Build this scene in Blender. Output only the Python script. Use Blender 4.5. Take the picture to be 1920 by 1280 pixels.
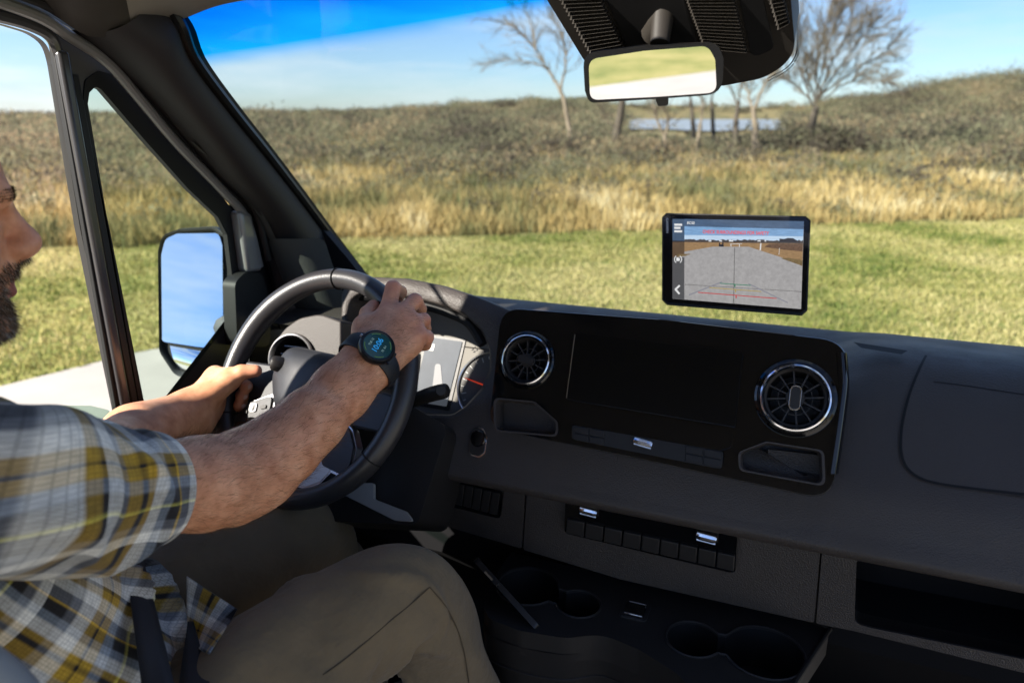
import bpy, bmesh, math, random
import numpy as np
from mathutils import Vector, Matrix

for _o in list(bpy.data.objects):
    bpy.data.objects.remove(_o)
random.seed(7)
rng = np.random.default_rng(11)
scene = bpy.context.scene
COL = scene.collection
R = math.radians

# ------------------------------------------------------------------ camera
# origin = the camera; x to the passenger side, y forward, z up, metres.
YAW, PITCH, FPX = R(22.0), R(17.07), 1400.0
GZ = -1.95                                   # ground level
cam_d = bpy.data.cameras.new('camera')
cam = bpy.data.objects.new('camera', cam_d)
COL.objects.link(cam)
scene.camera = cam
cam_d.sensor_width = 36.0
cam_d.lens = FPX * 36.0 / 1920.0
cam_d.clip_start = 0.02
cam_d.clip_end = 5000
FH = Vector((-math.sin(YAW), math.cos(YAW), 0))
C_R = Vector((math.cos(YAW), math.sin(YAW), 0))
C_F = FH * math.cos(PITCH) + Vector((0, 0, -math.sin(PITCH)))
C_U = FH * math.sin(PITCH) + Vector((0, 0, math.cos(PITCH)))
cam.matrix_world = Matrix(((C_R.x, C_U.x, -C_F.x, 0), (C_R.y, C_U.y, -C_F.y, 0), (C_R.z, C_U.z, -C_F.z, 0), (0, 0, 0, 1)))
cam_d.dof.use_dof = True
cam_d.dof.focus_distance = 1.05
cam_d.dof.aperture_fstop = 4.2

# ------------------------------------------------------------------ sky, sun, exposure
SUN_EL = R(30)
SUN_H = Vector((-0.62, -0.785, 0)).normalized()
TO_SUN = Vector((SUN_H.x * math.cos(SUN_EL), SUN_H.y * math.cos(SUN_EL), math.sin(SUN_EL)))
world = bpy.data.worlds.new('World')
scene.world = world
world.use_nodes = True
wn, wl = world.node_tree.nodes, world.node_tree.links
wn.clear()
w_out = wn.new('ShaderNodeOutputWorld')
w_bg = wn.new('ShaderNodeBackground')
w_sky = wn.new('ShaderNodeTexSky')
w_sky.sky_type = 'NISHITA'
w_sky.sun_disc = False
w_sky.sun_elevation = SUN_EL
w_sky.sun_rotation = math.atan2(SUN_H.x, SUN_H.y)
w_sky.air_density = 1.0
w_sky.dust_density = 0.15
w_sky.ozone_density = 2.5
w_bg.inputs['Strength'].default_value = 0.062
w_tc = wn.new('ShaderNodeTexCoord')
w_map = wn.new('ShaderNodeMapping')
w_map.inputs['Scale'].default_value = (2.2, 2.2, 13.0)
w_noise = wn.new('ShaderNodeTexNoise')
w_noise.inputs['Scale'].default_value = 1.6
w_noise.inputs['Detail'].default_value = 7
w_noise.inputs['Roughness'].default_value = 0.58
w_ramp = wn.new('ShaderNodeValToRGB')
w_ramp.color_ramp.elements[0].position = 0.44
w_ramp.color_ramp.elements[0].color = (0, 0, 0, 1)
w_ramp.color_ramp.elements[1].position = 0.74
w_ramp.color_ramp.elements[1].color = (0.75, 0.75, 0.75, 1)
w_mix = wn.new('ShaderNodeMix')
w_mix.data_type = 'RGBA'
w_tint = wn.new('ShaderNodeMix')
w_tint.data_type = 'RGBA'
w_tint.blend_type = 'MULTIPLY'
w_tint.inputs['Factor'].default_value = 1.0
w_tint.inputs['B'].default_value = (0.72, 0.845, 1.15, 1)
wl.new(w_tc.outputs['Generated'], w_map.inputs['Vector'])
wl.new(w_map.outputs['Vector'], w_noise.inputs['Vector'])
wl.new(w_noise.outputs['Fac'], w_ramp.inputs['Fac'])
wl.new(w_sky.outputs['Color'], w_tint.inputs['A'])
wl.new(w_ramp.outputs['Color'], w_mix.inputs['Factor'])
wl.new(w_tint.outputs['Result'], w_mix.inputs['A'])
w_mix.inputs['B'].default_value = (6.2, 6.6, 7.0, 1)
wl.new(w_mix.outputs['Result'], w_bg.inputs['Color'])
wl.new(w_bg.outputs['Background'], w_out.inputs['Surface'])

sun_d = bpy.data.lights.new('sun', 'SUN')
sun_d.energy = 5.0
sun_d.angle = R(0.53)
sun_d.color = (1.0, 0.93, 0.82)
sun = bpy.data.objects.new('sun', sun_d)
COL.objects.link(sun)
sun.rotation_euler = (-TO_SUN).to_track_quat('-Z', 'Y').to_euler()
sun.location = TO_SUN * 40

vs = scene.view_settings
vs.view_transform = 'Standard'
vs.look = 'None'
vs.exposure = 1.62
vs.gamma = 1.0
vs.use_curve_mapping = False
scene.cycles.max_bounces = 10
scene.cycles.transparent_max_bounces = 24
scene.cycles.caustics_reflective = False
scene.cycles.caustics_refractive = False

# ------------------------------------------------------------------ helpers
def ray(px, py):
    return C_R * ((px - 960.0) / FPX) + C_U * ((640.0 - py) / FPX) + C_F

def at(px, py, d):
    """the point at camera depth d metres on the sight line of a photo pixel"""
    return ray(px, py) * d

def at_x(px, py, x):
    r = ray(px, py)
    return r * (x / r.x)

def at_y(px, py, y):
    r = ray(px, py)
    return r * (y / r.y)

def at_z(px, py, z):
    r = ray(px, py)
    return r * (z / r.z)

class Frame:
    def __init__(s, o, u, v):
        s.o = Vector(o)
        s.u = Vector(u).normalized()
        v = Vector(v)
        s.v = (v - s.u * v.dot(s.u)).normalized()
        s.n = s.u.cross(s.v)
    def p(s, u, v, w=0.0):
        return s.o + s.u * u + s.v * v + s.n * w
    def uv(s, px, py, w=0.0):
        r = ray(px, py)
        o = s.o + s.n * w
        q = r * (o.dot(s.n) / r.dot(s.n)) - o
        return (q.dot(s.u), q.dot(s.v))
    def uvs(s, pts, w=0.0):
        return [s.uv(a, b, w) for a, b in pts]
    def px(s, px, py, w=0.0):
        u, v = s.uv(px, py, w)
        return s.p(u, v, w)

def new_obj(name, me, parent=None):
    o = bpy.data.objects.new(name, me)
    COL.objects.link(o)
    if parent is not None:
        o.parent = parent
        if parent.type == 'EMPTY':
            o.matrix_parent_inverse = Matrix.Translation(-parent.location)
    return o

def empty(name, loc, label=None, cat=None, group=None):
    o = bpy.data.objects.new(name, None)
    COL.objects.link(o)
    o.location = loc
    o.empty_display_size = 0.1
    tag(o, label, cat, group)
    return o

def tag(o, label=None, cat=None, group=None, kind=None):
    if label: o['label'] = label
    if cat: o['category'] = cat
    if group: o['group'] = group
    if kind: o['kind'] = kind
    return o

def mesh(name, verts, faces, mat=None, parent=None, smooth=True, bevel=0.0, seg=2, sub=0, angle=35, solid=0.0, recalc=True):
    me = bpy.data.meshes.new(name)
    me.from_pydata([tuple(v) for v in verts], [], faces)
    if recalc:
        bm = bmesh.new()
        bm.from_mesh(me)
        bmesh.ops.recalc_face_normals(bm, faces=bm.faces)
        bm.to_mesh(me)
        bm.free()
    finish(me, mat, smooth, angle)
    o = new_obj(name, me, parent)
    mods(o, bevel, seg, sub, solid)
    return o

def finish(me, mat, smooth=True, angle=35):
    if mat is not None:
        me.materials.append(mat)
    if smooth:
        me.polygons.foreach_set('use_smooth', [True] * len(me.polygons))
        if angle < 180:
            me.set_sharp_from_angle(angle=R(angle))
    me.update()

def mods(o, bevel=0.0, seg=2, sub=0, solid=0.0):
    if solid:
        m = o.modifiers.new('solid', 'SOLIDIFY')
        m.thickness = solid
        m.offset = 0
    if sub:
        m = o.modifiers.new('sub', 'SUBSURF')
        m.levels = m.render_levels = sub
    if bevel:
        m = o.modifiers.new('bevel', 'BEVEL')
        m.width = bevel
        m.segments = seg
        m.limit_method = 'ANGLE'
        m.angle_limit = R(40)
        m.harden_normals = False

def raw_mesh(name, V, Fc, mat, parent=None, smooth=False, cols=None, colname='tone', uv=None):
    """numpy arrays straight to a mesh: V (n,3), Fc (m,k)"""
    V = np.asarray(V, dtype=np.float32)
    Fc = np.asarray(Fc, dtype=np.int32)
    me = bpy.data.meshes.new(name)
    k = Fc.shape[1]
    me.vertices.add(len(V))
    me.vertices.foreach_set('co', V.ravel())
    me.loops.add(Fc.size)
    me.loops.foreach_set('vertex_index', Fc.ravel())
    me.polygons.add(len(Fc))
    me.polygons.foreach_set('loop_start', np.arange(0, Fc.size, k, dtype=np.int32))
    try:
        me.polygons.foreach_set('loop_total', np.full(len(Fc), k, dtype=np.int32))
    except Exception:
        pass
    if smooth:
        me.polygons.foreach_set('use_smooth', np.ones(len(Fc), dtype=bool))
    me.update(calc_edges=True)
    if cols is not None:
        a = me.attributes.new(colname, 'FLOAT', 'POINT')
        a.data.foreach_set('value', np.asarray(cols, dtype=np.float32))
    if uv is not None:
        a = me.attributes.new('fab', 'FLOAT_VECTOR', 'POINT')
        uu = np.zeros((len(V), 3), dtype=np.float32)
        uu[:, :2] = uv
        a.data.foreach_set('vector', uu.ravel())
    if mat is not None:
        me.materials.append(mat)
    return new_obj(name, me, parent)

def rpoly(pts, r, seg=5):
    """round the corners of a 2-D polygon; r a number or a list"""
    out = []
    n = len(pts)
    for i in range(n):
        p0, p1, p2 = Vector(pts[i - 1]), Vector(pts[i]), Vector(pts[(i + 1) % n])
        rr = r[i] if isinstance(r, (list, tuple)) else r
        a, b = p0 - p1, p2 - p1
        la, lb = a.length, b.length
        if rr <= 0 or la < 1e-9 or lb < 1e-9:
            out.append((p1.x, p1.y)); continue
        a /= la; b /= lb
        ang = a.angle(b)
        if ang > 3.0:
            out.append((p1.x, p1.y)); continue
        t = min(rr / math.tan(ang / 2), la * 0.49, lb * 0.49)
        s, e = p1 + a * t, p1 + b * t
        for k in range(seg + 1):
            f = k / seg
            q = s * (1 - f) ** 2 + p1 * 2 * f * (1 - f) + e * f ** 2
            out.append((q.x, q.y))
    return out

def circ(cu, cv, r, n=32, r2=None, rot=0.0):
    r2 = r if r2 is None else r2
    o = []
    for i in range(n):
        a = 2 * math.pi * i / n
        x, y = r * math.cos(a), r2 * math.sin(a)
        o.append((cu + x * math.cos(rot) - y * math.sin(rot), cv + x * math.sin(rot) + y * math.cos(rot)))
    return o

def plate(name, F, outline, w0, w1, mat, parent=None, holes=(), bevel=0.0, seg=2, smooth=True, back=True):
    """a polygon (with holes) on a frame, extruded from w0 to w1 along its normal"""
    bm = bmesh.new()
    loops = []
    edges = []
    for ring in [outline] + list(holes):
        vs_ = [bm.verts.new(F.p(u, v, w1)) for u, v in ring]
        loops.append(vs_)
        for i in range(len(vs_)):
            edges.append(bm.edges.new((vs_[i - 1], vs_[i])))
    if holes:
        bmesh.ops.triangle_fill(bm, edges=edges, use_beauty=True, use_dissolve=False, normal=F.n)
    else:
        f = bm.faces.new(loops[0])
        if len(loops[0]) > 4:
            bmesh.ops.triangulate(bm, faces=[f])
    top = list(bm.faces)
    low = {}
    for vs_ in loops:
        for v in vs_:
            low[v] = bm.verts.new(v.co - F.n * (w1 - w0))
    if back:
        for f in top:
            bm.faces.new([low[v] for v in reversed(f.verts)])
    for vs_ in loops:
        for i in range(len(vs_)):
            a, b = vs_[i - 1], vs_[i]
            bm.faces.new((a, b, low[b], low[a]))
    bmesh.ops.recalc_face_normals(bm, faces=bm.faces)
    me = bpy.data.meshes.new(name)
    bm.to_mesh(me)
    bm.free()
    finish(me, mat, smooth, 35)
    o = new_obj(name, me, parent)
    mods(o, bevel, seg)
    return o

def loft(name, rings, mat, parent=None, closed=True, cap0=False, cap1=False, **kw):
    n = len(rings[0])
    V = [v for r in rings for v in r]
    Fs = []
    for i in range(len(rings) - 1):
        for j in range(n if closed else n - 1):
            k = (j + 1) % n
            Fs.append((i * n + j, i * n + k, (i + 1) * n + k, (i + 1) * n + j))
    if cap0: Fs.append(tuple(range(n))[::-1])
    if cap1: Fs.append(tuple((len(rings) - 1) * n + j for j in range(n)))
    return mesh(name, V, Fs, mat, parent, **kw)

def lathe(name, F, cu, cv, prof, mat, parent=None, n=40, squash=1.0, **kw):
    rings = []
    for r, w in prof:
        rings.append([F.p(cu + r * math.cos(2 * math.pi * i / n), cv + squash * r * math.sin(2 * math.pi * i / n), w) for i in range(n)])
    return loft(name, rings, mat, parent, cap0=False, cap1=False, **kw)

def frames_along(pts):
    P = [Vector(p) for p in pts]
    T = []
    for i in range(len(P)):
        a, b = P[max(i - 1, 0)], P[min(i + 1, len(P) - 1)]
        T.append((b - a).normalized())
    up = Vector((0, 0, 1)) if abs(T[0].z) < 0.9 else Vector((1, 0, 0))
    N = [(up - T[0] * up.dot(T[0])).normalized()]
    for i in range(1, len(P)):
        q = T[i - 1].rotation_difference(T[i])
        v = q @ N[-1]
        N.append((v - T[i] * v.dot(T[i])).normalized())
    return P, T, N

def tube(name, pts, rad, mat, parent=None, n=10, closed=False, **kw):
    P, T, N = frames_along(pts)
    rings = []
    for i, p in enumerate(P):
        r = rad[i] if isinstance(rad, (list, tuple)) else rad
        b = T[i].cross(N[i])
        rings.append([p + (N[i] * math.cos(2 * math.pi * j / n) + b * math.sin(2 * math.pi * j / n)) * r for j in range(n)])
    if closed:
        rings.append(rings[0])
    return loft(name, rings, mat, parent, cap0=not closed, cap1=not closed, **kw)

def box(name, F, u0, u1, v0, v1, w0, w1, mat, parent=None, bevel=0.002, seg=2):
    return plate(name, F, [(u0, v0), (u1, v0), (u1, v1), (u0, v1)], w0, w1, mat, parent, bevel=bevel, seg=seg)

def spline(pts, n):
    """Catmull-Rom through points of any dimension"""
    P = [np.array(p, dtype=float) for p in pts]
    P = [2 * P[0] - P[1]] + P + [2 * P[-1] - P[-2]]
    out = []
    m = len(P) - 3
    for k in range(n):
        t = k / (n - 1) * m
        i = min(int(t), m - 1)
        f = t - i
        p0, p1, p2, p3 = P[i:i + 4]
        out.append(0.5 * (2 * p1 + (p2 - p0) * f + (2 * p0 - 5 * p1 + 4 * p2 - p3) * f * f + (3 * p1 - p0 - 3 * p2 + p3) * f ** 3))
    return out

def vspline(pts, n):
    return [Vector(p) for p in spline([tuple(q) for q in pts], n)]

_font_cache = {}
def text(name, s, F, u, v, w, size, mat, parent=None, rot=0.0, align='LEFT', mirror=False, ext=0.0, sx=1.0):
    cu = bpy.data.curves.new(name, 'FONT')
    cu.body = s
    cu.size = size
    cu.align_x = align
    cu.extrude = ext
    cu.offset = size * 0.018
    tmp = bpy.data.objects.new(name, cu)
    COL.objects.link(tmp)
    bpy.context.view_layer.update()
    me = bpy.data.meshes.new_from_object(tmp.evaluated_get(bpy.context.evaluated_depsgraph_get()))
    bpy.data.objects.remove(tmp)
    c, s_ = math.cos(rot), math.sin(rot)
    for vt in me.vertices:
        x, y, z = vt.co
        x *= sx
        vt.co = F.p(u + x * c - y * s_, v + x * s_ + y * c, w + z)
    me.materials.clear()
    me.materials.append(mat)
    me.name = name
    return new_obj(name, me, parent)

# ------------------------------------------------------------------ materials
def lin(r, g, b):
    f = lambda c: (c / 255 / 12.92) if c / 255 <= 0.04045 else ((c / 255 + 0.055) / 1.055) ** 2.4
    return (f(r), f(g), f(b), 1)

def mat(name, col, rough=0.5, metal=0.0, spec=0.5, grain=0.0, gscale=600.0, vary=0.0, vscale=9.0, coat=0.0, emit=None, estr=0.0, voronoi=False, sheen=0.0, gdist=0.0006, rvary=0.0):
    m = bpy.data.materials.new(name)
    m.use_nodes = True
    nt = m.node_tree
    b = nt.nodes['Principled BSDF']
    col = tuple(col) + ((1,) if len(col) == 3 else ())
    b.inputs['Base Color'].default_value = col
    b.inputs['Roughness'].default_value = rough
    b.inputs['Metallic'].default_value = metal
    b.inputs['Specular IOR Level'].default_value = spec
    if coat:
        b.inputs['Coat Weight'].default_value = coat
        b.inputs['Coat Roughness'].default_value = 0.03
    if sheen:
        b.inputs['Sheen Weight'].default_value = sheen
        b.inputs['Sheen Roughness'].default_value = 0.6
    if emit is not None:
        b.inputs['Emission Color'].default_value = tuple(emit) + ((1,) if len(emit) == 3 else ())
        b.inputs['Emission Strength'].default_value = estr
    tc = nt.nodes.new('ShaderNodeTexCoord')
    if grain:
        if voronoi:
            t = nt.nodes.new('ShaderNodeTexVoronoi')
            t.feature = 'SMOOTH_F1'
            out = t.outputs['Distance']
        else:
            t = nt.nodes.new('ShaderNodeTexNoise')
            t.inputs['Detail'].default_value = 3
            out = t.outputs['Fac']
        t.inputs['Scale'].default_value = gscale
        nt.links.new(tc.outputs['Object'], t.inputs['Vector'])
        bp = nt.nodes.new('ShaderNodeBump')
        bp.inputs['Strength'].default_value = grain
        bp.inputs['Distance'].default_value = gdist
        nt.links.new(out, bp.inputs['Height'])
        nt.links.new(bp.outputs['Normal'], b.inputs['Normal'])
    if vary:
        t = nt.nodes.new('ShaderNodeTexNoise')
        t.inputs['Scale'].default_value = vscale
        t.inputs['Detail'].default_value = 6
        t.inputs['Roughness'].default_value = 0.6
        nt.links.new(tc.outputs['Object'], t.inputs['Vector'])
        rp = nt.nodes.new('ShaderNodeMapRange')
        rp.inputs['From Min'].default_value = 0.25
        rp.inputs['From Max'].default_value = 0.75
        rp.inputs['To Min'].default_value = 1 - vary
        rp.inputs['To Max'].default_value = 1 + vary
        nt.links.new(t.outputs['Fac'], rp.inputs['Value'])
        mx = nt.nodes.new('ShaderNodeMix')
        mx.data_type = 'RGBA'
        mx.blend_type = 'MULTIPLY'
        mx.inputs['Factor'].default_value = 1
        mx.inputs['A'].default_value = col
        nt.links.new(rp.outputs['Result'], mx.inputs['B'])
        nt.links.new(mx.outputs['Result'], b.inputs['Base Color'])
    if rvary:
        t = nt.nodes.new('ShaderNodeTexNoise')
        t.inputs['Scale'].default_value = 14
        t.inputs['Detail'].default_value = 8
        nt.links.new(tc.outputs['Object'], t.inputs['Vector'])
        rp = nt.nodes.new('ShaderNodeMapRange')
        rp.inputs['From Min'].default_value = 0.3
        rp.inputs['From Max'].default_value = 0.7
        rp.inputs['To Min'].default_value = max(0.02, rough - rvary)
        rp.inputs['To Max'].default_value = rough + rvary
        nt.links.new(t.outputs['Fac'], rp.inputs['Value'])
        nt.links.new(rp.outputs['Result'], b.inputs['Roughness'])
    return m

def glass_mat(name, tint, refl=0.06, band=None):
    """thin automotive glass: tinted see-through with a Fresnel sheen"""
    m = bpy.data.materials.new(name)
    m.use_nodes = True
    nt = m.node_tree
    nt.nodes.clear()
    out = nt.nodes.new('ShaderNodeOutputMaterial')
    tr = nt.nodes.new('ShaderNodeBsdfTransparent')
    tr.inputs['Color'].default_value = tuple(tint) + (1,)
    gl = nt.nodes.new('ShaderNodeBsdfGlossy')
    gl.inputs['Roughness'].default_value = 0.01
    mix = nt.nodes.new('ShaderNodeMixShader')
    mix.inputs['Fac'].default_value = refl
    nt.links.new(tr.outputs[0], mix.inputs[1])
    nt.links.new(gl.outputs[0], mix.inputs[2])
    nt.links.new(mix.outputs[0], out.inputs['Surface'])
    return m, nt, tr

MT = {}
MT['dash'] = mat('dash_soft_plastic', (0.042, 0.0355, 0.0325), 0.5, grain=0.6, gscale=520, voronoi=True, vary=0.12, vscale=5, spec=0.32, gdist=0.0011, rvary=0.08)
MT['dash_low'] = mat('dash_lower_plastic', (0.036, 0.031, 0.029), 0.52, grain=0.6, gscale=520, voronoi=True, vary=0.12, spec=0.4, gdist=0.0016, rvary=0.08)
MT['dash_end'] = mat('dash_end_plastic', (0.042, 0.037, 0.035), 0.5, grain=0.3, gscale=800, voronoi=True, spec=0.3)
MT['black'] = mat('black_plastic', (0.017, 0.0152, 0.0145), 0.44, grain=0.2, gscale=900, spec=0.4)
MT['deep'] = mat('recess_black', (0.006, 0.006, 0.0065), 0.6, spec=0.25)
MT['piano'] = mat('piano_black', (0.0035, 0.0035, 0.004), 0.07, spec=0.5, rvary=0.03)
MT['screen_off'] = mat('dark_display_glass', (0.002, 0.0022, 0.0024), 0.16, spec=0.35)
MT['chrome'] = mat('chrome_trim', (0.78, 0.78, 0.80), 0.13, metal=1.0, rvary=0.05)
MT['silver'] = mat('satin_silver', (0.62, 0.62, 0.64), 0.3, metal=1.0, rvary=0.06)
MT['button'] = mat('switch_plastic', (0.017, 0.016, 0.016), 0.42, spec=0.25)
MT['rubber'] = mat('window_rubber', (0.010, 0.010, 0.010), 0.55, spec=0.3)
MT['frame'] = mat('window_frame_black', (0.025, 0.024, 0.025), 0.3, spec=0.45)
MT['trim'] = mat('pillar_trim', (0.017, 0.015, 0.016), 0.62, grain=0.3, gscale=700, spec=0.3, vary=0.07)
MT['head'] = mat('headliner_fabric', (0.20, 0.185, 0.165), 0.9, grain=0.4, gscale=500, vary=0.07, spec=0.1)
MT['metal_grey'] = mat('grey_van_paint', (0.20, 0.20, 0.20), 0.3, metal=0.2, coat=0.3)
MT['leather'] = mat('wheel_leather', (0.024, 0.023, 0.025), 0.36, grain=0.35, gscale=520, voronoi=True, spec=0.5, gdist=0.0005, vary=0.1, vscale=20)
MT['mirror'] = mat('mirror_glass', (0.92, 0.93, 0.95), 0.012, metal=1.0)
MT['sunlit_grey_plastic'] = mat('sunlit_grey_plastic', (0.26, 0.25, 0.235), 0.5, grain=0.2, gscale=700, vary=0.05)  # sun on the knee panel is put into this pale grey
MT['concrete'] = mat('light_concrete', (0.40, 0.37, 0.325), 0.85, grain=0.4, gscale=60, vary=0.14, vscale=1.2, spec=0.2, gdist=0.004)
# ================================================================== the land outside
def vnoise(x, y, s, seed=0):
    """cheap smooth noise in 0..1 from rotated sines"""
    r_ = np.random.default_rng(seed)
    v = np.zeros_like(x)
    for _ in range(9):
        a = r_.uniform(0, 2 * math.pi)
        k = r_.uniform(0.5, 1.9) / s
        v += np.sin((x * math.cos(a) + y * math.sin(a)) * k * 2 * math.pi + r_.uniform(0, 6.28))
    return 0.5 + v / 9.0 * 0.9

def az_r(p): return math.atan2(p.x, p.y), math.hypot(p.x, p.y)
LE = [at_z(px, py, GZ) for px, py in [(0, 472), (640, 446), (1280, 428), (1919, 412)]]   # far edge of the mown lawn
_d = (LE[-1] - LE[0]).normalized()
LN = Vector((-_d.y, _d.x, 0))                                                           # points away from the van
L0 = LE[0].dot(LN)
# outline of the concrete pad under and beside the van
PAD = [at_z(px, py, GZ) for px, py in [(-700, 900), (60, 712), (300, 652), (400, 655), (560, 700), (900, 790), (1500, 880), (2300, 960)]]
PAD = PAD + [Vector((14, -3, GZ)), Vector((12, -13, GZ)), Vector((-14, -3.5, GZ)), Vector((-16, 0, GZ))]
PADP = rpoly([(p.x, p.y) for p in PAD], [0, .5, .6, .6, .5, 1, 1, 1, 0, 0, 0, 0], 6)
def in_pad(x, y):
    ins = np.zeros(len(x), dtype=bool)
    for i in range(len(PADP)):
        (xa, ya), (xb, yb) = PADP[i - 1], PADP[i]
        if ya == yb: continue
        c_ = ((ya > y) != (yb > y)) & (x < (xb - xa) * (y - ya) / (yb - ya) + xa)
        ins ^= c_
    return ins
LAKE_A = [az_r(at_z(1175, 240, GZ))[0], az_r(at_z(1475, 240, GZ))[0]]
def skyline(az):
    """height of the far ground over the horizon, degrees, by azimuth (left negative)"""
    px = np.degrees(az)
    return np.interp(px, [-180, -75, -56, -45, -38, -30, -24, -18, -10, -6, -2, 3, 8, 14, 40, 180],
                     [0.6, 0.3, -0.35, -0.3, -0.2, 0.0, 0.45, 0.65, 0.5, 0.35, 0.4, 0.75, 1.65, 1.9, 1.9, 0.8])
def ground_z(x, y):
    r = np.hypot(x, y)
    az = np.arctan2(x, y)
    f = np.clip((r - 95) / 130, 0, 1)
    f = f * f * (3 - 2 * f)
    target = np.tan(np.radians(skyline(az))) * 225.0
    inl = (az > LAKE_A[0] - 0.03) & (az < LAKE_A[1] + 0.03)
    f = np.where(inl, np.clip((r - 205) / 30, 0, 1), f)
    return GZ + f * (target - GZ) + np.where(inl & (r > 70), 0.0, 1.0) * np.clip((r - 16) / 40, 0, 1) * 0.22 * (vnoise(x, y, 23.0, 4) - 0.5)
# ---- ground sheet
rs_ = np.concatenate([np.linspace(0.0, 30, 26)[1:], np.geomspace(32, 240, 40), [300, 500, 900, 1800]])
azs = np.radians(np.arange(-180, 180, 2.0))
RR, AA = np.meshgrid(rs_, azs, indexing='ij')
GX, GY = RR * np.sin(AA), RR * np.cos(AA)
GZZ = ground_z(GX, GY)
GZZ[RR > 260] -= (RR[RR > 260] - 260) * 0.05
nr, na = RR.shape
V = np.stack([GX, GY, GZZ], -1).reshape(-1, 3)
V = np.vstack([V, [[0, 0, GZ]]])
Fq = []
for i in range(nr - 1):
    for j in range(na):
        k = (j + 1) % na
        Fq.append((i * na + j, i * na + k, (i + 1) * na + k, (i + 1) * na + j))
mg_ = bpy.data.materials.new('ground_soil')
mg_.use_nodes = True
nt = mg_.node_tree
bs = nt.nodes['Principled BSDF']
bs.inputs['Roughness'].default_value = 0.95
bs.inputs['Specular IOR Level'].default_value = 0.1
tc = nt.nodes.new('ShaderNodeTexCoord')
dotn = nt.nodes.new('ShaderNodeVectorMath'); dotn.operation = 'DOT_PRODUCT'
dotn.inputs[1].default_value = LN
nt.links.new(tc.outputs['Object'], dotn.inputs[0])
mr = nt.nodes.new('ShaderNodeMapRange')
mr.inputs['From Min'].default_value = L0 - 0.5
mr.inputs['From Max'].default_value = L0 + 1.0
nt.links.new(dotn.outputs['Value'], mr.inputs['Value'])
def noise_ramp(scale, stops, detail=6, rough=0.65):
    t = nt.nodes.new('ShaderNodeTexNoise')
    t.inputs['Scale'].default_value = scale
    t.inputs['Detail'].default_value = detail
    t.inputs['Roughness'].default_value = rough
    nt.links.new(tc.outputs['Object'], t.inputs['Vector'])
    r_ = nt.nodes.new('ShaderNodeValToRGB')
    el = r_.color_ramp.elements
    el[0].position, el[0].color = stops[0][0], stops[0][1] + (1,)
    el[1].position, el[1].color = stops[-1][0], stops[-1][1] + (1,)
    for p_, c_ in stops[1:-1]:
        e = el.new(p_); e.color = c_ + (1,)
    nt.links.new(t.outputs['Fac'], r_.inputs['Fac'])
    return r_
ra = noise_ramp(0.9, [(0.3, (0.10, 0.14, 0.03)), (0.5, (0.26, 0.25, 0.08)), (0.68, (0.36, 0.31, 0.12))], 9, 0.72)
rb = noise_ramp(0.16, [(0.3, (0.10, 0.11, 0.055)), (0.48, (0.20, 0.165, 0.085)), (0.6, (0.30, 0.225, 0.11)), (0.74, (0.155, 0.14, 0.09))], 9, 0.7)
mx = nt.nodes.new('ShaderNodeMix'); mx.data_type = 'RGBA'
dsy = nt.nodes.new('ShaderNodeSeparateXYZ')
nt.links.new(tc.outputs['Object'], dsy.inputs[0])
mrb = nt.nodes.new('ShaderNodeMapRange')
mrb.inputs['From Min'].default_value = -13.0
mrb.inputs['From Max'].default_value = -20.0
nt.links.new(dsy.outputs['Y'], mrb.inputs['Value'])
mxm = nt.nodes.new('ShaderNodeMath'); mxm.operation = 'MAXIMUM'
nt.links.new(mr.outputs['Result'], mxm.inputs[0]); nt.links.new(mrb.outputs['Result'], mxm.inputs[1])
nt.links.new(mxm.outputs[0], mx.inputs['Factor'])
nt.links.new(ra.outputs['Color'], mx.inputs['A'])
nt.links.new(rb.outputs['Color'], mx.inputs['B'])
nt.links.new(mx.outputs['Result'], bs.inputs['Base Color'])
me_v = V
ground = mesh('ground', [tuple(p) for p in V], Fq + [(len(V) - 1, (j + 1) % na, j) for j in range(na)], mg_, None, angle=180)
tag(ground, kind='structure')

# ---- concrete drive under and beside the van
FGd = Frame((0, 0, GZ), (1, 0, 0), (0, 1, 0))
drive = plate('driveway', FGd, PADP, -0.03, 0.012, MT['concrete'])
tag(drive, kind='structure')
MT['joint'] = mat('joint', (0.16, 0.155, 0.14), 0.9)
for yy in (-2.5, 1.8):
    mesh('expansion_joint', [(-9, yy, GZ + 0.016), (8, yy, GZ + 0.016), (8, yy + 0.02, GZ + 0.016), (-9, yy + 0.02, GZ + 0.016)], [(0, 1, 2, 3)], MT['joint'], drive)

# ---- materials of the vegetation: colour by a per-blade tone, a little light passing through
def leaf_mat(name, stops, trans=0.25):
    m = bpy.data.materials.new(name)
    m.use_nodes = True
    nt = m.node_tree
    b = nt.nodes['Principled BSDF']
    b.inputs['Roughness'].default_value = 0.8
    b.inputs['Specular IOR Level'].default_value = 0.15
    at_ = nt.nodes.new('ShaderNodeAttribute'); at_.attribute_name = 'tone'
    r_ = nt.nodes.new('ShaderNodeValToRGB')
    el = r_.color_ramp.elements
    el[0].position, el[0].color = stops[0][0], stops[0][1] + (1,)
    el[1].position, el[1].color = stops[-1][0], stops[-1][1] + (1,)
    for p_, c_ in stops[1:-1]:
        e = el.new(p_); e.color = c_ + (1,)
    nt.links.new(at_.outputs['Fac'], r_.inputs['Fac'])
    nt.links.new(r_.outputs['Color'], b.inputs['Base Color'])
    if trans:
        tl = nt.nodes.new('ShaderNodeBsdfTranslucent')
        nt.links.new(r_.outputs['Color'], tl.inputs['Color'])
        ms = nt.nodes.new('ShaderNodeMixShader')
        ms.inputs['Fac'].default_value = trans
        nt.links.new(b.outputs[0], ms.inputs[1])
        nt.links.new(tl.outputs[0], ms.inputs[2])
        nt.links.new(ms.outputs[0], nt.nodes['Material Output'].inputs['Surface'])
    return m
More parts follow.
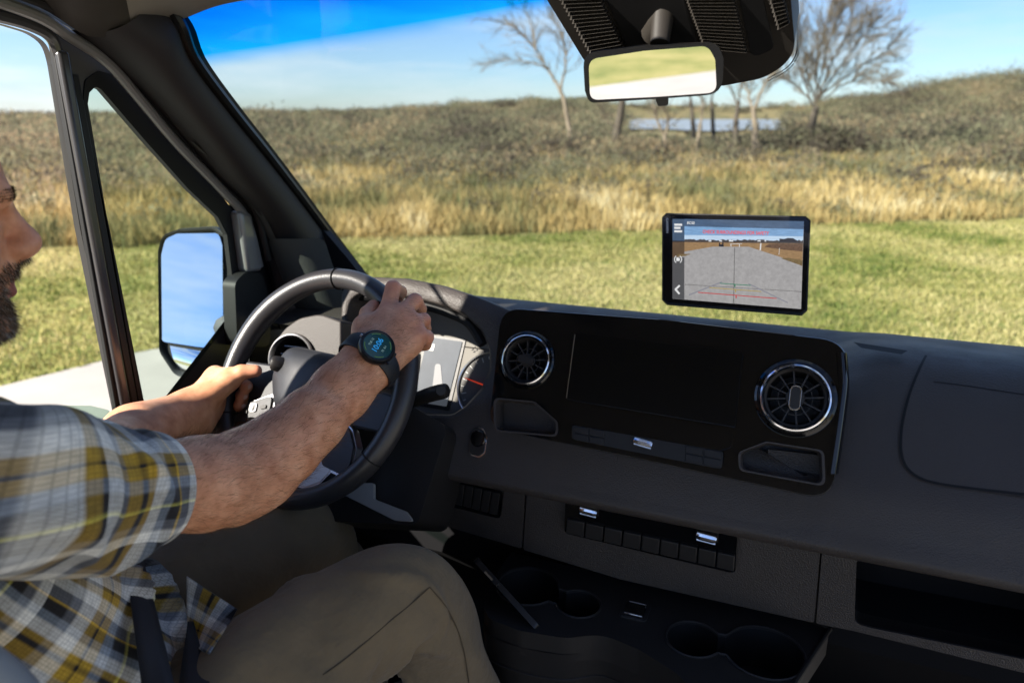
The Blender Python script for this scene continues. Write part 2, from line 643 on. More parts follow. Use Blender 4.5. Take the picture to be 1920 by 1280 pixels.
ML_lawn = leaf_mat('lawn_blades', [(0.0, (0.065, 0.105, 0.022)), (0.35, (0.17, 0.195, 0.048)), (0.6, (0.345, 0.305, 0.105)), (1.0, (0.48, 0.405, 0.19))])
ML_dry = leaf_mat('dry_grass', [(0.0, (0.11, 0.14, 0.055)), (0.3, (0.22, 0.20, 0.09)), (0.55, (0.42, 0.30, 0.12)), (0.8, (0.56, 0.42, 0.19)), (1.0, (0.66, 0.58, 0.38))])
ML_shrub = leaf_mat('scrub', [(0.0, (0.10, 0.08, 0.062)), (0.2, (0.155, 0.125, 0.09)), (0.4, (0.20, 0.19, 0.11)), (0.62, (0.27, 0.25, 0.15)), (0.8, (0.32, 0.245, 0.155)), (1.0, (0.40, 0.295, 0.17))], 0.5)

def blades(P, h, w, lean, tone, rs):
    """one bent triangle pair per blade: P (n,3)"""
    n = len(P)
    a = rs.uniform(0, 2 * math.pi, n)
    c, s = np.cos(a), np.sin(a)
    side = np.stack([c, s, np.zeros(n)], 1) * (w / 2)[:, None]
    la = rs.uniform(0, 2 * math.pi, n)
    ld = np.stack([np.cos(la), np.sin(la), np.zeros(n)], 1) * (lean * h)[:, None]
    mid = P + np.array([0, 0, 0.6]) * h[:, None] + ld * 0.35
    tip = P + np.array([0, 0, 1.0]) * h[:, None] + ld
    Vv = np.stack([P - side, P + side, mid + side * 0.7, mid - side * 0.7, tip], 1).reshape(-1, 3)
    b = np.arange(n)[:, None] * 5
    T = np.concatenate([b + [0, 1, 2], b + [0, 2, 3], b + [3, 2, 4]], 1).reshape(-1, 3)
    return Vv, T, np.repeat(tone, 5)

# ---- mown lawn
rs1 = np.random.default_rng(3)
n = 200000
r_ = rs1.uniform(3.5, 20.0, n) ** 1.0
a_ = np.radians(rs1.uniform(-68, 24, n))
x, y = r_ * np.sin(a_), r_ * np.cos(a_)
k1 = ~in_pad(x + 0.03 * np.sin(y * 11), y + 0.03 * np.sin(x * 9))
k2 = (x * LN.x + y * LN.y) < L0 + 0.5 * (vnoise(x, y, 2.0, 8) - 0.4)
k = k1 & k2
x, y, r_ = x[k], y[k], r_[k]
tn = np.clip(0.655 + 0.85 * (vnoise(x, y, 3.4, 21) - 0.5) + 0.40 * (vnoise(x, y, 0.8, 5) - 0.5) + rs1.normal(0, 0.15, len(x)), 0, 1)
h = rs1.uniform(0.02, 0.05, len(x)) * (0.75 + 0.6 * vnoise(x, y, 0.9, 31))
w = rs1.uniform(0.007, 0.013, len(x)) * (0.7 + r_ / 9)
Vv, T, tt = blades(np.stack([x, y, np.full_like(x, GZ)], 1), h, w, rs1.uniform(0.2, 1.1, len(x)), tn, rs1)
lawn = raw_mesh('lawn_grass', Vv, T, ML_lawn, cols=tt)
tag(lawn, 'short yellow green mown lawn in front of the van', 'grass', kind='stuff')

# ---- tall dry grass
rs2 = np.random.default_rng(5)
n = 180000
r_ = 12.0 + 34 * rs2.uniform(0, 1, n) ** 1.35
a_ = np.radians(rs2.uniform(-70, 26, n))
x, y = r_ * np.sin(a_), r_ * np.cos(a_)
dd = (x * LN.x + y * LN.y) - L0
cl = vnoise(x, y, 3.2, 77)
cl2 = vnoise(x, y, 9.0, 78)
k = (dd > 0.4 * (vnoise(x, y, 1.4, 8) - 0.3)) & (rs2.uniform(0, 1, n) < 0.35 + 0.9 * cl)
x, y, r_, dd, cl, cl2 = x[k], y[k], r_[k], dd[k], cl[k], cl2[k]
h = (0.12 + 0.34 * np.clip(cl, 0, 1) + 0.25 * vnoise(x, y, 0.7, 14)) * rs2.uniform(0.55, 1.1, len(x)) * np.clip(0.55 + dd / 4.5, 0.5, 1.0)
tn = np.clip(0.56 + 0.75 * (vnoise(x, y, 6.5, 79) - 0.5) + 0.40 * (vnoise(x, y, 1.6, 80) - 0.5) + rs2.normal(0, 0.10, len(x)) - 0.10 * (cl2 > 0.62), 0, 1)
w = rs2.uniform(0.012, 0.03, len(x)) * (0.5 + r_ / 24)
Vv, T, tt = blades(np.stack([x, y, ground_z(x, y)], 1), h, w, rs2.uniform(0.1, 0.55, len(x)), tn, rs2)
tall = raw_mesh('tall_grass', Vv, T, ML_dry, cols=tt)
tag(tall, 'tall tawny dry grass growing beyond the mown lawn', 'grass', kind='stuff')

# ---- scrub: many leafy, twiggy clumps
def clumps(C, rad, hgt, per, size, tone, rs, upright=0.0):
    n = len(C)
    tot = n * per
    u = rs.normal(0, 1, (n, per, 3))
    u /= np.linalg.norm(u, axis=2, keepdims=True)
    rr = rs.uniform(0.15, 1.0, (n, per, 1)) ** 0.55
    p = u * rr
    lump = 1 + 0.35 * np.sin(u[..., 0:1] * 5 + np.arange(n)[:, None, None]) * np.cos(u[..., 2:3] * 4 + 1.7 * np.arange(n)[:, None, None])
    p = p * lump
    c = C[:, None, :] + np.stack([p[..., 0] * rad[:, None], p[..., 1] * rad[:, None], (p[..., 2] * 0.55 + 0.45) * hgt[:, None]], -1)
    c = c.reshape(-1, 3)
    sz = (np.repeat(size, per) * rs.uniform(0.5, 1.3, tot))[:, None]
    d1 = rs.normal(0, 1, (tot, 3)); d1[:, 2] += upright
    d1 /= np.linalg.norm(d1, axis=1, keepdims=True)
    d2 = np.cross(d1, rs.normal(0, 1, (tot, 3)))
    d2 /= np.linalg.norm(d2, axis=1, keepdims=True) + 1e-9
    Vv = np.stack([c - d1 * sz, c + d2 * sz * 0.5, c + d1 * sz], 1).reshape(-1, 3)
    T = np.arange(tot * 3).reshape(-1, 3)
    tt = np.clip(np.repeat(tone, per) + rs.normal(0, 0.05, tot), 0, 1)
    return Vv, T, np.repeat(tt, 3)
rs3 = np.random.default_rng(9)
n = 3600
r_ = 15 + 99 * rs3.uniform(0, 1, n) ** 1.25
a_ = np.radians(rs3.uniform(-72, 28, n))
x, y = r_ * np.sin(a_), r_ * np.cos(a_)
dd = (x * LN.x + y * LN.y) - L0
dens = vnoise(x, y, 10.0, 55)
k = (dd > 0.5) & (rs3.uniform(0, 1, n) < np.clip((dd + 1) / 11, 0.22, 1) * (0.35 + 1.0 * dens))
x, y, r_, a_, dd = x[k], y[k], r_[k], a_[k], dd[k]
hg = rs3.uniform(0.5, 1.35, len(x)) * np.interp(dd, [0, 6, 20, 60], [0.36, 0.62, 1.15, 1.5]) * (0.6 + 0.8 * vnoise(x, y, 13.0, 66))
lake_s = (a_ > LAKE_A[0] - 0.015) & (a_ < LAKE_A[1] + 0.01)
top_lim = -np.tan(np.radians(1.62)) * r_ - GZ
hg = np.where(lake_s & (r_ > 33), np.minimum(hg, np.maximum(top_lim, 0.1)), hg)
C = np.stack([x, y, ground_z(x, y) - 0.08], 1)
tone = np.clip(0.50 + 1.3 * (vnoise(x, y, 9.0, 91) - 0.5) + rs3.normal(0, 0.20, len(x)), 0, 1)
Vv, T, tt = clumps(C, hg * rs3.uniform(0.8, 1.7, len(x)), hg, 195, 0.045 + 0.0022 * r_, tone, rs3, 1.1)
# thickets round the feet of the trees
TK = [(1512, 262, 33, 1.5, 14), (1440, 270, 32, 1.0, 8), (1560, 262, 34, 1.2, 8), (1150, 292, 31, 0.8, 6), (1250, 300, 30, 0.7, 5), (1080, 285, 36, 0.8, 6), (1330, 285, 33, 0.7, 6), (1390, 280, 33, 0.9, 8), (880, 268, 38, 1.0, 6)]
tc0, th0, tt0 = [], [], []
for (px_, py_, d_, hh_, n_) in TK:
    b_ = at(px_, py_, d_)
    for _ in range(n_):
        q_ = b_ + Vector((rs3.normal(0, 1.1), rs3.normal(0, 1.1), 0))
        tc0.append((q_.x, q_.y, GZ)); th0.append(hh_ * rs3.uniform(0.6, 1.2)); tt0.append(rs3.uniform(0.05, 0.34))
tc0, th0, tt0 = np.array(tc0), np.array(th0), np.array(tt0)
Va, Ta, tta = clumps(tc0, th0 * 0.8, th0, 260, np.full(len(th0), 0.16), tt0, rs3, 1.6)
Ta = Ta + len(Vv)
Vv, T, tt = np.vstack([Vv, Va]), np.vstack([T, Ta]), np.concatenate([tt, tta])
scrub = raw_mesh('scrub', Vv, T, ML_shrub, cols=tt)
tag(scrub, 'grey green and brown scrub filling the middle distance', 'shrubs', kind='stuff')

# ---- far wooded rise
rs4 = np.random.default_rng(19)
n = 3600
r_ = rs4.uniform(115, 235, n)
a_ = np.radians(rs4.uniform(-75, 30, n))
x, y = r_ * np.sin(a_), r_ * np.cos(a_)
lake_s = (a_ > LAKE_A[0]) & (a_ < LAKE_A[1]) & (r_ < 218)
x, y, r_, a_ = x[~lake_s], y[~lake_s], r_[~lake_s], a_[~lake_s]
hg = rs4.uniform(0.6, 2.0, len(x)) * (0.5 + 1.0 * vnoise(x, y, 30, 12)) * np.interp(np.degrees(a_), [-60, -30, 0, 10], [0.9, 1.0, 1.3, 1.9])
C = np.stack([x, y, ground_z(x, y) - 0.2], 1)
tone = np.clip(0.42 + 1.1 * (vnoise(x, y, 22.0, 17) - 0.5) + rs4.normal(0, 0.20, len(x)), 0, 1)
Vv, T, tt = clumps(C, hg * rs4.uniform(0.9, 1.8, len(x)), hg, 145, np.full(len(x), 0.29), tone, rs4, 0.6)
wood = raw_mesh('far_wood', Vv, T, ML_shrub, cols=tt)
tag(wood, 'far olive brown woodland along the skyline', 'woodland', kind='stuff')

# ---- pond glinting between the trees
lk = []
for f in np.linspace(0, 1, 30):
    a = LAKE_A[0] + (LAKE_A[1] - LAKE_A[0]) * f
    lk.append((a, 84 + 5 * math.sin(f * 9), 215))
Vl = [(r * math.sin(a), r * math.cos(a), GZ + 0.16) for a, r, _ in lk] + [(r * math.sin(a), r * math.cos(a), GZ + 0.16) for a, _, r in lk]
nn = len(lk)
MT['water'] = mat('pond_water', (0.30, 0.315, 0.33), 0.45, spec=0.6)
pond = mesh('water', Vl, [(i, i + 1, nn + i + 1, nn + i) for i in range(nn - 1)], MT['water'])
tag(pond, kind='structure')

# ---- bare winter trees
MT['bark'] = mat('pale_bark', (0.22, 0.17, 0.122), 0.9, grain=0.8, gscale=14, gdist=0.02, vary=0.4, vscale=3, spec=0.1)
MT['bark_dark'] = mat('dark_bark', (0.10, 0.08, 0.062), 0.9, grain=0.8, gscale=14, gdist=0.02, vary=0.4, vscale=3, spec=0.1)
MT['twig'] = mat('twigs', (0.19, 0.15, 0.108), 0.9, vary=0.3, vscale=1.5, spec=0.1)
class TreeMesh:
    def __init__(s): s.V, s.F = [], []
    def tube(s, pts, r0, r1, n):
        P, Tn, N = frames_along(pts)
        base = len(s.V)
        m = len(P)
        for i, p in enumerate(P):
            r = r0 + (r1 - r0) * i / (m - 1)
            b = Tn[i].cross(N[i])
            for j in range(n):
                a = 2 * math.pi * j / n
                s.V.append(tuple(p + (N[i] * math.cos(a) + b * math.sin(a)) * r))
        for i in range(m - 1):
            for j in range(n):
                k = (j + 1) % n
                s.F.append((base + i * n + j, base + i * n + k, base + (i + 1) * n + k, base + (i + 1) * n + j))
    def build(s, name, m, parent):
        return raw_mesh(name, s.V, s.F, m, parent, smooth=True)
def wob(rn, a): return Vector((rn.uniform(-a, a), rn.uniform(-a, a), rn.uniform(-a, a)))
def grow(tw, rn, p, d, L, r, depth, spread, upb):
    """a wandering branch with side shoots"""
    pts = [p]
    n = 5 if depth > 1 else 4
    dd_ = d.normalized()
    for i in range(n):
        dd_ = (dd_ + wob(rn, 0.20) + Vector((0, 0, upb))).normalized()
        pts.append(pts[-1] + dd_ * (L / n))
    tw.tube(pts, r, max(r * 0.35, 0.006), 5 if r > 0.03 else 3)
    if depth <= 0: return
    for k in range(rn.randint(4, 6) if depth > 1 else rn.randint(4, 6)):
        i = rn.randint(1, n)
        b = pts[i]
        nd = (dd_ + wob(rn, spread)).normalized()
        grow(tw, rn, b, nd, L * rn.uniform(0.42, 0.72), max(r * 0.5, 0.007), depth - 1, spread, upb)
def bare_tree(label, d, trunk_px, r0, limbs, seed, bark, depth=2, spread=0.75, twig_l=0.30, upb=0.03, lk_=0.72, group='bare trees beyond the dry grass'):
    """trunk_px: pixels along the trunk at distance d; limbs: lists of pixels for the main boughs"""
    rn = random.Random(seed)
    base = at(trunk_px[0][0], trunk_px[0][1], d)
    gz = float(ground_z(np.array([base.x]), np.array([base.y]))[0])
    foot = Vector((base.x, base.y, gz - 0.1))
    t = empty('bare_tree', foot, label, 'tree', group)
    tr = TreeMesh()
    tw = TreeMesh()
    tp_ = vspline([foot] + [at(a, b, d) for a, b in trunk_px], 4 * len(trunk_px))
    tp_ = [p + wob(rn, r0 * 0.12) for p in tp_]
    tr.tube(tp_, r0 * 1.25, r0 * 0.6, 9)
    mpp = d / FPX
    for (pl, rr) in limbs:
        dj = rn.uniform(-0.5, 0.5)
        lp_ = vspline([at(a, b, d + dj * i / len(pl)) for i, (a, b) in enumerate(pl)], 5 * len(pl))
        lp_ = [lp_[0]] + [p + wob(rn, rr * 0.5) for p in lp_[1:]]
        rr *= lk_
        tr.tube(lp_, rr, rr * 0.3, 6)
        tot = sum((lp_[i + 1] - lp_[i]).length for i in range(len(lp_) - 1))
        for i in range(2, len(lp_)):
            for _ in range(2 if i > len(lp_) * 0.35 else 1):
                dr = (lp_[i] - lp_[i - 1]).normalized()
                nd = (dr + wob(rn, spread)).normalized()
                grow(tw, rn, lp_[i], nd, tot * twig_l * rn.uniform(0.6, 1.2), max(rr * 0.30, 0.012), depth, spread * 0.7, upb)
    tr.build('trunk', bark, t)
    tw.build('crown', MT['twig'], t)
    return t
bare_tree('slender bare tree forking into three boughs left of the interior mirror', 36, [(1076, 285), (1066, 235), (1058, 190), (1048, 165)], 0.125,
          [([(1048, 165), (1030, 135), (1005, 95), (975, 60), (938, 38)], 0.10), ([(1025, 128), (990, 116), (950, 112), (915, 118)], 0.055), ([(1005, 95), (1000, 60), (985, 20), (960, -30)], 0.06),
           ([(1052, 170), (1060, 120), (1058, 80), (1040, 40), (1030, -10)], 0.09), ([(1060, 110), (1070, 80), (1085, 50)], 0.05)], 1, MT['bark'], depth=1, twig_l=0.24)
fan = [([(1530, 195), (1515, 150), (1505, 100), (1490, 50)], 0.10), ([(1532, 190), (1530, 140), (1540, 80), (1555, 30)], 0.11), ([(1536, 185), (1555, 130), (1585, 70), (1605, 30)], 0.11),
       ([(1540, 180), (1575, 125), (1615, 75), (1640, 50)], 0.10), ([(1543, 175), (1585, 145), (1630, 115), (1665, 95)], 0.09), ([(1535, 185), (1545, 110), (1570, 40), (1580, 8)], 0.09),
       ([(1525, 200), (1500, 165), (1475, 150), (1455, 140)], 0.08), ([(1545, 185), (1580, 160), (1620, 150), (1655, 150)], 0.07), ([(1520, 190), (1500, 130), (1480, 90), (1470, 60)], 0.08)]
bare_tree('wide fan-shaped bare tree right of the interior mirror', 33, [(1512, 290), (1520, 250), (1530, 200)], 0.22, fan, 2, MT['bark_dark'], depth=2, twig_l=0.28, spread=0.6, lk_=0.55)
bare_tree('bare trunk leaning right directly below the left half of the interior mirror', 31, [(1148, 300), (1155, 260), (1165, 200), (1168, 170)], 0.19, [([(1168, 175), (1150, 120), (1130, 70)], 0.09), ([(1168, 175), (1185, 130), (1195, 80)], 0.08), ([(1158, 250), (1140, 225), (1125, 200)], 0.04)], 3, MT['bark_dark'], depth=1)
bare_tree('crooked forked bare tree below the mirror tab', 30, [(1255, 320), (1252, 285), (1245, 255)], 0.13, [([(1245, 255), (1232, 225), (1225, 190), (1215, 140)], 0.09), ([(1247, 258), (1252, 225), (1243, 190), (1240, 120)], 0.09)], 4, MT['bark'], depth=1)
bare_tree('thin pale leaning trunk among the scrub right of the mirror tab', 29, [(1303, 312), (1308, 270), (1313, 232)], 0.10, [([(1313, 232), (1318, 200), (1312, 160)], 0.06)], 5, MT['bark'], depth=1)
bare_tree('dark slim trunk below the right end of the interior mirror', 34, [(1300, 290), (1300, 240), (1295, 190)], 0.13, [([(1295, 190), (1285, 150), (1280, 100)], 0.07)], 6, MT['bark_dark'], depth=1)
bare_tree('straight dark trunk just right of the interior mirror', 35, [(1338, 280), (1337, 235), (1334, 190)], 0.12, [([(1334, 190), (1340, 150), (1345, 110)], 0.07)], 7, MT['bark_dark'], depth=1)
bare_tree('bare tree below the right corner of the sensor housing', 32, [(1380, 285), (1380, 230), (1385, 190)], 0.13, [([(1385, 190), (1390, 160), (1400, 120)], 0.06), ([(1384, 200), (1370, 165), (1360, 130)], 0.06)], 8, MT['bark_dark'], depth=1)
bare_tree('pale forked bare tree between the housing and the fan-shaped tree', 31, [(1416, 270), (1415, 230), (1412, 205)], 0.14, [([(1412, 205), (1405, 180), (1398, 160), (1392, 130)], 0.08), ([(1414, 208), (1425, 175), (1442, 145), (1455, 110)], 0.08)], 9, MT['bark'], depth=1)
# ================================================================== the van
van = empty('delivery_van', (-0.2, 0.0, GZ), 'dark interior cab of a delivery van seen from behind the front seats', 'van')

# ---- windshield surface: y as a function of (x, z)
def ws_y(x, z):
    return 1.51 - 1.13 * (z + 0.372) + 0.09 * (1 - ((x + 0.2) / 0.8) ** 2)

WE_PX = [(345, 45), (372, 112), (440, 205), (500, 280), (560, 358), (620, 438), (690, 528)]
WE = [at_x(px, py, -0.90 - 0.10 * i / 6) for i, (px, py) in enumerate(WE_PX)]
def ws_row(L, n=25, off=0.0):
    xr = -0.4 - L.x
    return [Vector((x, L.y + 0.09 * (1 - ((x + 0.2) / (L.x + 0.2)) ** 2) + off, L.z)) for x in np.linspace(L.x, xr, n)]
rows = [ws_row(WE[0] + Vector((0.02, -0.12, 0.10)))] + [ws_row(p) for p in vspline(WE, 14)] + [ws_row(WE[-1] + Vector((0, 0.06, -0.06)))]
gm, gnt, gtr = glass_mat('windshield_glass', (0.68, 0.745, 0.745), 0.018)
# deep blue sun band across the top of the glass
g_tc = gnt.nodes.new('ShaderNodeTexCoord')
g_sep = gnt.nodes.new('ShaderNodeSeparateXYZ')
g_ma = gnt.nodes.new('ShaderNodeMath'); g_ma.operation = 'MULTIPLY_ADD'
g_ma.inputs[1].default_value = -0.102
g_mr = gnt.nodes.new('ShaderNodeMapRange')
g_mr.interpolation_type = 'SMOOTHSTEP'
g_rp = gnt.nodes.new('ShaderNodeValToRGB')
g_rp.color_ramp.elements[0].color = (0.68, 0.745, 0.745, 1)
g_rp.color_ramp.elements[0].position = 0.0
g_rp.color_ramp.elements[1].color = (0.0, 0.20, 0.80, 1)
g_rp.color_ramp.elements[1].position = 1.0
_e = g_rp.color_ramp.elements.new(0.16)
_e.color = (0.01, 0.50, 0.95, 1)
BAND_Z0, BAND_Z1 = 0.152, 0.25
g_mr.inputs['From Min'].default_value = BAND_Z0
g_mr.inputs['From Max'].default_value = BAND_Z1
gnt.links.new(g_tc.outputs['Object'], g_sep.inputs[0])
gnt.links.new(g_sep.outputs['X'], g_ma.inputs[0])
gnt.links.new(g_sep.outputs['Z'], g_ma.inputs[2])
gnt.links.new(g_ma.outputs[0], g_mr.inputs['Value'])
gnt.links.new(g_mr.outputs[0], g_rp.inputs['Fac'])
gnt.links.new(g_rp.outputs['Color'], gtr.inputs['Color'])
windshield = loft('windshield', rows, gm, van, closed=False, angle=180)
windshield['label'] = 'curved windshield with a deep blue tint band along its top'
MT['frit'] = mat('black_frit', (0.004, 0.004, 0.004), 0.3, spec=0.3)

# ---- dashboard body
FP = Frame((0, 1.126, -0.314), (1, 0, 0), (0, 0.429, 0.903))     # plane of the centre panel and fascia
dash_prof = [(1.56, -0.44), (1.50, -0.398), (1.42, -0.375), (1.33, -0.362), (1.26, -0.359), (1.20, -0.368), (1.15, -0.392),
             (1.112, -0.423), (1.074, -0.460), (1.0405, -0.498), (1.0215, -0.535), (1.0137, -0.551), (1.0045, -0.567), (1.001, -0.577), (1.006, -0.588), (1.02, -0.594), (1.07, -0.596), (1.09, -0.60)]
prof = [tuple(p) for p in spline(dash_prof, 70)]
def dash_rows(prof, x0, x1, n):
    return [[Vector((x, y, z)) for (y, z) in prof] for x in np.linspace(x0, x1, n)]
def drop(x, y):
    f = min(1.0, max(0.0, (x - 0.02) / 0.12)); f = f * f * (3 - 2 * f)
    return 0.032 * (1 - f) * min(1.0, max(0.0, (1.50 - y) / 0.1)) * min(1.0, max(0.0, (y - 1.12) / 0.08))
dashboard = loft('dashboard', [[Vector((x, y, z - drop(x, y))) for y, z in prof] for x in list(np.linspace(0.03, 0.14, 7)) + list(np.linspace(0.2, 0.62, 6))], MT['dash'], van, closed=False, angle=60)
dashboard['label'] = 'grained charcoal dashboard with rounded front edge'
k_lip = next(i for i, p in enumerate(prof) if p[1] < -0.50)
loft('dash_edge', dash_rows(prof[k_lip - 1:], -0.565, 0.03, 6), MT['dash'], dashboard, closed=False, angle=60)
deck = [(y, z - drop(0.0, y)) for y, z in prof if y > 1.15]
loft('dash_deck', dash_rows(deck, -1.02, 0.03, 10), MT['dash'], dashboard, closed=False, angle=60)
# panel-gap groove of the passenger airbag cover, as a lid lying on the surface
def on_prof(px, py):
    r = ray(px, py)
    best = None
    for i in range(len(prof) - 1):
        (y0, z0), (y1, z1) = prof[i], prof[i + 1]
        den = r.y * (z1 - z0) - r.z * (y1 - y0)
        if abs(den) < 1e-12: continue
        t = (y0 * (z1 - z0) - z0 * (y1 - y0)) / den
        s = ((t * r.y - y0) * (y1 - y0) + (t * r.z - z0) * (z1 - z0)) / ((y1 - y0) ** 2 + (z1 - z0) ** 2)
        if 0 <= s <= 1 and t > 0 and (best is None or t < best[0]):
            best = (t, i + s, t * r.x)
    return best[2], best[1]
def prof_pt(x, s, off):
    i = min(int(s), len(prof) - 2)
    f = s - i
    a, b = prof[i], prof[i + 1]
    y, z = a[0] + (b[0] - a[0]) * f, a[1] + (b[1] - a[1]) * f
    t = Vector((0, b[0] - a[0], b[1] - a[1])).normalized()
    n = Vector((0, t.z, -t.y))
    if n.y > 0: n = -n
    return Vector((x, y, z)) + n * off
lid_px = [(1736, 669), (1718, 705), (1703, 745), (1692, 790), (1688, 830), (1692, 862), (1706, 884), (1730, 899), (1765, 908), (1830, 917), (1919, 927)]
lid_xs = [on_prof(*p) for p in lid_px]
lid_b = [tuple(q) for q in spline(lid_xs, 50)]
def lid(name, off, grow, m, par):
    rws = []
    for (x, s) in lid_b:
        rws.append((x - grow, s))
    s_end = rws[-1][1]
    V, Fs = [], []
    for (x, s) in rws:
        line = np.linspace(x, 0.60, 14)
        V += [prof_pt(xx, s, off) for xx in line]
    n = 14
    for i in range(len(rws) - 1):
        for j in range(n - 1):
            Fs.append((i * n + j, i * n + j + 1, (i + 1) * n + j + 1, (i + 1) * n + j))
    return mesh(name, V, Fs, m, par, angle=180)
lid('airbag_cover', 0.0026, -0.002, MT['dash'], dashboard)
def ribbon(name, pts_fn, pts, width, off, m, par):
    """a thin dark gap laid along a surface path given as (x, s)"""
    P = [prof_pt(x, s, off) for x, s in pts]
    V, Fs = [], []
    for i, p in enumerate(P):
        t = (P[min(i + 1, len(P) - 1)] - P[max(i - 1, 0)]).normalized()
        q = prof_pt(pts[i][0], pts[i][1], off + 0.01)
        side = t.cross((q - p).normalized())
        V += [p - side * width / 2, p + side * width / 2]
    for i in range(len(P) - 1):
        Fs.append((2 * i, 2 * i + 1, 2 * i + 3, 2 * i + 2))
    return mesh(name, V, Fs, m, par, angle=180)
ribbon('panel_gap', None, lid_b, 0.0034, 0.0029, MT['deep'], dashboard)
gr = [tuple(q) for q in spline([on_prof(*p) for p in [(1750, 718), (1800, 724), (1860, 733), (1919, 742)]], 20)]
ribbon('crease', None, gr, 0.0016, 0.0031, MT['deep'], dashboard)
# defroster slot at the foot of the windshield
slot = mesh('defroster_slot', [at_z(1600, 641, -0.350), at_z(1702, 657, -0.350), at_z(1690, 664, -0.352), at_z(1615, 652, -0.352)], [(0, 1, 2, 3)], MT['deep'], dashboard)

tube('windshield_cowl', vspline([at_y(1560, 640, 1.50), at_y(1640, 648, 1.50), at_y(1740, 660, 1.49), at_y(1830, 670, 1.47), at_y(1990, 692, 1.44)], 24), 0.010, MT['deep'], dashboard, n=8)
# ---- instrument binnacle + left fascia as one lofted shell
cl_in = FP.uvs([(651, 640), (650, 590), (656, 562), (675, 549), (720, 546), (786, 561), (831, 573), (869, 589), (899, 618), (914, 652), (915, 690), (899, 726), (869, 760), (846, 776), (794, 776), (740, 772), (690, 748), (660, 700)])
cl_out = FP.uvs([(612, 672), (630, 640), (636, 600), (636, 547), (648, 526), (690, 516), (760, 519), (830, 533), (900, 556), (958, 580), (1010, 600)]) + \
    [(0.036, -0.20), (0.036, -0.2775), (-0.30, -0.2775)] + FP.uvs([(800, 866), (795, 812), (700, 806), (640, 740)])
cc = FP.uv(790, 668)
def radial(poly, n=200):
    out = []
    for k in range(n):
        a = 2 * math.pi * k / n
        d = Vector((math.cos(a), math.sin(a)))
        best = 0
        for i in range(len(poly)):
            p, q = Vector(poly[i - 1]) - Vector(cc), Vector(poly[i]) - Vector(cc)
            e = q - p
            den = d.x * e.y - d.y * e.x
            if abs(den) < 1e-12: continue
            t = (p.x * e.y - p.y * e.x) / den
            s = (p.x * d.y - p.y * d.x) / den
            if -1e-9 <= s <= 1 + 1e-9 and t > best: best = t
        out.append((cc[0] + d.x * best, cc[1] + d.y * best))
    return out
r_in = radial(rpoly(cl_in, 0.03, 4))
r_out = radial(rpoly(cl_out, [0, .02, .02, .03, .02, .05, .1, .1, .1, .1, 0, 0, 0, 0, .01, .01, .02, .02], 5))
def lerp2(A, B, f):
    return [(a[0] + (b[0] - a[0]) * f, a[1] + (b[1] - a[1]) * f) for a, b in zip(A, B)]
def ring3(poly, w):
    return [FP.p(u, v, w) for u, v in poly]
ctr = [cc] * len(r_in)
flush = [(u > -0.05 or v < -0.262) for u, v in r_out]
def edge_ring(f, w):
    return [FP.p(*(o if fl_ else (o[0] + (cc[0] - o[0]) * f, o[1] + (cc[1] - o[1]) * f)), 0.0008 if fl_ else w) for o, fl_ in zip(r_out, flush)]
binn = loft('instrument_binnacle', [ring3(r_out, -0.16), edge_ring(0, -0.014), edge_ring(0.015, -0.004), edge_ring(0.035, 0.0),
            ring3(lerp2(r_in, r_out, 0.10), 0.0), ring3(lerp2(r_in, r_out, 0.03), -0.002), ring3(r_in, -0.009), ring3(lerp2(r_in, ctr, 0.03), -0.045), ring3(lerp2(r_in, ctr, 0.06), -0.075)], MT['dash'], van, angle=60)
binn['label'] = 'arched instrument hood behind the steering wheel'
MT['dial'] = mat('dial_face', (0.17, 0.162, 0.147), 0.6, spec=0.05, vary=0.06)
MT['dial_dark'] = mat('dial_inner', (0.11, 0.108, 0.104), 0.5, spec=0.1)
MT['white'] = mat('white_print', (0.5, 0.5, 0.48), 0.5)
MT['red'] = mat('needle_red', (0.62, 0.05, 0.02), 0.4, emit=(0.7, 0.05, 0.01), estr=0.15)
MT['lcd'] = mat('cluster_display', (0.05, 0.056, 0.066), 0.35, spec=0.05, emit=(0.3, 0.34, 0.40), estr=0.06, vary=0.15, vscale=30)
cluster = plate('instrument_cluster', FP, lerp2(r_in, ctr, 0.05), -0.078, -0.066, MT['dial'], van)
cluster['label'] = 'sunlit instrument cluster with dials and small display'
GW = -0.066
disp = FP.uvs([(803, 632), (868, 641), (838, 762), (776, 752)], GW)
plate('display_bezel', FP, rpoly(FP.uvs([(799, 627), (874, 637), (843, 770), (769, 758)], GW), 0.003), GW, GW + 0.002, MT['black'], cluster)
plate('display', FP, rpoly(disp, 0.002), GW + 0.002, GW + 0.0035, MT['lcd'], cluster)
plate('display_icon', FP, FP.uvs([(806, 645), (817, 646), (814, 658), (803, 657)], GW), GW + 0.0035, GW + 0.004, MT['white'], cluster)
MT['icon_grey'] = mat('icon_grey', (0.062, 0.066, 0.078), 0.5)
plate('display_icon', FP, rpoly(FP.uvs([(818, 682), (828, 683), (833, 740), (811, 738)], GW), 0.006), GW + 0.0035, GW + 0.0042, MT['icon_grey'], cluster)
